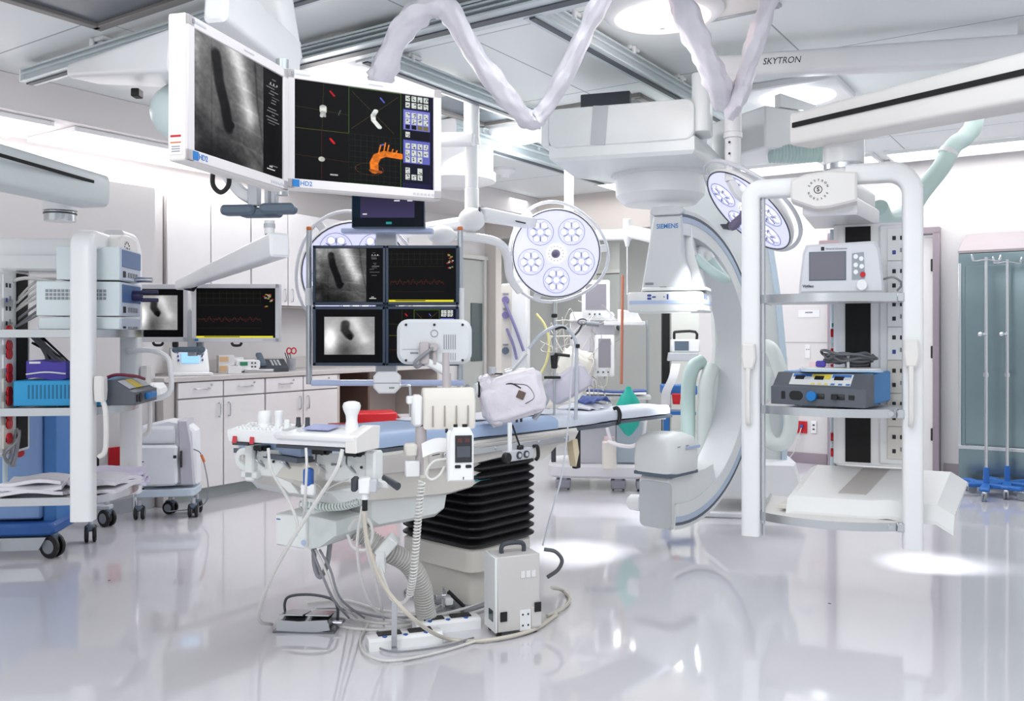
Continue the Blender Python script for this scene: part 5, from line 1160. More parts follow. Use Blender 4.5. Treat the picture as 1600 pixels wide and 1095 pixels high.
# ---- hanging control box and things below the foot end
t = thing('hanging_box', 'white box with tiny blue lettering hanging under the foot end of the table', 'control box', P(494, 823, 3.45), TROT-PI/2+.25); MB.DEF = Matrix.Diagonal((.88, .88, .9, 1))
m = MB(TWH); m.box((-.045, -.02, .0), (.17, .20, .135), bev=.006); m.text('SIEMENS', .008, FR(-.11, -.1205, .045), LOGOB, width=.022); m.build('front_box', t)
m = MB(mat('table_white_b', 'd5dbdb', .4)); m.prism([(.04, -.072), (.04, .072), (.19, .06), (.19, .0), (.10, -.06)], -.10, .09, axis='y', bev=.004); m.cyl((.035, -.122, -.04), (.035, -.126, -.04), .012, mt=CBLUE, seg=12); m.build('rear_box', t)
m = MB(TWH); m.cyl((.0, 0, .06), (.0, 0, .13), .045); m.build('neck', t)
m = MB(CABG); m.tube([(-.01, 0, -.06), (-.01, 0, -.16), (.02, .0, -.215), (.06, .0, -.16), (.07, .01, -.07)], .011, sub=8); m.build('corrugated_loop', t); MB.DEF = Matrix()
t = thing('plug_block', 'white plug block with black sleeve clamped to the rail below the console end', 'connector', P(570, 758, 3.15), 0)
m = MB(WHITE); m.box((.0, 0, .0), (.04, .05, .055), bev=.004); m.box((.03, .0, -.0), (.03, .04, .045), GREY, bev=.003); m.cyl((0, 0, -.028), (0, 0, -.05), .014); m.build('block', t)
m = MB(DARK); m.box((-.035, 0, .005), (.022, .05, .05), bev=.006); m.build('black_side', t)
m = MB(BLACK); m.cyl((0, 0, -.048), (0, 0, -.09), .010); m.build('strain_relief', t)
t = thing('pedal_hook', 'blue rounded clip on the white belly under the foot end of the table', 'clip', P(482, 745, 3.2), -.3)
m = MB(INKB); m.rbox((0, 0, 0), (.032, .03, .065), .012, axis='y', mt=mat('clip_blue', '2f62b4', .35)); m.build('clip', t); m = MB(WHITE); m.box((0, -.002, -.045), (.055, .02, .04), bev=.004); m.build('plate', t)
# ---- corrugated hose
def corr(name, label, pts, r, pitch, mt, cat='hose', amp=.12):
    O = Vector(pts[0]); S = smooth([Vector(p)-O for p in pts], 24); L = [0]
    for i in range(1, len(S)): L.append(L[-1]+(S[i]-S[i-1]).length)
    n = int(L[-1]/pitch*4); P_ = []; R_ = []
    j = 0
    for i in range(n+1):
        s = L[-1]*i/n
        while j < len(L)-2 and L[j+1] < s: j += 1
        f = (s-L[j])/max(1e-6, L[j+1]-L[j]); P_.append(S[j].lerp(S[j+1], f)); R_.append(r*(1+amp*(1 if i % 4 in (0, 1) else -1)))
    t = thing(name, label, cat, O); m = MB(mt); m.ring(P_, R_, mt, 16); m.build('tube', t, smooth_ang=25); return t
corr('corrugated_hose', 'thick ribbed off-white hose sweeping from under the table foot end to the floor', [P(527, 778, 3.6), P(534, 800, 3.6), P(560, 830, 3.55), P(600, 858, 3.55), P(638, 880, 3.6), P(658, 915, 3.65), P(664, 950, 3.7), P(668, 966, 3.75)], .038, .013, mat('ribbed_hose', 'c9c8c4', .42))
m = MB(TWH); t = thing('hose_clamp', 'white plastic clamp gripping the ribbed hose near the bellows', 'clamp', P(605, 853, 3.5), 0); m.rbox((0, 0, 0), (.05, .09, .09), .01, rot=(0, .7, 0)); m.prism([(-.02, -.06), (.02, -.06), (.015, .02), (-.015, .02)], -.02, .02, axis='y', M=Matrix.Translation((-.02, -.04, -.03))); m.build('body', t)
# helical cords
def coil(name, label, pts, r, pitch, wire, mt):
    O = Vector(pts[0]); S = smooth([Vector(p)-O for p in pts], 16); L = [0]
    for i in range(1, len(S)): L.append(L[-1]+(S[i]-S[i-1]).length)
    n = int(L[-1]/pitch*9); out = []; j = 0; x = None
    for i in range(n+1):
        s = L[-1]*i/n
        while j < len(L)-2 and L[j+1] < s: j += 1
        f = (s-L[j])/max(1e-6, L[j+1]-L[j]); c = S[j].lerp(S[j+1], f); tg = (S[j+1]-S[j]).normalized()
        if x is None: x = tg.orthogonal().normalized()
        x = (x-tg*x.dot(tg)).normalized(); y = tg.cross(x); a = 2*PI*i/9; out.append(c+x*(r*math.cos(a))+y*(r*math.sin(a)))
    t = thing(name, label, 'cord', O); m = MB(mt); m.ring(out, wire, mt, 5); m.build('coil', t); return t
coil('coiled_cord', 'long pale coiled cord hanging straight down in front of the bellows', [P(659, 752, 3.25), P(655, 790, 3.25), P(650, 850, 3.28), P(646, 895, 3.3), P(640, 930, 3.35)], .012, .013, .0038, CABLE)
coil('coiled_cord', 'short pale coiled cord lying level over the hanging box', [P(468, 788, 3.28), P(500, 792, 3.26), P(535, 791, 3.22), P(562, 784, 3.18)], .012, .014, .0036, mat('coil_green', 'ccd6d2', .45))
# ---- cables of the foot end
def cable(label, pts, r, mt=CABLE, name='cable'):
    O = Vector(pts[0]); m = MB(mt); m.tube([Vector(p)-O for p in pts], r, sub=8, seg=7); o = m.build(name, loc=O); tag(o, label, 'cable'); return o
cable('off-white cable dropping from the left end of the console beside the hanging box', [P(419, 700, 3.1), P(424, 735, 3.1), P(450, 780, 3.15), P(464, 815, 3.15), P(462, 838, 3.15)], .0055)
cable('off-white cable dropping straight from the middle of the console past the hanging box', [P(478, 700, 3.1), P(479, 730, 3.08), P(476, 790, 3.12), P(474, 812, 3.2)], .005)
cable('long off-white cable from the right end of the console down to the foot pedal', [P(535, 702, 3.0), P(525, 735, 3.0), P(490, 790, 3.05), P(452, 850, 3.1), P(420, 910, 3.2), P(405, 955, 3.35), P(408, 972, 3.55), onz(425, 975, .012)], .007)
cable('pale cable falling from the plug block and bending along the floor by the ribbed hose', [P(566, 790, 3.15), P(558, 850, 3.2), P(566, 910, 3.3), P(590, 955, 3.5), onz(640, 972, .012)], .0055)
cable('second pale cable falling from the plug block toward the hose foot', [P(571, 790, 3.15), P(572, 850, 3.2), P(585, 900, 3.3), P(596, 950, 3.5), onz(600, 968, .012)], .0055)
cable('looped white cable ring hanging behind the plug block on the ribbed hose', [P(545, 828, 3.3), P(555, 812, 3.3), P(575, 812, 3.3), P(582, 835, 3.3), P(572, 858, 3.3), P(552, 855, 3.3), P(543, 835, 3.3)], .006)
cable('thick beige cable sweeping from the plug block over the power strips to the metal box', [P(568, 800, 3.12), P(575, 850, 3.15), P(600, 915, 3.2), P(650, 970, 3.25), onz(700, 998, .014), onz(760, 1000, .014), onz(830, 985, .014), onz(870, 960, .014)], .008, mat('beige_cable', 'cdc6ba', .45))
cable('thin white cable running from the table rail over the belly to the coil', [P(482, 752, 3.3), P(500, 760, 3.3), P(508, 775, 3.3), P(515, 762, 3.28), P(545, 748, 3.2)], .003)
cable('pale cable hanging in an arc from the coiled cord to the hose', [P(640, 930, 3.35), P(628, 942, 3.38), P(612, 935, 3.4), P(600, 905, 3.42), P(592, 880, 3.45)], .007)
for k, (y0, lb) in enumerate(((952, 'rearmost'), (962, 'second'), (972, 'third'), (982, 'frontmost'))):
    cable(('%s of the cables curving loosely on the floor between pedal and power strips' % lb), [onz(480+14*k, y0-10, .01), onz(540, y0-14+4*k, .01), onz(600, y0+2, .012), onz(660, y0+4-5*k, .012), onz(720, y0-20, .02), onz(770, y0-35, .012)], .006, CABLE if k != 1 else CABG)
cable('outermost pale cable looping in front of the power strips', [onz(575, 975, .01), onz(563, 1000, .01), onz(572, 1022, .01), onz(610, 1032, .01), onz(680, 1020, .01), onz(748, 1000, .01)], .005)
cable('thin inner cable looping in front of the power strips', [onz(590, 985, .01), onz(588, 1008, .01), onz(620, 1018, .01), onz(690, 1010, .01), onz(740, 996, .01)], .004, CABG)
for k in range(3): cable('grey cable fanning from the hanging box down to the floor tangle, %s' % ('left strand', 'middle strand', 'right strand')[k], [P(487+6*k, 858, 3.4), P(500+8*k, 890, 3.4), P(520+6*k, 935, 3.45), onz(545+12*k, 965, .015)], .005, (CABG, CABLE, CABG)[k])
cable('beige cable looping on the floor to the right of the grey box', [onz(855, 962, .012), onz(880, 950, .012), onz(890, 935, .012), onz(878, 922, .02), P(862, 918, 3.9)], .008, mat('beige_cable', 'cdc6ba'))
cable('dark cable with a plug curling from the back of the grey box', [P(850, 858, 3.95), P(868, 862, 3.95), P(878, 875, 3.95), P(872, 890, 3.95), P(855, 902, 3.95)], .009, mat('graphite_cable', '5b5e63'))
cable('thin long infusion line hanging from the right pole down to the grey box', [P(896, 540, 3.98), P(892, 600, 3.98), P(888, 660, 3.98), P(878, 740, 3.98), P(862, 800, 3.98), P(848, 852, 3.98)], .004, mat('clear_line', 'c9ced6', .3))
# ---- foot pedal
g = onz(484, 978, 0); t = thing('foot_pedal', 'brushed steel double foot pedal with a bent carrying handle on the floor', 'foot pedal', g, -.06)
m = MB(DARK); m.box((0, 0, .004), (.26, .19, .008), mat('steel_dark', '7d8086', .35, .8), bev=.001); m.build('base_plate', t)
m = MB(STEEL); m.prism([(-.115, .01), (-.11, .055), (-.02, .05), (.10, .058), (.112, .015), (.05, -.004+.01), (-.06, .008)], -.095, -.085, axis='y'); m.prism([(-.10, .01), (.10, .01), (.10, .05), (-.10, .05)], -.085, .07, axis='y'); m.build('body', t)
for x in (-.055, .055): m = MB(STEEL); m.box((x, -.02, .062), (.10, .13, .006), bev=.002, rot=(-.16, 0, 0)); m.build('pedal_plate', t)
m = MB(DARK); m.tube([(-.11, .02, .03), (-.115, .02, .09), (-.09, .02, .12), (.0, .02, .128), (.09, .02, .11), (.115, .02, .07), (.115, .02, .02)], .006); m.build('handle', t)
m = MB(CHROME); m.cyl((.11, -.04, .03), (.15, -.04, .03), .009); m.build('cable_gland', t)
# ---- power strips
def pstrip(px, py, L, rz, label):
    g = onz(px, py, 0); t = thing('power_strip', label, 'power strip', g, rz, 'power strips')
    m = MB(WHITE); m.prism([(-.045, 0), (.045, 0), (.04, .04), (.02, .045), (-.03, .045), (-.042, .035)], -L/2, L/2, axis='x', bev=.003); m.build('housing', t)
    for k in range(2): m = MB(BLACK); m.box((-L*.2+L*.42*k, .012, .047), (L*.32, .045, .006), bev=.002); m.build('socket_cover', t)
    for k in range(3): m = MB(mat('clip_blue', '2f62b4')); m.cyl((-L*.28+L*.28*k, -.022, .043), (-L*.28+L*.28*k, -.022, .0475), .010, seg=14); m.build('blue_button', t)
    return t
pstrip(632, 1006, .30, .33, 'white power strip with black socket covers in front, under the upright steel bracket')
pstrip(698, 982, .28, .33, 'white power strip with blue round buttons right behind the front one')
g = onz(616, 1018, 0); t = thing('steel_bracket', 'upright narrow steel bracket standing at the near power strip', 'bracket', g, 0); m = MB(STEEL); m.box((0, -.0, .10), (.022, .004, .20), bev=.001); m.box((0, .012, .002), (.022, .03, .004), bev=0); m.build('strip', t)
g = onz(700, 955, 0); t = thing('cable_stand', 'small chrome and black clamp stand amid the floor cables in front of the table base', 'stand', g, .3); m = MB(CHROME); m.cyl((-.02, 0, 0), (-.02, 0, .11), .009); m.box((-.02, 0, .07), (.07, .02, .02), bev=.003); m.build('post', t); m = MB(BLACK); m.cyl((.0, 0, .09), (.07, -.02, .02), .009); m.build('black_arm', t); m = MB(WHITE); m.box((-.0, -.02, .05), (.035, .02, .03), bev=.004); m.build('tag', t)
# ---- grey boxed unit with handle
g = onz(801, 985, 0); t = thing('power_unit', 'upright beige-white metal box with black top handle on the floor beside the table base', 'power unit', g, math.radians(22))
m = MB(mat('unit_front', 'e6e8ea', .38)); m.box((-.098, 0, .175), (.012, .13, .31), bev=.003); m.build('cover', t)
m = MB(mat('unit_grey', 'cfcccb', .4)); m.box((0.003, 0, .175), (.19, .125, .31), bev=.004)
m.box((.08, -.064, .07), (.045, .006, .08), mat('unit_grey'  , 'cfcccb'), bev=.001); m.box((.03, -.065, .06), (.05, .006, .085), mat('unit_front', 'e6e8ea'), bev=.001)
for x, z in ((.018, .04), (.042, .04), (.018, .085), (.042, .085)): m.cyl((x, -.067, z), (x, -.070, z), .004, mt=INK, seg=8)
for k in range(3): m.box((.02+.024*k, -.0645, .25), (.019, .002, .028), mat('etched', 'e8e7e8', .5), bev=0)
m.build('case', t)
for x, y, z in ((-.066, -.066, .085), (.085, -.070, .11)): m = MB(BLACK); m.box((x, y, z), (.03, .004, .04), bev=.001); m.build('vent', t)
m = MB(mat('smoky_window', '35484a', .15)); m.box((-.105, -.02, .085), (.004, .045, .045), bev=0); m.build('window', t)
m = MB(DARK); m.tube([(-.05, 0, .325), (-.05, 0, .355), (-.03, 0, .368), (.03, 0, .368), (.05, 0, .355), (.05, 0, .325)], .010); m.build('handle', t)
for x in (-.08, .08):
    for y in (-.045, .045): m = MB(BLACK); m.box((x, y, .01), (.02, .02, .02), bev=.003); m.build('foot', t)
# ---- articles clamped on the camera-side rail
t = thing('display_back', 'white rounded display seen from behind on a bent stalk before the monitor bank', 'display', P(679, 534, 3.62), .06)
m = MB(mat('display_back_white', 'd9dce0', .38)); m.rbox((0, 0, 0), (.305, .055, .185), .045, axis='y', bev=.014); m.build('housing', t)
m = MB(INK)
for x in (-.115, .0, .115): m.cyl((x, -.027, .07), (x, -.031, .07), .0055, seg=8)
for x in (-.115, .115): m.cyl((x, -.027, -.075), (x, -.031, -.075), .0055, seg=8)
m.build('screws', t)
m = MB(GINK); m.ring([(.0+.014*math.cos(a*PI/8), -.0295, .035+.014*math.sin(a*PI/8)) for a in range(16)], .0012, None, 4, True)
for k in range(6): m.box((.04+.009*k, -.0285, .0), (.003, .002, .06), bev=0); m.box((.04+.009*k, -.0285, -.06), (.002, .002, .03), bev=0)
m.box((-.082, -.0285, -.045), (.032, .001, .007), MID, bev=0); m.box((-.085, -.0285, -.03), (.09, .001, .001), bev=0); m.build('markings', t)
m = MB(mat('warm_grey_stalk', 'bdb5b8', .4)); m.cyl((.0, -.03, -.02), (.0, -.065, -.02), .018, bev=.003); m.rbox((-.04, -.05, -.045), (.04, .04, .09), .01); m.cyl((0, -.045, -.02), (0, -.045, -.09), .008); m.build('swivel', t)
m = MB(CABG); m.tube([(-.0, -.055, -.02), (-.04, -.08, -.05), (-.075, -.08, -.08), (-.07, -.07, -.10), (-.05, -.07, -.09)], .008); m.build('loop_cable', t)
m = MB(WHITE); beam(m, Vector((-.04, -.05, -.075)), Vector((.052, .0, -.125)), .035, .03, .04, .035, r=.008); m.cyl((.052, .0, -.13), (.052, .0, -.215), .016, mt=mat('warm_grey_stalk', 'bdb5b8')); m.build('arm', t)
t = thing('clamp_console', 'cream ribbed control box with a sloped top, clamped above the mattress edge', 'control box', P(698, 640, 3.40), .22)
m = MB(CREAM); m.prism([(-.045, -.07), (.045, -.07), (.05, .05), (.02, .085), (-.02, .085), (-.05, .04)], -.095, .105, axis='x', bev=.006)
for k in range(4): m.box((-.06+.045*k, -.049, -.02), (.005, .008, .08), mat('rib_taupe', 'a39c96', .5), bev=.001)  # ribs in a darker warm grey than the cream shell
m.build('shell', t)
m = MB(WHITE); m.box((-.115, 0, -.0), (.04, .07, .12), bev=.01); m.box((-.14, 0, .04), (.03, .04, .03), bev=.004); m.build('side_clamp', t)
m = MB(mat('warm_grey_stalk', 'bdb5b8')); m.cyl((-.10, .0, -.06), (-.10, .0, -.245), .022); m.cyl((.0, .02, .08), (.0, .02, .22), .014); m.build('post', t)
m = MB(WHITE); m.box((-.14, -.005, -.15), (.05, .05, .05), CREAM, bev=.008); m.box((-.135, -.015, -.22), (.055, .04, .06), bev=.004); m.box((-.09, 0, -.20), (.04, .04, .12), CREAM, bev=.004); m.build('rail_clamp', t)
t = thing('handheld_controller', 'white handheld controller with a dark display hanging on the table rail', 'controller', P(720, 708, 3.28), .18)
m = MB(WHITE); m.prism([(-.052, -.10), (.045, -.10), (.045, .07), (.03, .098), (-.03, .098), (-.045, .07)], -.03, .03, axis='y', bev=.006); m.box((-.042, .01, .0), (.02, .05, .17), bev=.004); m.build('body', t)
m = MB(SKINC); m.box((.006, -.032, .02), (.062, .004, .10), bev=.001); m.build('screen', t)
m = MB(mat('reddish_digits', '5a3030', .4)); m.box((-.008, -.0345, .052), (.018, .002, .016), bev=0); m.box((.020, -.0345, .052), (.018, .002, .016), bev=0); m.box((.006, -.0345, .01), (.05, .002, .04), mat('grey_lcd', '4f545e', .3), bev=0); m.build('readout', t)
m = MB(INK)
for x in (-.015, .025): m.rbox((x, -.031, -.045), (.022, .004, .012), .004, axis='y')
m.box((.006, -.031, -.088), (.003, .002, .01), bev=0); m.build('buttons', t)
m = MB(BLACK); m.cyl((-.02, 0, .095), (-.02, 0, .108), .008, seg=10); m.cyl((.015, 0, .095), (.015, 0, .108), .010, seg=10); m.cyl((-.058, .0, .085), (-.048, 0, .085), .008, seg=10); m.build('top_ports', t)
m = MB(CABLE); m.tube([(-.05, .01, -.02), (-.10, .01, -.03), (-.13, .0, -.07), (-.11, .0, -.095), (-.08, 0, -.08), (-.06, .01, -.05)], .005); m.build('cable', t)
t = thing('paper_tag', 'curled white paper label tucked between the clamp post and the handheld controller', 'label', P(682, 708, 3.33), .2)
m = MB(PAPER); m.slab(lambda u, v: Vector(((u-.5)*.11, -.03+.05*v+.01*math.sin(PI*u), .045*v-.01+.02*math.sin(2.4*u))), 8, 4, .002)
m.box((-.005, .015, .005), (.04, .003, .003), INK, bev=0, rot=(0, -.2, 0)); m.box((.0, .015, -.008), (.03, .003, .003), INK, bev=0, rot=(0, -.2, 0)); m.build('sheet', t)
t = thing('rail_knobs', 'black knobs and small round sockets on the table side rail', 'clamp', P(790, 712, 3.70), TROT)
m = MB(BLACK); m.cyl((-.04, -.03, 0), (-.04, -.055, 0), .022, bev=.004); m.build('black_knob', t)
m = MB(GREY); m.box((.07, -.01, .0), (.17, .04, .045), bev=.004); m.build('block', t)
for x in (.05, .095): m = MB(DARK); m.cyl((x, -.03, 0), (x, -.036, 0), .016); m.cyl((x, -.035, 0), (x, -.038, 0), .009, mt=GREY); m.build('socket', t)
m = MB(BLACK); m.tube([(.14, -.035, .03), (.165, -.035, .025), (.17, -.035, -.015), (.155, -.035, -.03)], .008); m.build('black_hook', t)
m = MB(WHITE); m.cyl((.0, -.02, -.02), (.0, -.02, .14), .007); m.cyl((.012, -.02, -.02), (.012, -.02, .14), .004); m.build('stub_pole', t)
m = MB(BLACK); m.cyl((.07, -.02, .03), (.02, -.02, .13), .004); m.box((.07, -.02, .03), (.03, .02, .02), bev=.004); m.build('lever', t)
# ---- injector under plastic on its pole
t = thing('injector_head', 'bulky injector head under clear lilac plastic sheeting, tilted above the mattress', 'injector', P(800, 618, 4.02), .1)
def blobsheet(m, c, sx, sy, sz, rot, mt, n=28, amp=.03, seed=0):
    R_ = Euler(rot).to_matrix(); rs = random.Random(seed); ph = [rs.uniform(0, 6) for _ in range(8)]
    def f(u, v):
        a = 2*PI*u; b = PI*(v-.5); e = .45
        cx = math.copysign(abs(math.cos(a))**e, math.cos(a))*math.copysign(abs(math.cos(b))**e, math.cos(b)); cy = math.copysign(abs(math.sin(a))**e, math.sin(a))*abs(math.cos(b))**e; cz = math.copysign(abs(math.sin(b))**e, math.sin(b))
        k = 1+amp*(math.sin(5*a+ph[0]+3*b)+math.sin(9*a+ph[1]-7*b)*.6+math.sin(11*b+ph[2]+2*a)*.7)*(1-abs(2*v-1)**6)
        return R_ @ Vector((cx*sx*k, cy*sy*k, cz*sz*k))+Vector(c)
    m.grid(f, n, n, mt)
FILM = mat('lilac_film', 'e4dfe8', .25, var=.06, scale=18, bump=.8)
m = MB(FILM); blobsheet(m, (.0, 0, .0), .15, .10, .105, (0, -.28, 0), FILM, 36, .025, 1); m.build('sheeted_body', t, smooth_ang=60)
m = MB(FILM); blobsheet(m, (-.10, -.02, -.02), .035, .07, .12, (0, -.30, 0), FILM, 20, .03, 2); m.build('sheeted_front', t, smooth_ang=60)
m = MB(WHITE); m.cyl((-.12, -.04, .03), (-.175, -.06, .035), .032, .026, bev=.004); m.ball((-.145, -.045, .035), .033); m.build('syringe_mount', t)
m = MB(BLACK); m.ring([(-.155, -.055+.034*math.cos(a*PI/10)*.9, .035+.034*math.sin(a*PI/10)) for a in range(20)], .005, None, 6, True); m.build('seal', t)
m = MB(mat('brown_tag', '6a5650', .6)); m.box((.03, -.10, .01), (.035, .01, .035), bev=.002, rot=(0, .4, 0)); m.build('brown_clip', t)
m = MB(INK); m.tube([(.03, -.1, .04), (-.01, -.1, .06), (-.05, -.09, .055)], .003); m.tube([(0, -.1, .06), (.06, -.1, .05), (.09, -.1, .0), (.05, -.1, -.03)], .0015); m.build('wires', t)
m = MB(GREY); m.cyl((-.09, 0, .1), (-.09, 0, .13), .018); m.box((-.07, 0, .10), (.05, .03, .006), BLACK, bev=0); m.cyl((-.03, .02, .105), (.0, .02, .112), .014, mt=CHROME); m.build('top_knob', t)
m = MB(ALU); m.tube([(.14, 0, .03), (.16, .0, -.02), (.10, 0, -.11)], .012); m.cyl((-.205, -.02, .04), (-.205, -.02, -.22), .007, mt=MID); m.ball((-.205, -.02, .02), (.018, .018, .035), mt=MID); m.build('support_pole', t)
for x, z in ((.02, -.12), (.04, -.118)): m = MB(DARK); m.cyl((x, -.02, z+.03), (x, -.02, z+.0), .006); m.build('pin', t)
t = thing('sheeted_probe', 'second grey machine part wrapped in clear plastic just right of the injector head', 'machine part', P(882, 600, 4.6), -.1)
m = MB(mat('grey_film', 'cfcbda', .3, bump=.3, scale=10)); blobsheet(m, (.02, 0, .0), .12, .08, .07, (0, -.55, 0), mat('grey_film', 'cfcbda'), 24, .02, 5); m.build('sheeted_body', t, smooth_ang=60)
m = MB(GREY); m.cyl((-.10, 0, -.02), (-.02, 0, .03), .035); m.cyl((-.12, 0, -.07), (.0, 0, .0), .02); m.build('inner_tube', t)
# ---- poles with cranks over the table
t = thing('infusion_clamp_pole', 'thin steel pole with a black crank handle rising behind the injector head', 'pole', P(866, 640, 4.5), 0)
m = MB(ALU); m.cyl((.0, 0, -.1), (.0, 0, .55), .006); m.build('pole', t)
m = MB(BLACK); m.cyl((0, 0, .21), (0, 0, .28), .016, .02, bev=.004); m.tube([(0, 0, .285), (.04, 0, .28), (.08, 0, .275)], .008); m.box((-.01, 0, .165), (.085, .02, .014), bev=.003); m.box((.0, 0, .48), (.03, .02, .02), bev=.004); m.build('crank_handle', t)
m = MB(BLACK); m.cyl((0, -.01, .22), (0, -.01, .27), .014); m.build('grip', t)
t = thing('tubing_arc', 'pale arching tube looping over the poles behind the injector', 'tube', P(826, 545, 4.5), 0)
m = MB(mat('clear_tube', 'c5cad4', .25)); m.tube([(0, 0, 0), (.06, 0, .07), (.14, 0, .115), (.20, 0, .10), (.24, 0, .04), (.245, 0, -.05), (.245, 0, -.2), (.24, 0, -.36)], .009); m.build('tube', t)
m = MB(INK); m.tube([(.135, 0, .10), (.17, -.01, .11), (.20, 0, .10)], .006); m.box((.25, -.01, .015), (.02, .02, .02), BLACK, bev=.002); m.build('clips', t)
# ================================================================ C-arm
CC = Vector((.926, 5.2, 0)); CZ = 1.04; CR = .92
CW = mat('carm_white', 'e9ecec', .32); CGR = mat('carm_grey', 'cfd3d6', .38); CBL = mat('carm_groove_blue', 'b9c8dc', .35)
t = thing('fluoroscopy_machine', 'tall white C-shaped X-ray machine with a detector above and tube housing near the floor', 'x-ray machine', CC, TROT)
# local x = along the table axis (towards the bulge of the C), y = away from the camera side (-s), z up
def arcpt(R, a, y): return Vector((R*math.cos(a), y, CZ+R*math.sin(a)))
def arcband(m, R0, R1, y0, y1, a0, a1, mt, n=40):
    vs = []; fs = []
    for i in range(n+1):
        a = a0+(a1-a0)*i/n
        for R, y in ((R0, y0), (R1, y0), (R1, y1), (R0, y1)): vs.append(arcpt(R, a, y))
    for i in range(n):
        b = i*4
        for k in range(4): l = (k+1) % 4; fs.append((b+k, b+l, b+4+l, b+4+k))
    fs += [(3, 2, 1, 0), (n*4, n*4+1, n*4+2, n*4+3)]; m.add(vs, fs, mt)
A0, A1 = math.radians(-97), math.radians(93)
m = MB(CW); arcband(m, CR-.13, CR, -.10, .10, A0, A1, CW); arcband(m, CR-.14, CR+.004, -.112, -.10, A0, A1, CW)
arcband(m, CR-.035, CR-.02, -.116, -.111, A0, A1, mat('groove_dark', '5a6470', .4)); arcband(m, CR-.07, CR-.037, -.1155, -.111, A0, A1, CBL)
arcband(m, CR-.142, CR-.135, -.11, .10, A0, A1, CGR); m.build('c_arc', t, smooth_ang=30)
# lower housing with the tube
m = MB(CW); m.prism([(-.15, .135), (-.155, .40), (-.13, .425), (.25, .44), (.36, .46), (.40, .33), (.25, .20), (.05, .14), (-.12, .115)], -.098, .11, axis='y', bev=.014); o = m.build('lower_housing', t)
m = MB(mat('carm_front_grey', 'bfc3c6', .4)); m.rbox((-.159, -.01, .262), (.012, .215, .265), .03, axis='x'); m.build('front_plate', o)
m = MB(CW); m.cyl((-.12, .10, .25), (-.14, .19, .25), .05, .045, bev=.015); m.build('side_knob', o)
m = MB(CW)
vs = []; fs = []; N = 20
for w, h, z, dx in ((.30, .275, .425, 0), (.315, .285, .435, 0), (.32, .29, .50, 0), (.31, .28, .58, 0), (.28, .26, .62, 0), (.20, .19, .642, 0), (.08, .08, .646, 0)):
    o2 = []
    for q, (sx, sy) in enumerate(((1, 1), (-1, 1), (-1, -1), (1, -1))):
        r = min(.06, w*.3)
        for i in range(5): a = PI/2*(q+i/4); o2.append((sx*(w/2-r)+r*math.cos(a)-.03, sy*(h/2-r)+r*math.sin(a), z+.02))
    vs += o2
for k in range(6):
    for i in range(N): j = (i+1) % N; fs.append((k*N+i, k*N+j, (k+1)*N+j, (k+1)*N+i))
fs.append(tuple(range(N))[::-1]); fs.append(tuple(6*N+i for i in range(N))); m.add(vs, fs)
m.build('tube_cover', t, smooth_ang=50)
m = MB(CBLUE); m.box((.03, -.145, .585), (.16, .006, .016), bev=.002); m.box((-.03, 0, .436), (.29, .26, .02), SLATE, bev=.003)
for x in (-.12, -.03): m.box((x, -.143, .60), (.025, .004, .004), GINK, bev=0)
m.build('tube_stripe', t)
# detector head, turned to face the room
D = t; q = Euler((0, 0, math.radians(-20)-TROT))
det = MB(CW); det.M = Matrix.Translation((.02, .0, 0)) @ q.to_matrix().to_4x4()
det.prism([(-.215, -.20), (-.19, -.215), (.19, -.215), (.215, -.19), (.215, .20), (-.215, .20)], 1.37, 1.485, bev=.01); 
det.box((0, -.2155, 1.425), (.40, .004, .020), CBLUE, bev=0); det.box((.2155, 0, 1.425), (.004, .38, .020), CBLUE, bev=0)
def icon(x, z, w, h, yy=-.2165): det.box((x, yy, z), (w, .003, h), INKB, bev=0)
for dz in (-.009, .009): det.rbox((-.085, -.2165, 1.455+dz), (.024, .003, .013), .005, INKB, axis='y')
det.rbox((-.058, -.2165, 1.455), (.022, .003, .009), .004, INKB, axis='y'); icon(.0, 1.455, .006, .006); icon(.02, 1.455, .009, .03)
det.box((.2165, -.12, 1.455), (.003, .03, .022), INKB, bev=0); det.box((.2165, -.05, 1.455), (.003, .02, .026), INKB, bev=0)
det.box((0, -.2, 1.365), (.3, .02, .006), CGR, bev=0); det.build('detector_head', t)
det = MB(CGR); det.M = Matrix.Translation((.02, .0, 0)) @ q.to_matrix().to_4x4()
det.prism([(-.15, 1.485), (.13, 1.485), (.125, 1.60), (.09, 1.70), (.085, 1.93), (-.075, 1.93), (-.085, 1.88)], -.14, .0, axis='y', bev=.012)
det.box((0.05, -.07, 1.50), (.36, .26, .02), CW, bev=.004); det.text('SIEMENS', .038, FR(.005, -.1415, 1.865), LOGOB, width=.125, bold=.015); det.text('axiom', .02, FR(-.10, -.1415, 1.52), GINK, width=.05) if False else None
det.box((-.10, -.1415, 1.535), (.05, .002, .014), GINK, bev=0); det.box((-.02, -.1415, 1.515), (.04, .002, .006), GINK, bev=0)
det.build('detector_column', t)
det = MB(CW); det.M = Matrix.Translation((.02, .0, 0)) @ q.to_matrix().to_4x4()
det.prism([(-.085, 1.94), (.09, 1.94), (.09, 1.975), (-.07, 1.975), (-.095, 1.955)], -.15, .10, axis='y', bev=.008, mt=CGR) if False else det.rbox((.0, -.04, 1.955), (.19, .22, .05), .03, CGR, axis='y')
det.prism([(.02, 1.485), (.20, 1.485), (.17, 1.62), (.13, 1.75), (.12, 1.95), (-.05, 1.95)], .0, .16, axis='y', bev=.012); det.build('column_rear', t)
m = MB(MINT); q1 = Vector((.13, -.10, 1.70)); m.tube([(.10, -.12, 1.70), (.14, -.18, 1.63), (.20, -.23, 1.58), (.28, -.22, 1.57), (.33, -.15, 1.62), (.33, -.09, 1.70)], .028, seg=12); m.build('detector_hose', t)
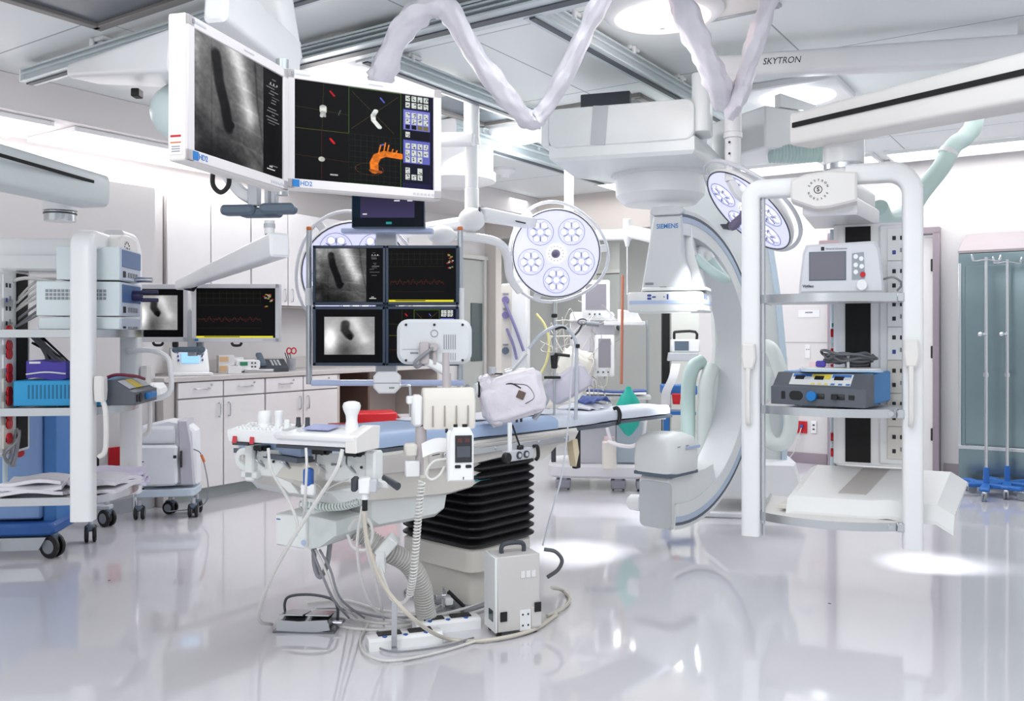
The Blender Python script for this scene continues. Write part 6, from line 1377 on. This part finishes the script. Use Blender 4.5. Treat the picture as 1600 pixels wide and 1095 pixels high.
m = MB(CW); m.tube([(.33, -.09, 1.70), (.31, -.07, 1.74), (.26, -.06, 1.75), (.24, -.06, 1.70)], .032, seg=12); m.build('hose_end', t)
# ---- stand and carriage: behind / right of the ring
SB = P(1150, 520, 6.25)
t = thing('c_arm_stand', 'broad pale curved stand from ceiling carriage to floor behind the C-shaped X-ray machine', 'stand', (SB.x, SB.y, 0), -.15); O = t.location.copy()
m = MB(mat('stand_pale', 'd9dedf', .38))
def sp(px, py, d=6.25): v = P(px, py, d)-O; return (v.x, v.z)
outl = [sp(985, 262), sp(985, 300), sp(1020, 312), sp(1075, 330), sp(1092, 352), sp(1104, 395), sp(1112, 460), sp(1116, 540), sp(1110, 640), sp(1112, 712), sp(1125, 745), sp(1165, 768), sp(1215, 762), sp(1222, 640), sp(1218, 560), sp(1212, 470), sp(1200, 390), sp(1185, 340), sp(1160, 290), sp(1130, 262)]
m.prism(outl, -.14, .16, axis='y', bev=.03); m.build('column', t)
m = MB(mat('stand_side_blue', 'c8d9e8', .35)); m.prism([sp(1214, 470), sp(1222, 560), sp(1226, 640), sp(1219, 760), sp(1213, 760), sp(1216, 640), sp(1212, 560), sp(1205, 470), sp(1195, 400), sp(1188, 360), sp(1196, 360)], -.16, .10, axis='y', bev=.01); m.build('side_trim', t)
m = MB(WHITE); m.prism([sp(1095, 745), sp(1130, 712), sp(1230, 712), sp(1245, 768), sp(1100, 768)], -.3, .35, axis='y', bev=.02); m.box(Vector((0, .02, .02)), (.8, .7, .04), WHITE, bev=.01); m.build('foot', t)
m = MB(DARK); v = P(1142, 350, 6.05)-O; m.prism([(0, .0), (.03, .04), (.03, -.04), (-.02, -.03), (-.04, .0)], -.02, .02, axis='y', M=Matrix.Translation(v)); m.build('black_cap', t)
CB = P(1000, 215, 5.3)
t = thing('ceiling_carriage', 'big white box-shaped ceiling carriage holding the X-ray arm, with a side box on its right', 'carriage', RW(4.9, 2.35, 0), RROT)
# local x=u, y=v
m = MB(mat('carriage_white', 'eef3f4', .3)); 
u0 = at_v(845, 3.0)
def cl(p): v = p-t.location; r = Matrix.Rotation(-RROT, 3, 'Z') @ v; return r
pA = P(858, 218, 5.0); pB = P(1085, 178, 4.75); 
t.rotation_euler = (0, 0, math.atan2(pB.y-pA.y, pB.x-pA.x)); t.location = (pA.x, pA.y, 0); Lc = (Vector((pB.x, pB.y))-Vector((pA.x, pA.y))).length
zt = 2.66; m.rbox((Lc/2, .02, 2.405), (Lc, .06, .22), .05, axis='y', bev=.006); m.prism([(.0, 2.29), (-.05, 2.32), (-.05, 2.48), (.0, 2.51)], .0, .5, axis='y', bev=.004)
m.prism([(.0, .0), (Lc, .0), (Lc+.06, .35), (Lc+.12, 1.05), (.42, 1.10), (.0, .55)], 2.22, 2.33, bev=.02); m.box((Lc*.55, .5, 2.42), (Lc*.85, .85, .20), bev=.02); m.build('cover', t)
m = MB(GREY); m.box((Lc*.36, -.012, 2.405), (.085, .008, .215), bev=.0, rot=(0, .08, 0)); m.build('grey_band', t)
m = MB(WHITE); m.lathe([(.0, 0), (.22, 0), (.27, .05), (.28, .18)], (Lc*.66, .62, 2.04)); m.lathe([(.30, 0), (.30, .03)], (Lc*.66, .62, 2.20)); m.build('turntable', t)
m = MB(mat('carriage_white', 'eef3f4')); m.box((Lc*.3, .4, 2.60), (.3, .06, .18), DARK, bev=.004); m.build('runner', t); m = MB(MATS['carriage_white']); m.rbox((Lc+.03, .12, 2.50), (.10, .22, .32), .04); m.build('runner', t)
t = thing('carriage_side_box', 'bright white box on the right of the ceiling carriage feeding a short corrugated duct', 'box', P(1185, 215, 5.5), .45); O = t.location
m = MB(WHITE); m.box((-.02, 0, .0), (.30, .5, .25), bev=.01); m.build('box', t)
m = MB(WHITE); m.prism([(-.1, .0), (.18, .0), (.18, .04), (-.1, .08)], -.05, .0, axis='y', M=Matrix.Translation((.05, -.2, .13))); m.build('lid', t)
tt = corr('corrugated_duct', 'short pale mint ribbed duct between the carriage side box and the boom arm joint', [P(1204, 240, 5.3), P(1245, 240, 5.3), P(1292, 238, 5.3)], .055, .02, MINT, 'duct', .05)
m = MB(WHITE); m.cyl((.32, 0, .008), (.34, 0, .008), .066); m.build('end_ring', tt)
# thick hoses beside the stand
t = thing('cable_hose', 'white thick hose arching out behind the left post of the right boom', 'hose', P(1200, 600, 5.6)); O = t.location.copy()
m = MB(mat('pale_hose', 'e3ebe8', .35)); m.tube([L_(1188, 540, 5.7), L_(1205, 545, 5.6), L_(1220, 580, 5.6), L_(1228, 612, 5.6), L_(1236, 660, 5.6), L_(1226, 690, 5.6), L_(1206, 692, 5.6), L_(1192, 665, 5.65), L_(1190, 610, 5.7), L_(1196, 575, 5.75)], .045, seg=14); m.build('hose', t)
t = thing('cable_hose', 'pair of tall pale padded hoses standing between the ventilator cart and the X-ray arm', 'hose', P(1085, 620, 5.75)); O = t.location.copy()
m = MB(MINT); m.tube([L_(1076, 740, 5.85), L_(1075, 690, 5.85), L_(1075, 640, 5.85), L_(1076, 600, 5.85), L_(1083, 574, 5.85), L_(1098, 564, 5.88)], .048, seg=14); m.build('hose', t)
m = MB(mat('pale_hose', 'e3ebe8')); m.tube([L_(1100, 740, 5.8), L_(1101, 690, 5.8), L_(1102, 640, 5.8), L_(1104, 600, 5.8), L_(1112, 572, 5.85)], .05, seg=14); m.build('hose', t)
# ================================================================ anaesthesia workstation behind the table
G = onz(935, 765, 0); AY = -.10
t = thing('anaesthesia_machine', 'cluttered white anaesthesia workstation with two grey screens, trolley base and blue shelf, beyond the table', 'anaesthesia machine', G, AY)
O = G.copy()
def A_(px, py, dd=0.): v = P(px, py, G.y+dd)-G; r = Matrix.Rotation(-AY, 3, 'Z') @ v; return r
GD_ = G.y; mpp = GD_/F
m = MB(mat('machine_white', 'e6e4ea', .4)); c = A_(935, 735); m.rbox((c.x, .2, c.z), (.80, .55, .11), .12, bev=.02); m.build('trolley_base', t)
for px in (880, 966, 1005):
    m = MB(mat('caster_guard', '9a9ba8', .45)); c = A_(px, 758); m.box((c.x, .0, .05), (.12, .12, .07), bev=.01); m.cyl((c.x-.03, -.01, .09), (c.x+.03, -.01, .09), .045, mt=MID); m.cyl((c.x-.02, -.02, .09), (c.x+.02, -.02, .09), .022, mt=WHITE)
    for sx in (-.04, .04): m.cyl((c.x+sx-.008, .02, .03), (c.x+sx+.008, .02, .03), .03, mt=BLACK)
    m.build('caster', t)
m = MB(mat('machine_grey', 'c9c9d0', .42)); c = A_(930, 690); m.box((c.x, .2, c.z), (.36, .40, .36), bev=.01); m.build('cabinet', t)
m = MB(mat('blue_grey_panel', 'aab6c2', .4)); c = A_(985, 690); m.box((c.x, .18, c.z), (.26, .36, .34), bev=.01); m.build('drawer_block', t)
m = MB(WARM); c = A_(955, 620); m.box((c.x, .15, c.z), (.62, .45, .03), bev=.004); m.build('work_shelf', t)
m = MB(mat('blue_cloth', '4a63a8')); c = A_(940, 612); m.slab(lambda u, v: Vector((c.x-.20+.55*u, -.1+.2*v, c.z+.012+.006*math.sin(8*u))), 8, 3, .012); m.build('blue_towel', t)
m = MB(mat('machine_white', 'e6e4ea')); c = A_(925, 520); m.box((c.x, .25, c.z), (.36, .3, .34), bev=.02); c = A_(938, 500); m.box((c.x, .2, c.z), (.50, .3, .02), bev=.004); m.build('upper_body', t)
m = MB(WHITE); c = A_(975, 515); m.box((c.x, .02, c.z+.05), (.32, .3, .03), bev=.004); m.prism([(c.x-.05, c.z+.06), (c.x+.14, c.z+.06), (c.x+.10, c.z+.14), (c.x-.05, c.z+.16)], -.1, .1, axis='y', bev=.01); m.build('vaporizer_shelf', t)
for (px0, py0, px1, py1, dd, lb) in ((914, 445, 948, 487, -.02, 0), (934, 530, 955, 577, -.12, 1)):
    a = A_(px0, py0, dd); b_ = A_(px1, py1, dd); w_, h_ = b_.x-a.x, a.z-b_.z; cx, cz = (a.x+b_.x)/2, (a.z+b_.z)/2
    m = MB(WHITE); m.rbox((cx, a.y, cz-.01), (w_+.05, .05, h_+.09), .015, axis='y'); o = m.build('monitor', t)
    m = MB(mat('blank_grey_lcd', '9a96a0', .3)); m.box((cx, a.y-.027, cz+.01), (w_-.01, .004, h_-.01), bev=0); m.build('screen', o)
    m = MB(SLATE)
    for k in range(3): m.box((cx-.05+.04*k, a.y-.027, cz-h_/2-.02), (.014, .004, .014), bev=0)
    m.build('keys', o)
m = MB(CREAM); c = A_(952, 712, -.25); m.rbox((c.x, c.y+.05, c.z), (.11, .1, .22), .03, bev=.01); m.cyl((c.x, c.y+.05, c.z+.11), (c.x, c.y+.05, c.z+.14), .04, mt=PINK); m.build('absorber_canister', t)
m = MB(mat('clear_breathing_tube', 'e3dde2', .25)); m.tube([A_(950, 690, -.3), A_(965, 695, -.34), A_(988, 697, -.34), A_(1003, 685, -.3), A_(1008, 660, -.26), A_(1012, 640, -.2)], .016); m.tube([A_(945, 640, -.2), A_(948, 665, -.28), A_(955, 690, -.3)], .014); m.build('breathing_tube', t)
m = MB(TEAL); c = A_(982, 643, -.32)
m.lathe([(0, -.19), (.03, -.17), (.075, -.11), (.098, -.03), (.095, .05), (.06, .12), (.03, .155), (.018, .19), (.0, .195)], c, sq=.6); m.build('teal_breathing_bag', t)
m = MB(mat('wire_clutter', 'd6d2c8', .5)); 
for k in range(26):
    px, py = random.uniform(862, 960), random.uniform(505, 640); q = [A_(px+random.uniform(-25, 25), py+random.uniform(-45, 45), random.uniform(-.25, .05)) for _ in range(4)]; m.tube(q, random.choice((.003, .004, .006)), random.choice((None, mat('clear_wire', 'e6e2da', .4), mat('tinted_wire', 'c7c0c8', .4))), seg=5, sub=5)
m.build('tubes_and_wires', t)['kind'] = 'stuff'
m = MB(mat('film_clutter', 'eeeae2', .35, bump=.4, scale=16)); blobsheet(m, A_(898, 580, -.1), .13, .08, .17, (0, .3, 0), mat('film_clutter', 'eeeae2'), 22, .07, 9); blobsheet(m, A_(880, 620, -.15), .16, .08, .07, (0, -.2, 0), mat('film_clutter', 'eeeae2'), 20, .08, 4); m.build('plastic_film', t, smooth_ang=60)
m = MB(DARK); c = A_(910, 505, -.2); m.ring([c+Vector((.035*math.cos(a*PI/8), .02*math.sin(a*PI/8), .022*math.sin(a*PI/8)+.012)) for a in range(16)], .006, None, 6, True); m.tube([c, c+Vector((-.03, 0, -.06)), c+Vector((-.09, 0, -.12))], .008); m.cyl(c+Vector((.03, 0, .0)), c+Vector((.13, 0, -.01)), .02, mt=MID); m.build('grey_mask', t)
m = MB(mat('pole_copper', 'b9735c', .45)); a = A_(973, 430, -.3); b_ = A_(971, 600, -.3); m.cyl(a, b_, .011); m.build('copper_tube', t)
m = MB(DARK); m.cyl(A_(865, 660, .1), A_(865, 735, .1), .02); m.build('side_pole', t); m = MB(ALU); m.cyl(A_(1012, 500, .1), A_(1012, 640, .1), .012); m.build('side_pole', t)
m = MB(YELLOW); m.tube([A_(838, 490, -.1), A_(852, 510, -.1), A_(858, 540, -.1), A_(852, 570, -.1), A_(840, 590, -.1)], .010, mt=mat('pale_yellow_hose', 'e4dd9c', .45)); m.build('yellow_hose', t)
# ---- service pendant with purple and grey sockets
p = P(806, 450, 6.5); t = thing('service_pendant', 'white hanging service pendant with purple hoses and small sockets, left of the anaesthesia workstation', 'pendant', (p.x, p.y, 0), -.15)
m = MB(WHITE); m.box((.0, 0, 1.28), (.19, .18, .66), bev=.01); m.box((-.055, -.092, 1.28), (.075, .006, .64), CREAM, bev=0); m.cyl((.02, .0, 1.6), (.02, 0, 2.1), .04); m.box((.02, 0, 1.62), (.14, .14, .05), GREY, bev=.01); m.build('column', t)
for z, mt in ((1.49, INKB), (1.38, INKB), (1.12, SLATE)): m = MB(mt); m.cyl((-.06, -.095, z), (-.06, -.115, z), .026, mt=mat('socket_purple', '7d74a8', .5) if mt == INKB else SLATE, seg=14); m.box((-.06, -.1, z+.045), (.04, .01, .01), GINK, bev=0); m.build('gas_socket', t)
m = MB(mat('purple_hose', '7f7ba8', .5)); m.tube([(-.065, -.11, 1.47), (.02, -.14, 1.28), (.08, -.16, 1.12)], .011); m.tube([(-.05, -.11, 1.28), (.0, -.14, 1.17), (.03, -.16, 1.06)], .010); m.tube([(.10, -.16, 1.1), (.0, -.2, .98), (-.08, -.2, .92)], .012, mt=GREY); m.build('hose', t)
# ---- ventilator cart right of it
G2 = onz(1065, 745, 0); t = thing('ventilator_cart', 'small monitor with a black top handle on a bright blue cart trailing a paper strip', 'medical cart', G2, -.1)
def B_(px, py, dd=0.): return P(px, py, G2.y+dd)-G2
c = B_(1070, 540); m = MB(WHITE); m.box((c.x, 0, c.z), (.24, .16, .11), bev=.01); m.prism([(c.x-.14, c.z-.06), (c.x+.10, c.z-.06), (c.x+.11, c.z-.13), (c.x-.15, c.z-.13)], -.12, .05, axis='y', bev=.004, mt=GREY); o = m.build('monitor', t)
m = MB(SLATE); m.box((c.x-.035, -.083, c.z+.0), (.12, .004, .08), bev=0); m.build('screen', o)
m = MB(BLACK); m.tube([(c.x-.09, 0, c.z+.04), (c.x-.09, 0, c.z+.11), (c.x-.07, 0, c.z+.12), (c.x+.09, 0, c.z+.12), (c.x+.1, 0, c.z+.04)], .012, sub=3); m.build('handle', t)
m = MB(BLUE); c = B_(1060, 608); m.box((c.x, 0, c.z), (.30, .25, .08), mt=mat('cart_blue', '2c72bd', .45), bev=.008); m.box((c.x-.0, 0, c.z-.20), (.28, .22, .03), mt=mat('cart_blue', '2c72bd'), bev=.004); m.box((c.x-.11, -.08, c.z-.3), (.05, .04, .16), mt=mat('cart_blue', '2c72bd'), bev=.004); m.build('tray', t)
m = MB(GREY); 
for sx in (-.12, .12): m.cyl((c.x+sx, 0, .04), (c.x+sx, 0, c.z+.02), .016)
m.box((c.x, 0, .06), (.36, .3, .05), bev=.01); m.build('frame', t)
for sx in (-.15, .15): m = MB(BLACK); m.cyl((c.x+sx-.012, -.1, .03), (c.x+sx+.012, -.1, .03), .03); m.build('caster', t)
m = MB(RED); c = B_(1058, 622, -.15); m.prism([(c.x-.03, c.z+.04), (c.x+.045, c.z+.04), (c.x+.035, c.z-.05), (c.x-.02, c.z-.05)], -.2, -.13, axis='y', bev=.004); m.build('red_cup', t)
m = MB(PINK); 
def strip_(u, v): a = smooth([B_(1052, 568, -.14), B_(1048, 590, -.18), B_(1038, 612, -.18), B_(1036, 632, -.16), B_(1030, 655, -.18)], 4); q = a[int(u*(len(a)-1))]; return q+Vector((.075*v, .0, 0))
m.slab(strip_, 16, 1, .002, mt=PAPER); m.build('paper_strip', t)
# black tall slot beside it
t = thing('door_gap_post', 'tall narrow black post standing left of the ventilator monitor', 'post', onz(1040, 733, 0)); m = MB(BLKM); m.box((0, 0, .85), (.07, .05, 1.30), bev=.004); m.box((0, 0, .1), (.1, .1, .2), bev=.004); m.build('post', t)
# ================================================================ left carts
# white covered cart
G3 = onz(262, 806, 0); CY_ = .15; t = thing('covered_cart', 'white boxy cart in a fitted cover on dark swivel casters before the counter', 'cart', G3, CY_)
m = MB(mat('cover_white', 'eff1f6', .42, bump=.15, scale=5)); m.prism([(-.19, .52), (-.165, .56), (-.16, .62), (.02, .66), (.14, .63), (.19, .58), (.20, .22), (-.15, .20)], -.05, .13, axis='y', bev=.02); m.rbox((-.04, -.03, .36), (.25, .18, .27), .02, bev=.015); m.rbox((-.045, -.0, .56), (.22, .16, .12), .03, axis='x', bev=.01); m.build('cover', t)
m = MB(mat('cover_lilac', 'c9c6d2', .45)); m.prism([(.08, .66), (.14, .66), (.17, .5), (.19, .22), (.10, .22), (.09, .5)], -.08, .15, axis='y', bev=.01); m.build('side_fold', t)
m = MB(mat('cart_pale', 'c9d6e4', .4)); m.rbox((.0, .02, .175), (.40, .27, .05), .05); m.build('base', t)
m = MB(INK); m.box((.075, -.13, .42), (.02, .004, .02), bev=0); m.box((-.14, -.12, .39), (.03, .004, .006), bev=0); m.box((.11, -.1, .40), (.008, .03, .11), bev=0); m.box((-.14, -.09, .2), (.02, .004, .02), bev=0); m.build('straps', t)
m = MB(ORANGE); m.cyl((.23, -.05, .42), (.25, -.05, .37), .009); m.tube([(.18, -.05, .46), (.23, -.05, .42), (.27, -.05, .25), (.27, -.05, .12), (.2, -.05, .06), (.02, -.05, .04)], .004, mt=CABG); m.build('orange_lead', t)
def caster(t, x, y, r=.045, rz=0.):
    m = MB(BLACK); M = Matrix.Translation((x, y, 0)) @ Matrix.Rotation(rz, 4, 'Z'); m.M = M
    for sx in (-.022, .022): m.cyl((sx-.011, 0, r), (sx+.011, 0, r), r, bev=.005); m.cyl((sx-.0125, 0, r), (sx+.0125, 0, r), r*.6, mt=MID)
    m.box((0, .0, r*1.7), (.05, .06, r*.8), SLATE, bev=.008); m.cyl((0, 0, r*1.9), (0, 0, r*2.9), .014, mt=GREY); m.build('caster', t)
for x, y, rz in ((-.16, -.09, .1), (.18, -.06, .1), (.0, .08, 1.2), (.17, .10, .4)): caster(t, x, y, rz=rz)
t = thing('cushion', 'white padded seat cushion showing between the left boom and the counter end', 'cushion', P(226, 612, 5.95)); m = MB(WHITE); m.rbox((0, 0, 0), (.26, .18, .12), .03, axis='x', bev=.03); m.cyl((-.09, .06, -.05), (-.09, .06, -.84), .02, mt=CHROME); m.build('pad', t)
# blue tower cart
G4 = onz(30, 868, 0); t = thing('tower_cart', 'tall pale blue and mid blue equipment cart behind the left boom, on black casters', 'medical cart', G4, .12)
m = MB(PALEB); m.box((-.02, .13, .52), (.30, .34, .62), bev=.01); m.build('front_cabinet', t)
m = MB(MIDB); m.box((.165, .16, .46), (.07, .34, .66), bev=.006); m.box((.0, .12, .16), (.44, .44, .07), mt=mat('cart_deep_blue', '2d5fa8', .42), bev=.02); m.build('side_and_base', t)
m = MB(mat('lilac_panel', 'c7c2dc', .5)); m.prism([(.13, .79), (.2, .79), (.13, .88)], .0, .3, axis='y'); m.build('lilac_wedge', t)
m = MB(ALU); m.prism([(-.2, .12), (.18, .12), (.14, .05), (-.16, .05)], -.10, -.02, axis='y'); m.build('vent_skirt', t)
caster(t, .20, -.06, .065, 1.15); caster(t, -.13, -.10, .065, 1.2); caster(t, .28, .3, .05, .3)
# pole stand with clamps behind the left boom
G5 = onz(160, 822, 0); t = thing('clamp_stand', 'thin dark pole stand with clamps and a cable hank behind the left boom', 'stand', G5, .0)
m = MB(DARK); x = -.24; m.cyl((x, .0, .12), (x, .0, 1.05), .014); m.box((x, .0, .96), (.16, .03, .03), BLACK, bev=.004); m.box((x+.02, -.02, .88), (.08, .05, .06), WHITE, bev=.005); m.build('pole', t)
m = MB(CABG); 
for k in range(8): m.tube([(x+random.uniform(-.04, .08), -.03, .85), (x+random.uniform(-.06, .1), -.04, .65), (x+random.uniform(-.04, .1), -.04, .5), (x+random.uniform(0, .16), -.04, .42)], .007, random.choice((CABG, INK)))
m.build('cable_hank', t)
m = MB(BLACK); m.box((-.12, .0, .125), (.36, .06, .03), mt=GREY, bev=.006); m.build('foot', t)
caster(t, .03, .0, .055, 1.1)
# wall items behind
def fplate(px, py, w, h, mt, name, label, cat, d_=.014, **kw):
    v = at_u(px, UW); p = RW(UW, v); z = EYE+(HY-py)/F*p.y
    t = thing(name, label, cat, RW(UW-.001, v, z), RROT-PI/2); m = MB(mt); m.box((0, -d_/2, 0), (w, d_, h), bev=.002); m.build('plate', t); return t
t = fplate(1252, 667, .115, .115, RED, 'emergency_outlet', 'red square emergency outlet with a white cord plugged in, low on the far wall', 'outlet')
m = MB(CABLE); m.box((.01, -.025, .01), (.03, .03, .025), INKB, bev=.004); m.tube([(.01, -.03, .0), (-.02, -.05, -.12), (-.06, -.06, -.25), (-.2, -.08, -.42)], .005); m.build('plugged_cord', t)
t = fplate(1272, 667, .05, .115, WHITE, 'wall_outlet', 'narrow white wall outlet with dark slots beside the red outlet', 'outlet'); m = MB(INK); m.box((0, -.017, .02), (.02, .004, .012), bev=0); m.box((0, -.017, -.02), (.02, .004, .012), bev=0); m.build('slots', t)
t = fplate(1264, 490, .20, .07, PAPER, 'wall_sign', 'small white sheet with a grey heading taped to the far wall above the seam', 'sign', .003); m = MB(GINK); m.box((0, -.004, .012), (.07, .002, .012), bev=0); m.build('heading', t)
t = fplate(1262, 549, .05, .13, PAPER, 'wall_plate', 'small pale plate with two dots on the far wall', 'plate', .006); m = MB(GINK); m.box((-.008, -.007, .02), (.01, .002, .01), bev=0); m.box((.012, -.007, .02), (.01, .002, .01), bev=0); m.build('dots', t)
t = fplate(1278, 572, .16, .08, PINK, 'wall_poster', 'small sheet with a pink smear just above the cable-laden tray', 'poster', .003)
m = MB(LAMSH); v0_, v1_ = vD1+.05, at_u(1205, UW); m.box((UW-.002, (v0_+v1_)/2, 1.16), (.004, v1_-v0_, .006), bev=0); room_obj('trim_3', m)
# ================================================================ steel cabinet and poles at the right
v1c = .98; t = thing('steel_cabinet', 'large stainless steel two-door cabinet with a sloped top at the right edge', 'cabinet', RW(8.08, v1c, 0), RROT-PI/2)
BST = mat('cabinet_steel', '84969c', .22, .9, scale=3, var=.10); Wc = 1.3
m = MB(BST); m.box((Wc/2, .25, .16), (Wc, .48, .30), bev=.004); m.prism([(0, .31), (.50, .31), (.50, 2.08), (0, 1.90)], 0, Wc, axis='x', bev=.003) ; m.build('carcass', t)
m = MB(mat('cabinet_top_paint', 'aaa1a5', .5)); m.add([(-.003, -.004, 1.905), (Wc, -.004, 1.905), (Wc, .50, 2.085), (-.003, .50, 2.085), (-.003, -.004, 1.925), (Wc, -.004, 1.925), (Wc, .50, 2.105), (-.003, .50, 2.105)], [(3, 2, 1, 0), (4, 5, 6, 7), (0, 1, 5, 4), (2, 3, 7, 6), (1, 2, 6, 5), (0, 4, 7, 3)]); m.build('sloped_top', t)
for k in range(2):
    m = MB(BST); m.box((.055+Wc/2*k+Wc/4-.03, -.008, 1.07), (Wc/2-.05, .014, 1.46), bev=.004); m.build('door', t)
m = MB(STEEL); m.box((Wc/2, -.012, .315), (Wc, .02, .03), bev=.003); m.box((.012, -.01, 1.07), (.024, .02, 1.5), bev=.003); m.build('door_trim', t)
m = MB(CHROME); m.box((Wc*.5-.04, -.03, 1.0), (.02, .03, .10), bev=.004); m.box((Wc*.5+.08, -.03, 1.0), (.02, .03, .10), bev=.004); m.build('handle', t)
def ivpole(px, py, H_, label):
    g = onz(px, py, 0); t = thing('iv_pole', label, 'IV pole', g, 0, 'IV poles by the steel cabinet')
    m = MB(STEEL); m.cyl((0, 0, .1), (0, 0, H_), .012); m.cyl((0, 0, H_*.5), (0, 0, H_*.5+.03), .02); m.build('pole', t)
    m = MB(CHROME); m.tube([(-.10, 0, H_-.02), (-.11, 0, H_+.02), (-.10, 0, H_-.03), (0, 0, H_-.02), (.10, 0, H_-.03), (.11, 0, H_+.02), (.1, 0, H_-.02)], .006, sub=3); m.cyl((-.04, -.01, 1.24), (0, 0, 1.24), .012); m.ball((-.05, -.01, 1.24), .018); m.build('hooks', t)
    m = MB(mat('base_blue', '2f6fc0', .4)); m.cyl((0, 0, .06), (0, 0, .22), .022, .020)
    for k in range(5):
        a = 2*PI*k/5+.4; e = Vector((.26*math.cos(a), .26*math.sin(a), .085)); beam(m, Vector((0, 0, .085)), e, .05, .035, .075, .03, r=.01)
    m.build('base', t)
    for k in range(5):
        a = 2*PI*k/5+.4; x, y = .25*math.cos(a), .25*math.sin(a); m = MB(MID); m.M = Matrix.Translation((x, y, 0)) @ Matrix.Rotation(a, 4, 'Z')
        for sx in (-.012, .012): m.cyl((0, sx-.006, .032), (0, sx+.006, .032), .032, bev=.003)
        m.box((0, 0, .062), (.03, .03, .02), CHROME, bev=.003); m.build('caster', t)
ivpole(1541, 775, 1.83, 'IV pole with a five-legged blue base standing clear in front of the steel cabinet')
ivpole(1574, 772, 1.82, 'IV pole with a blue base cut by the right picture edge')
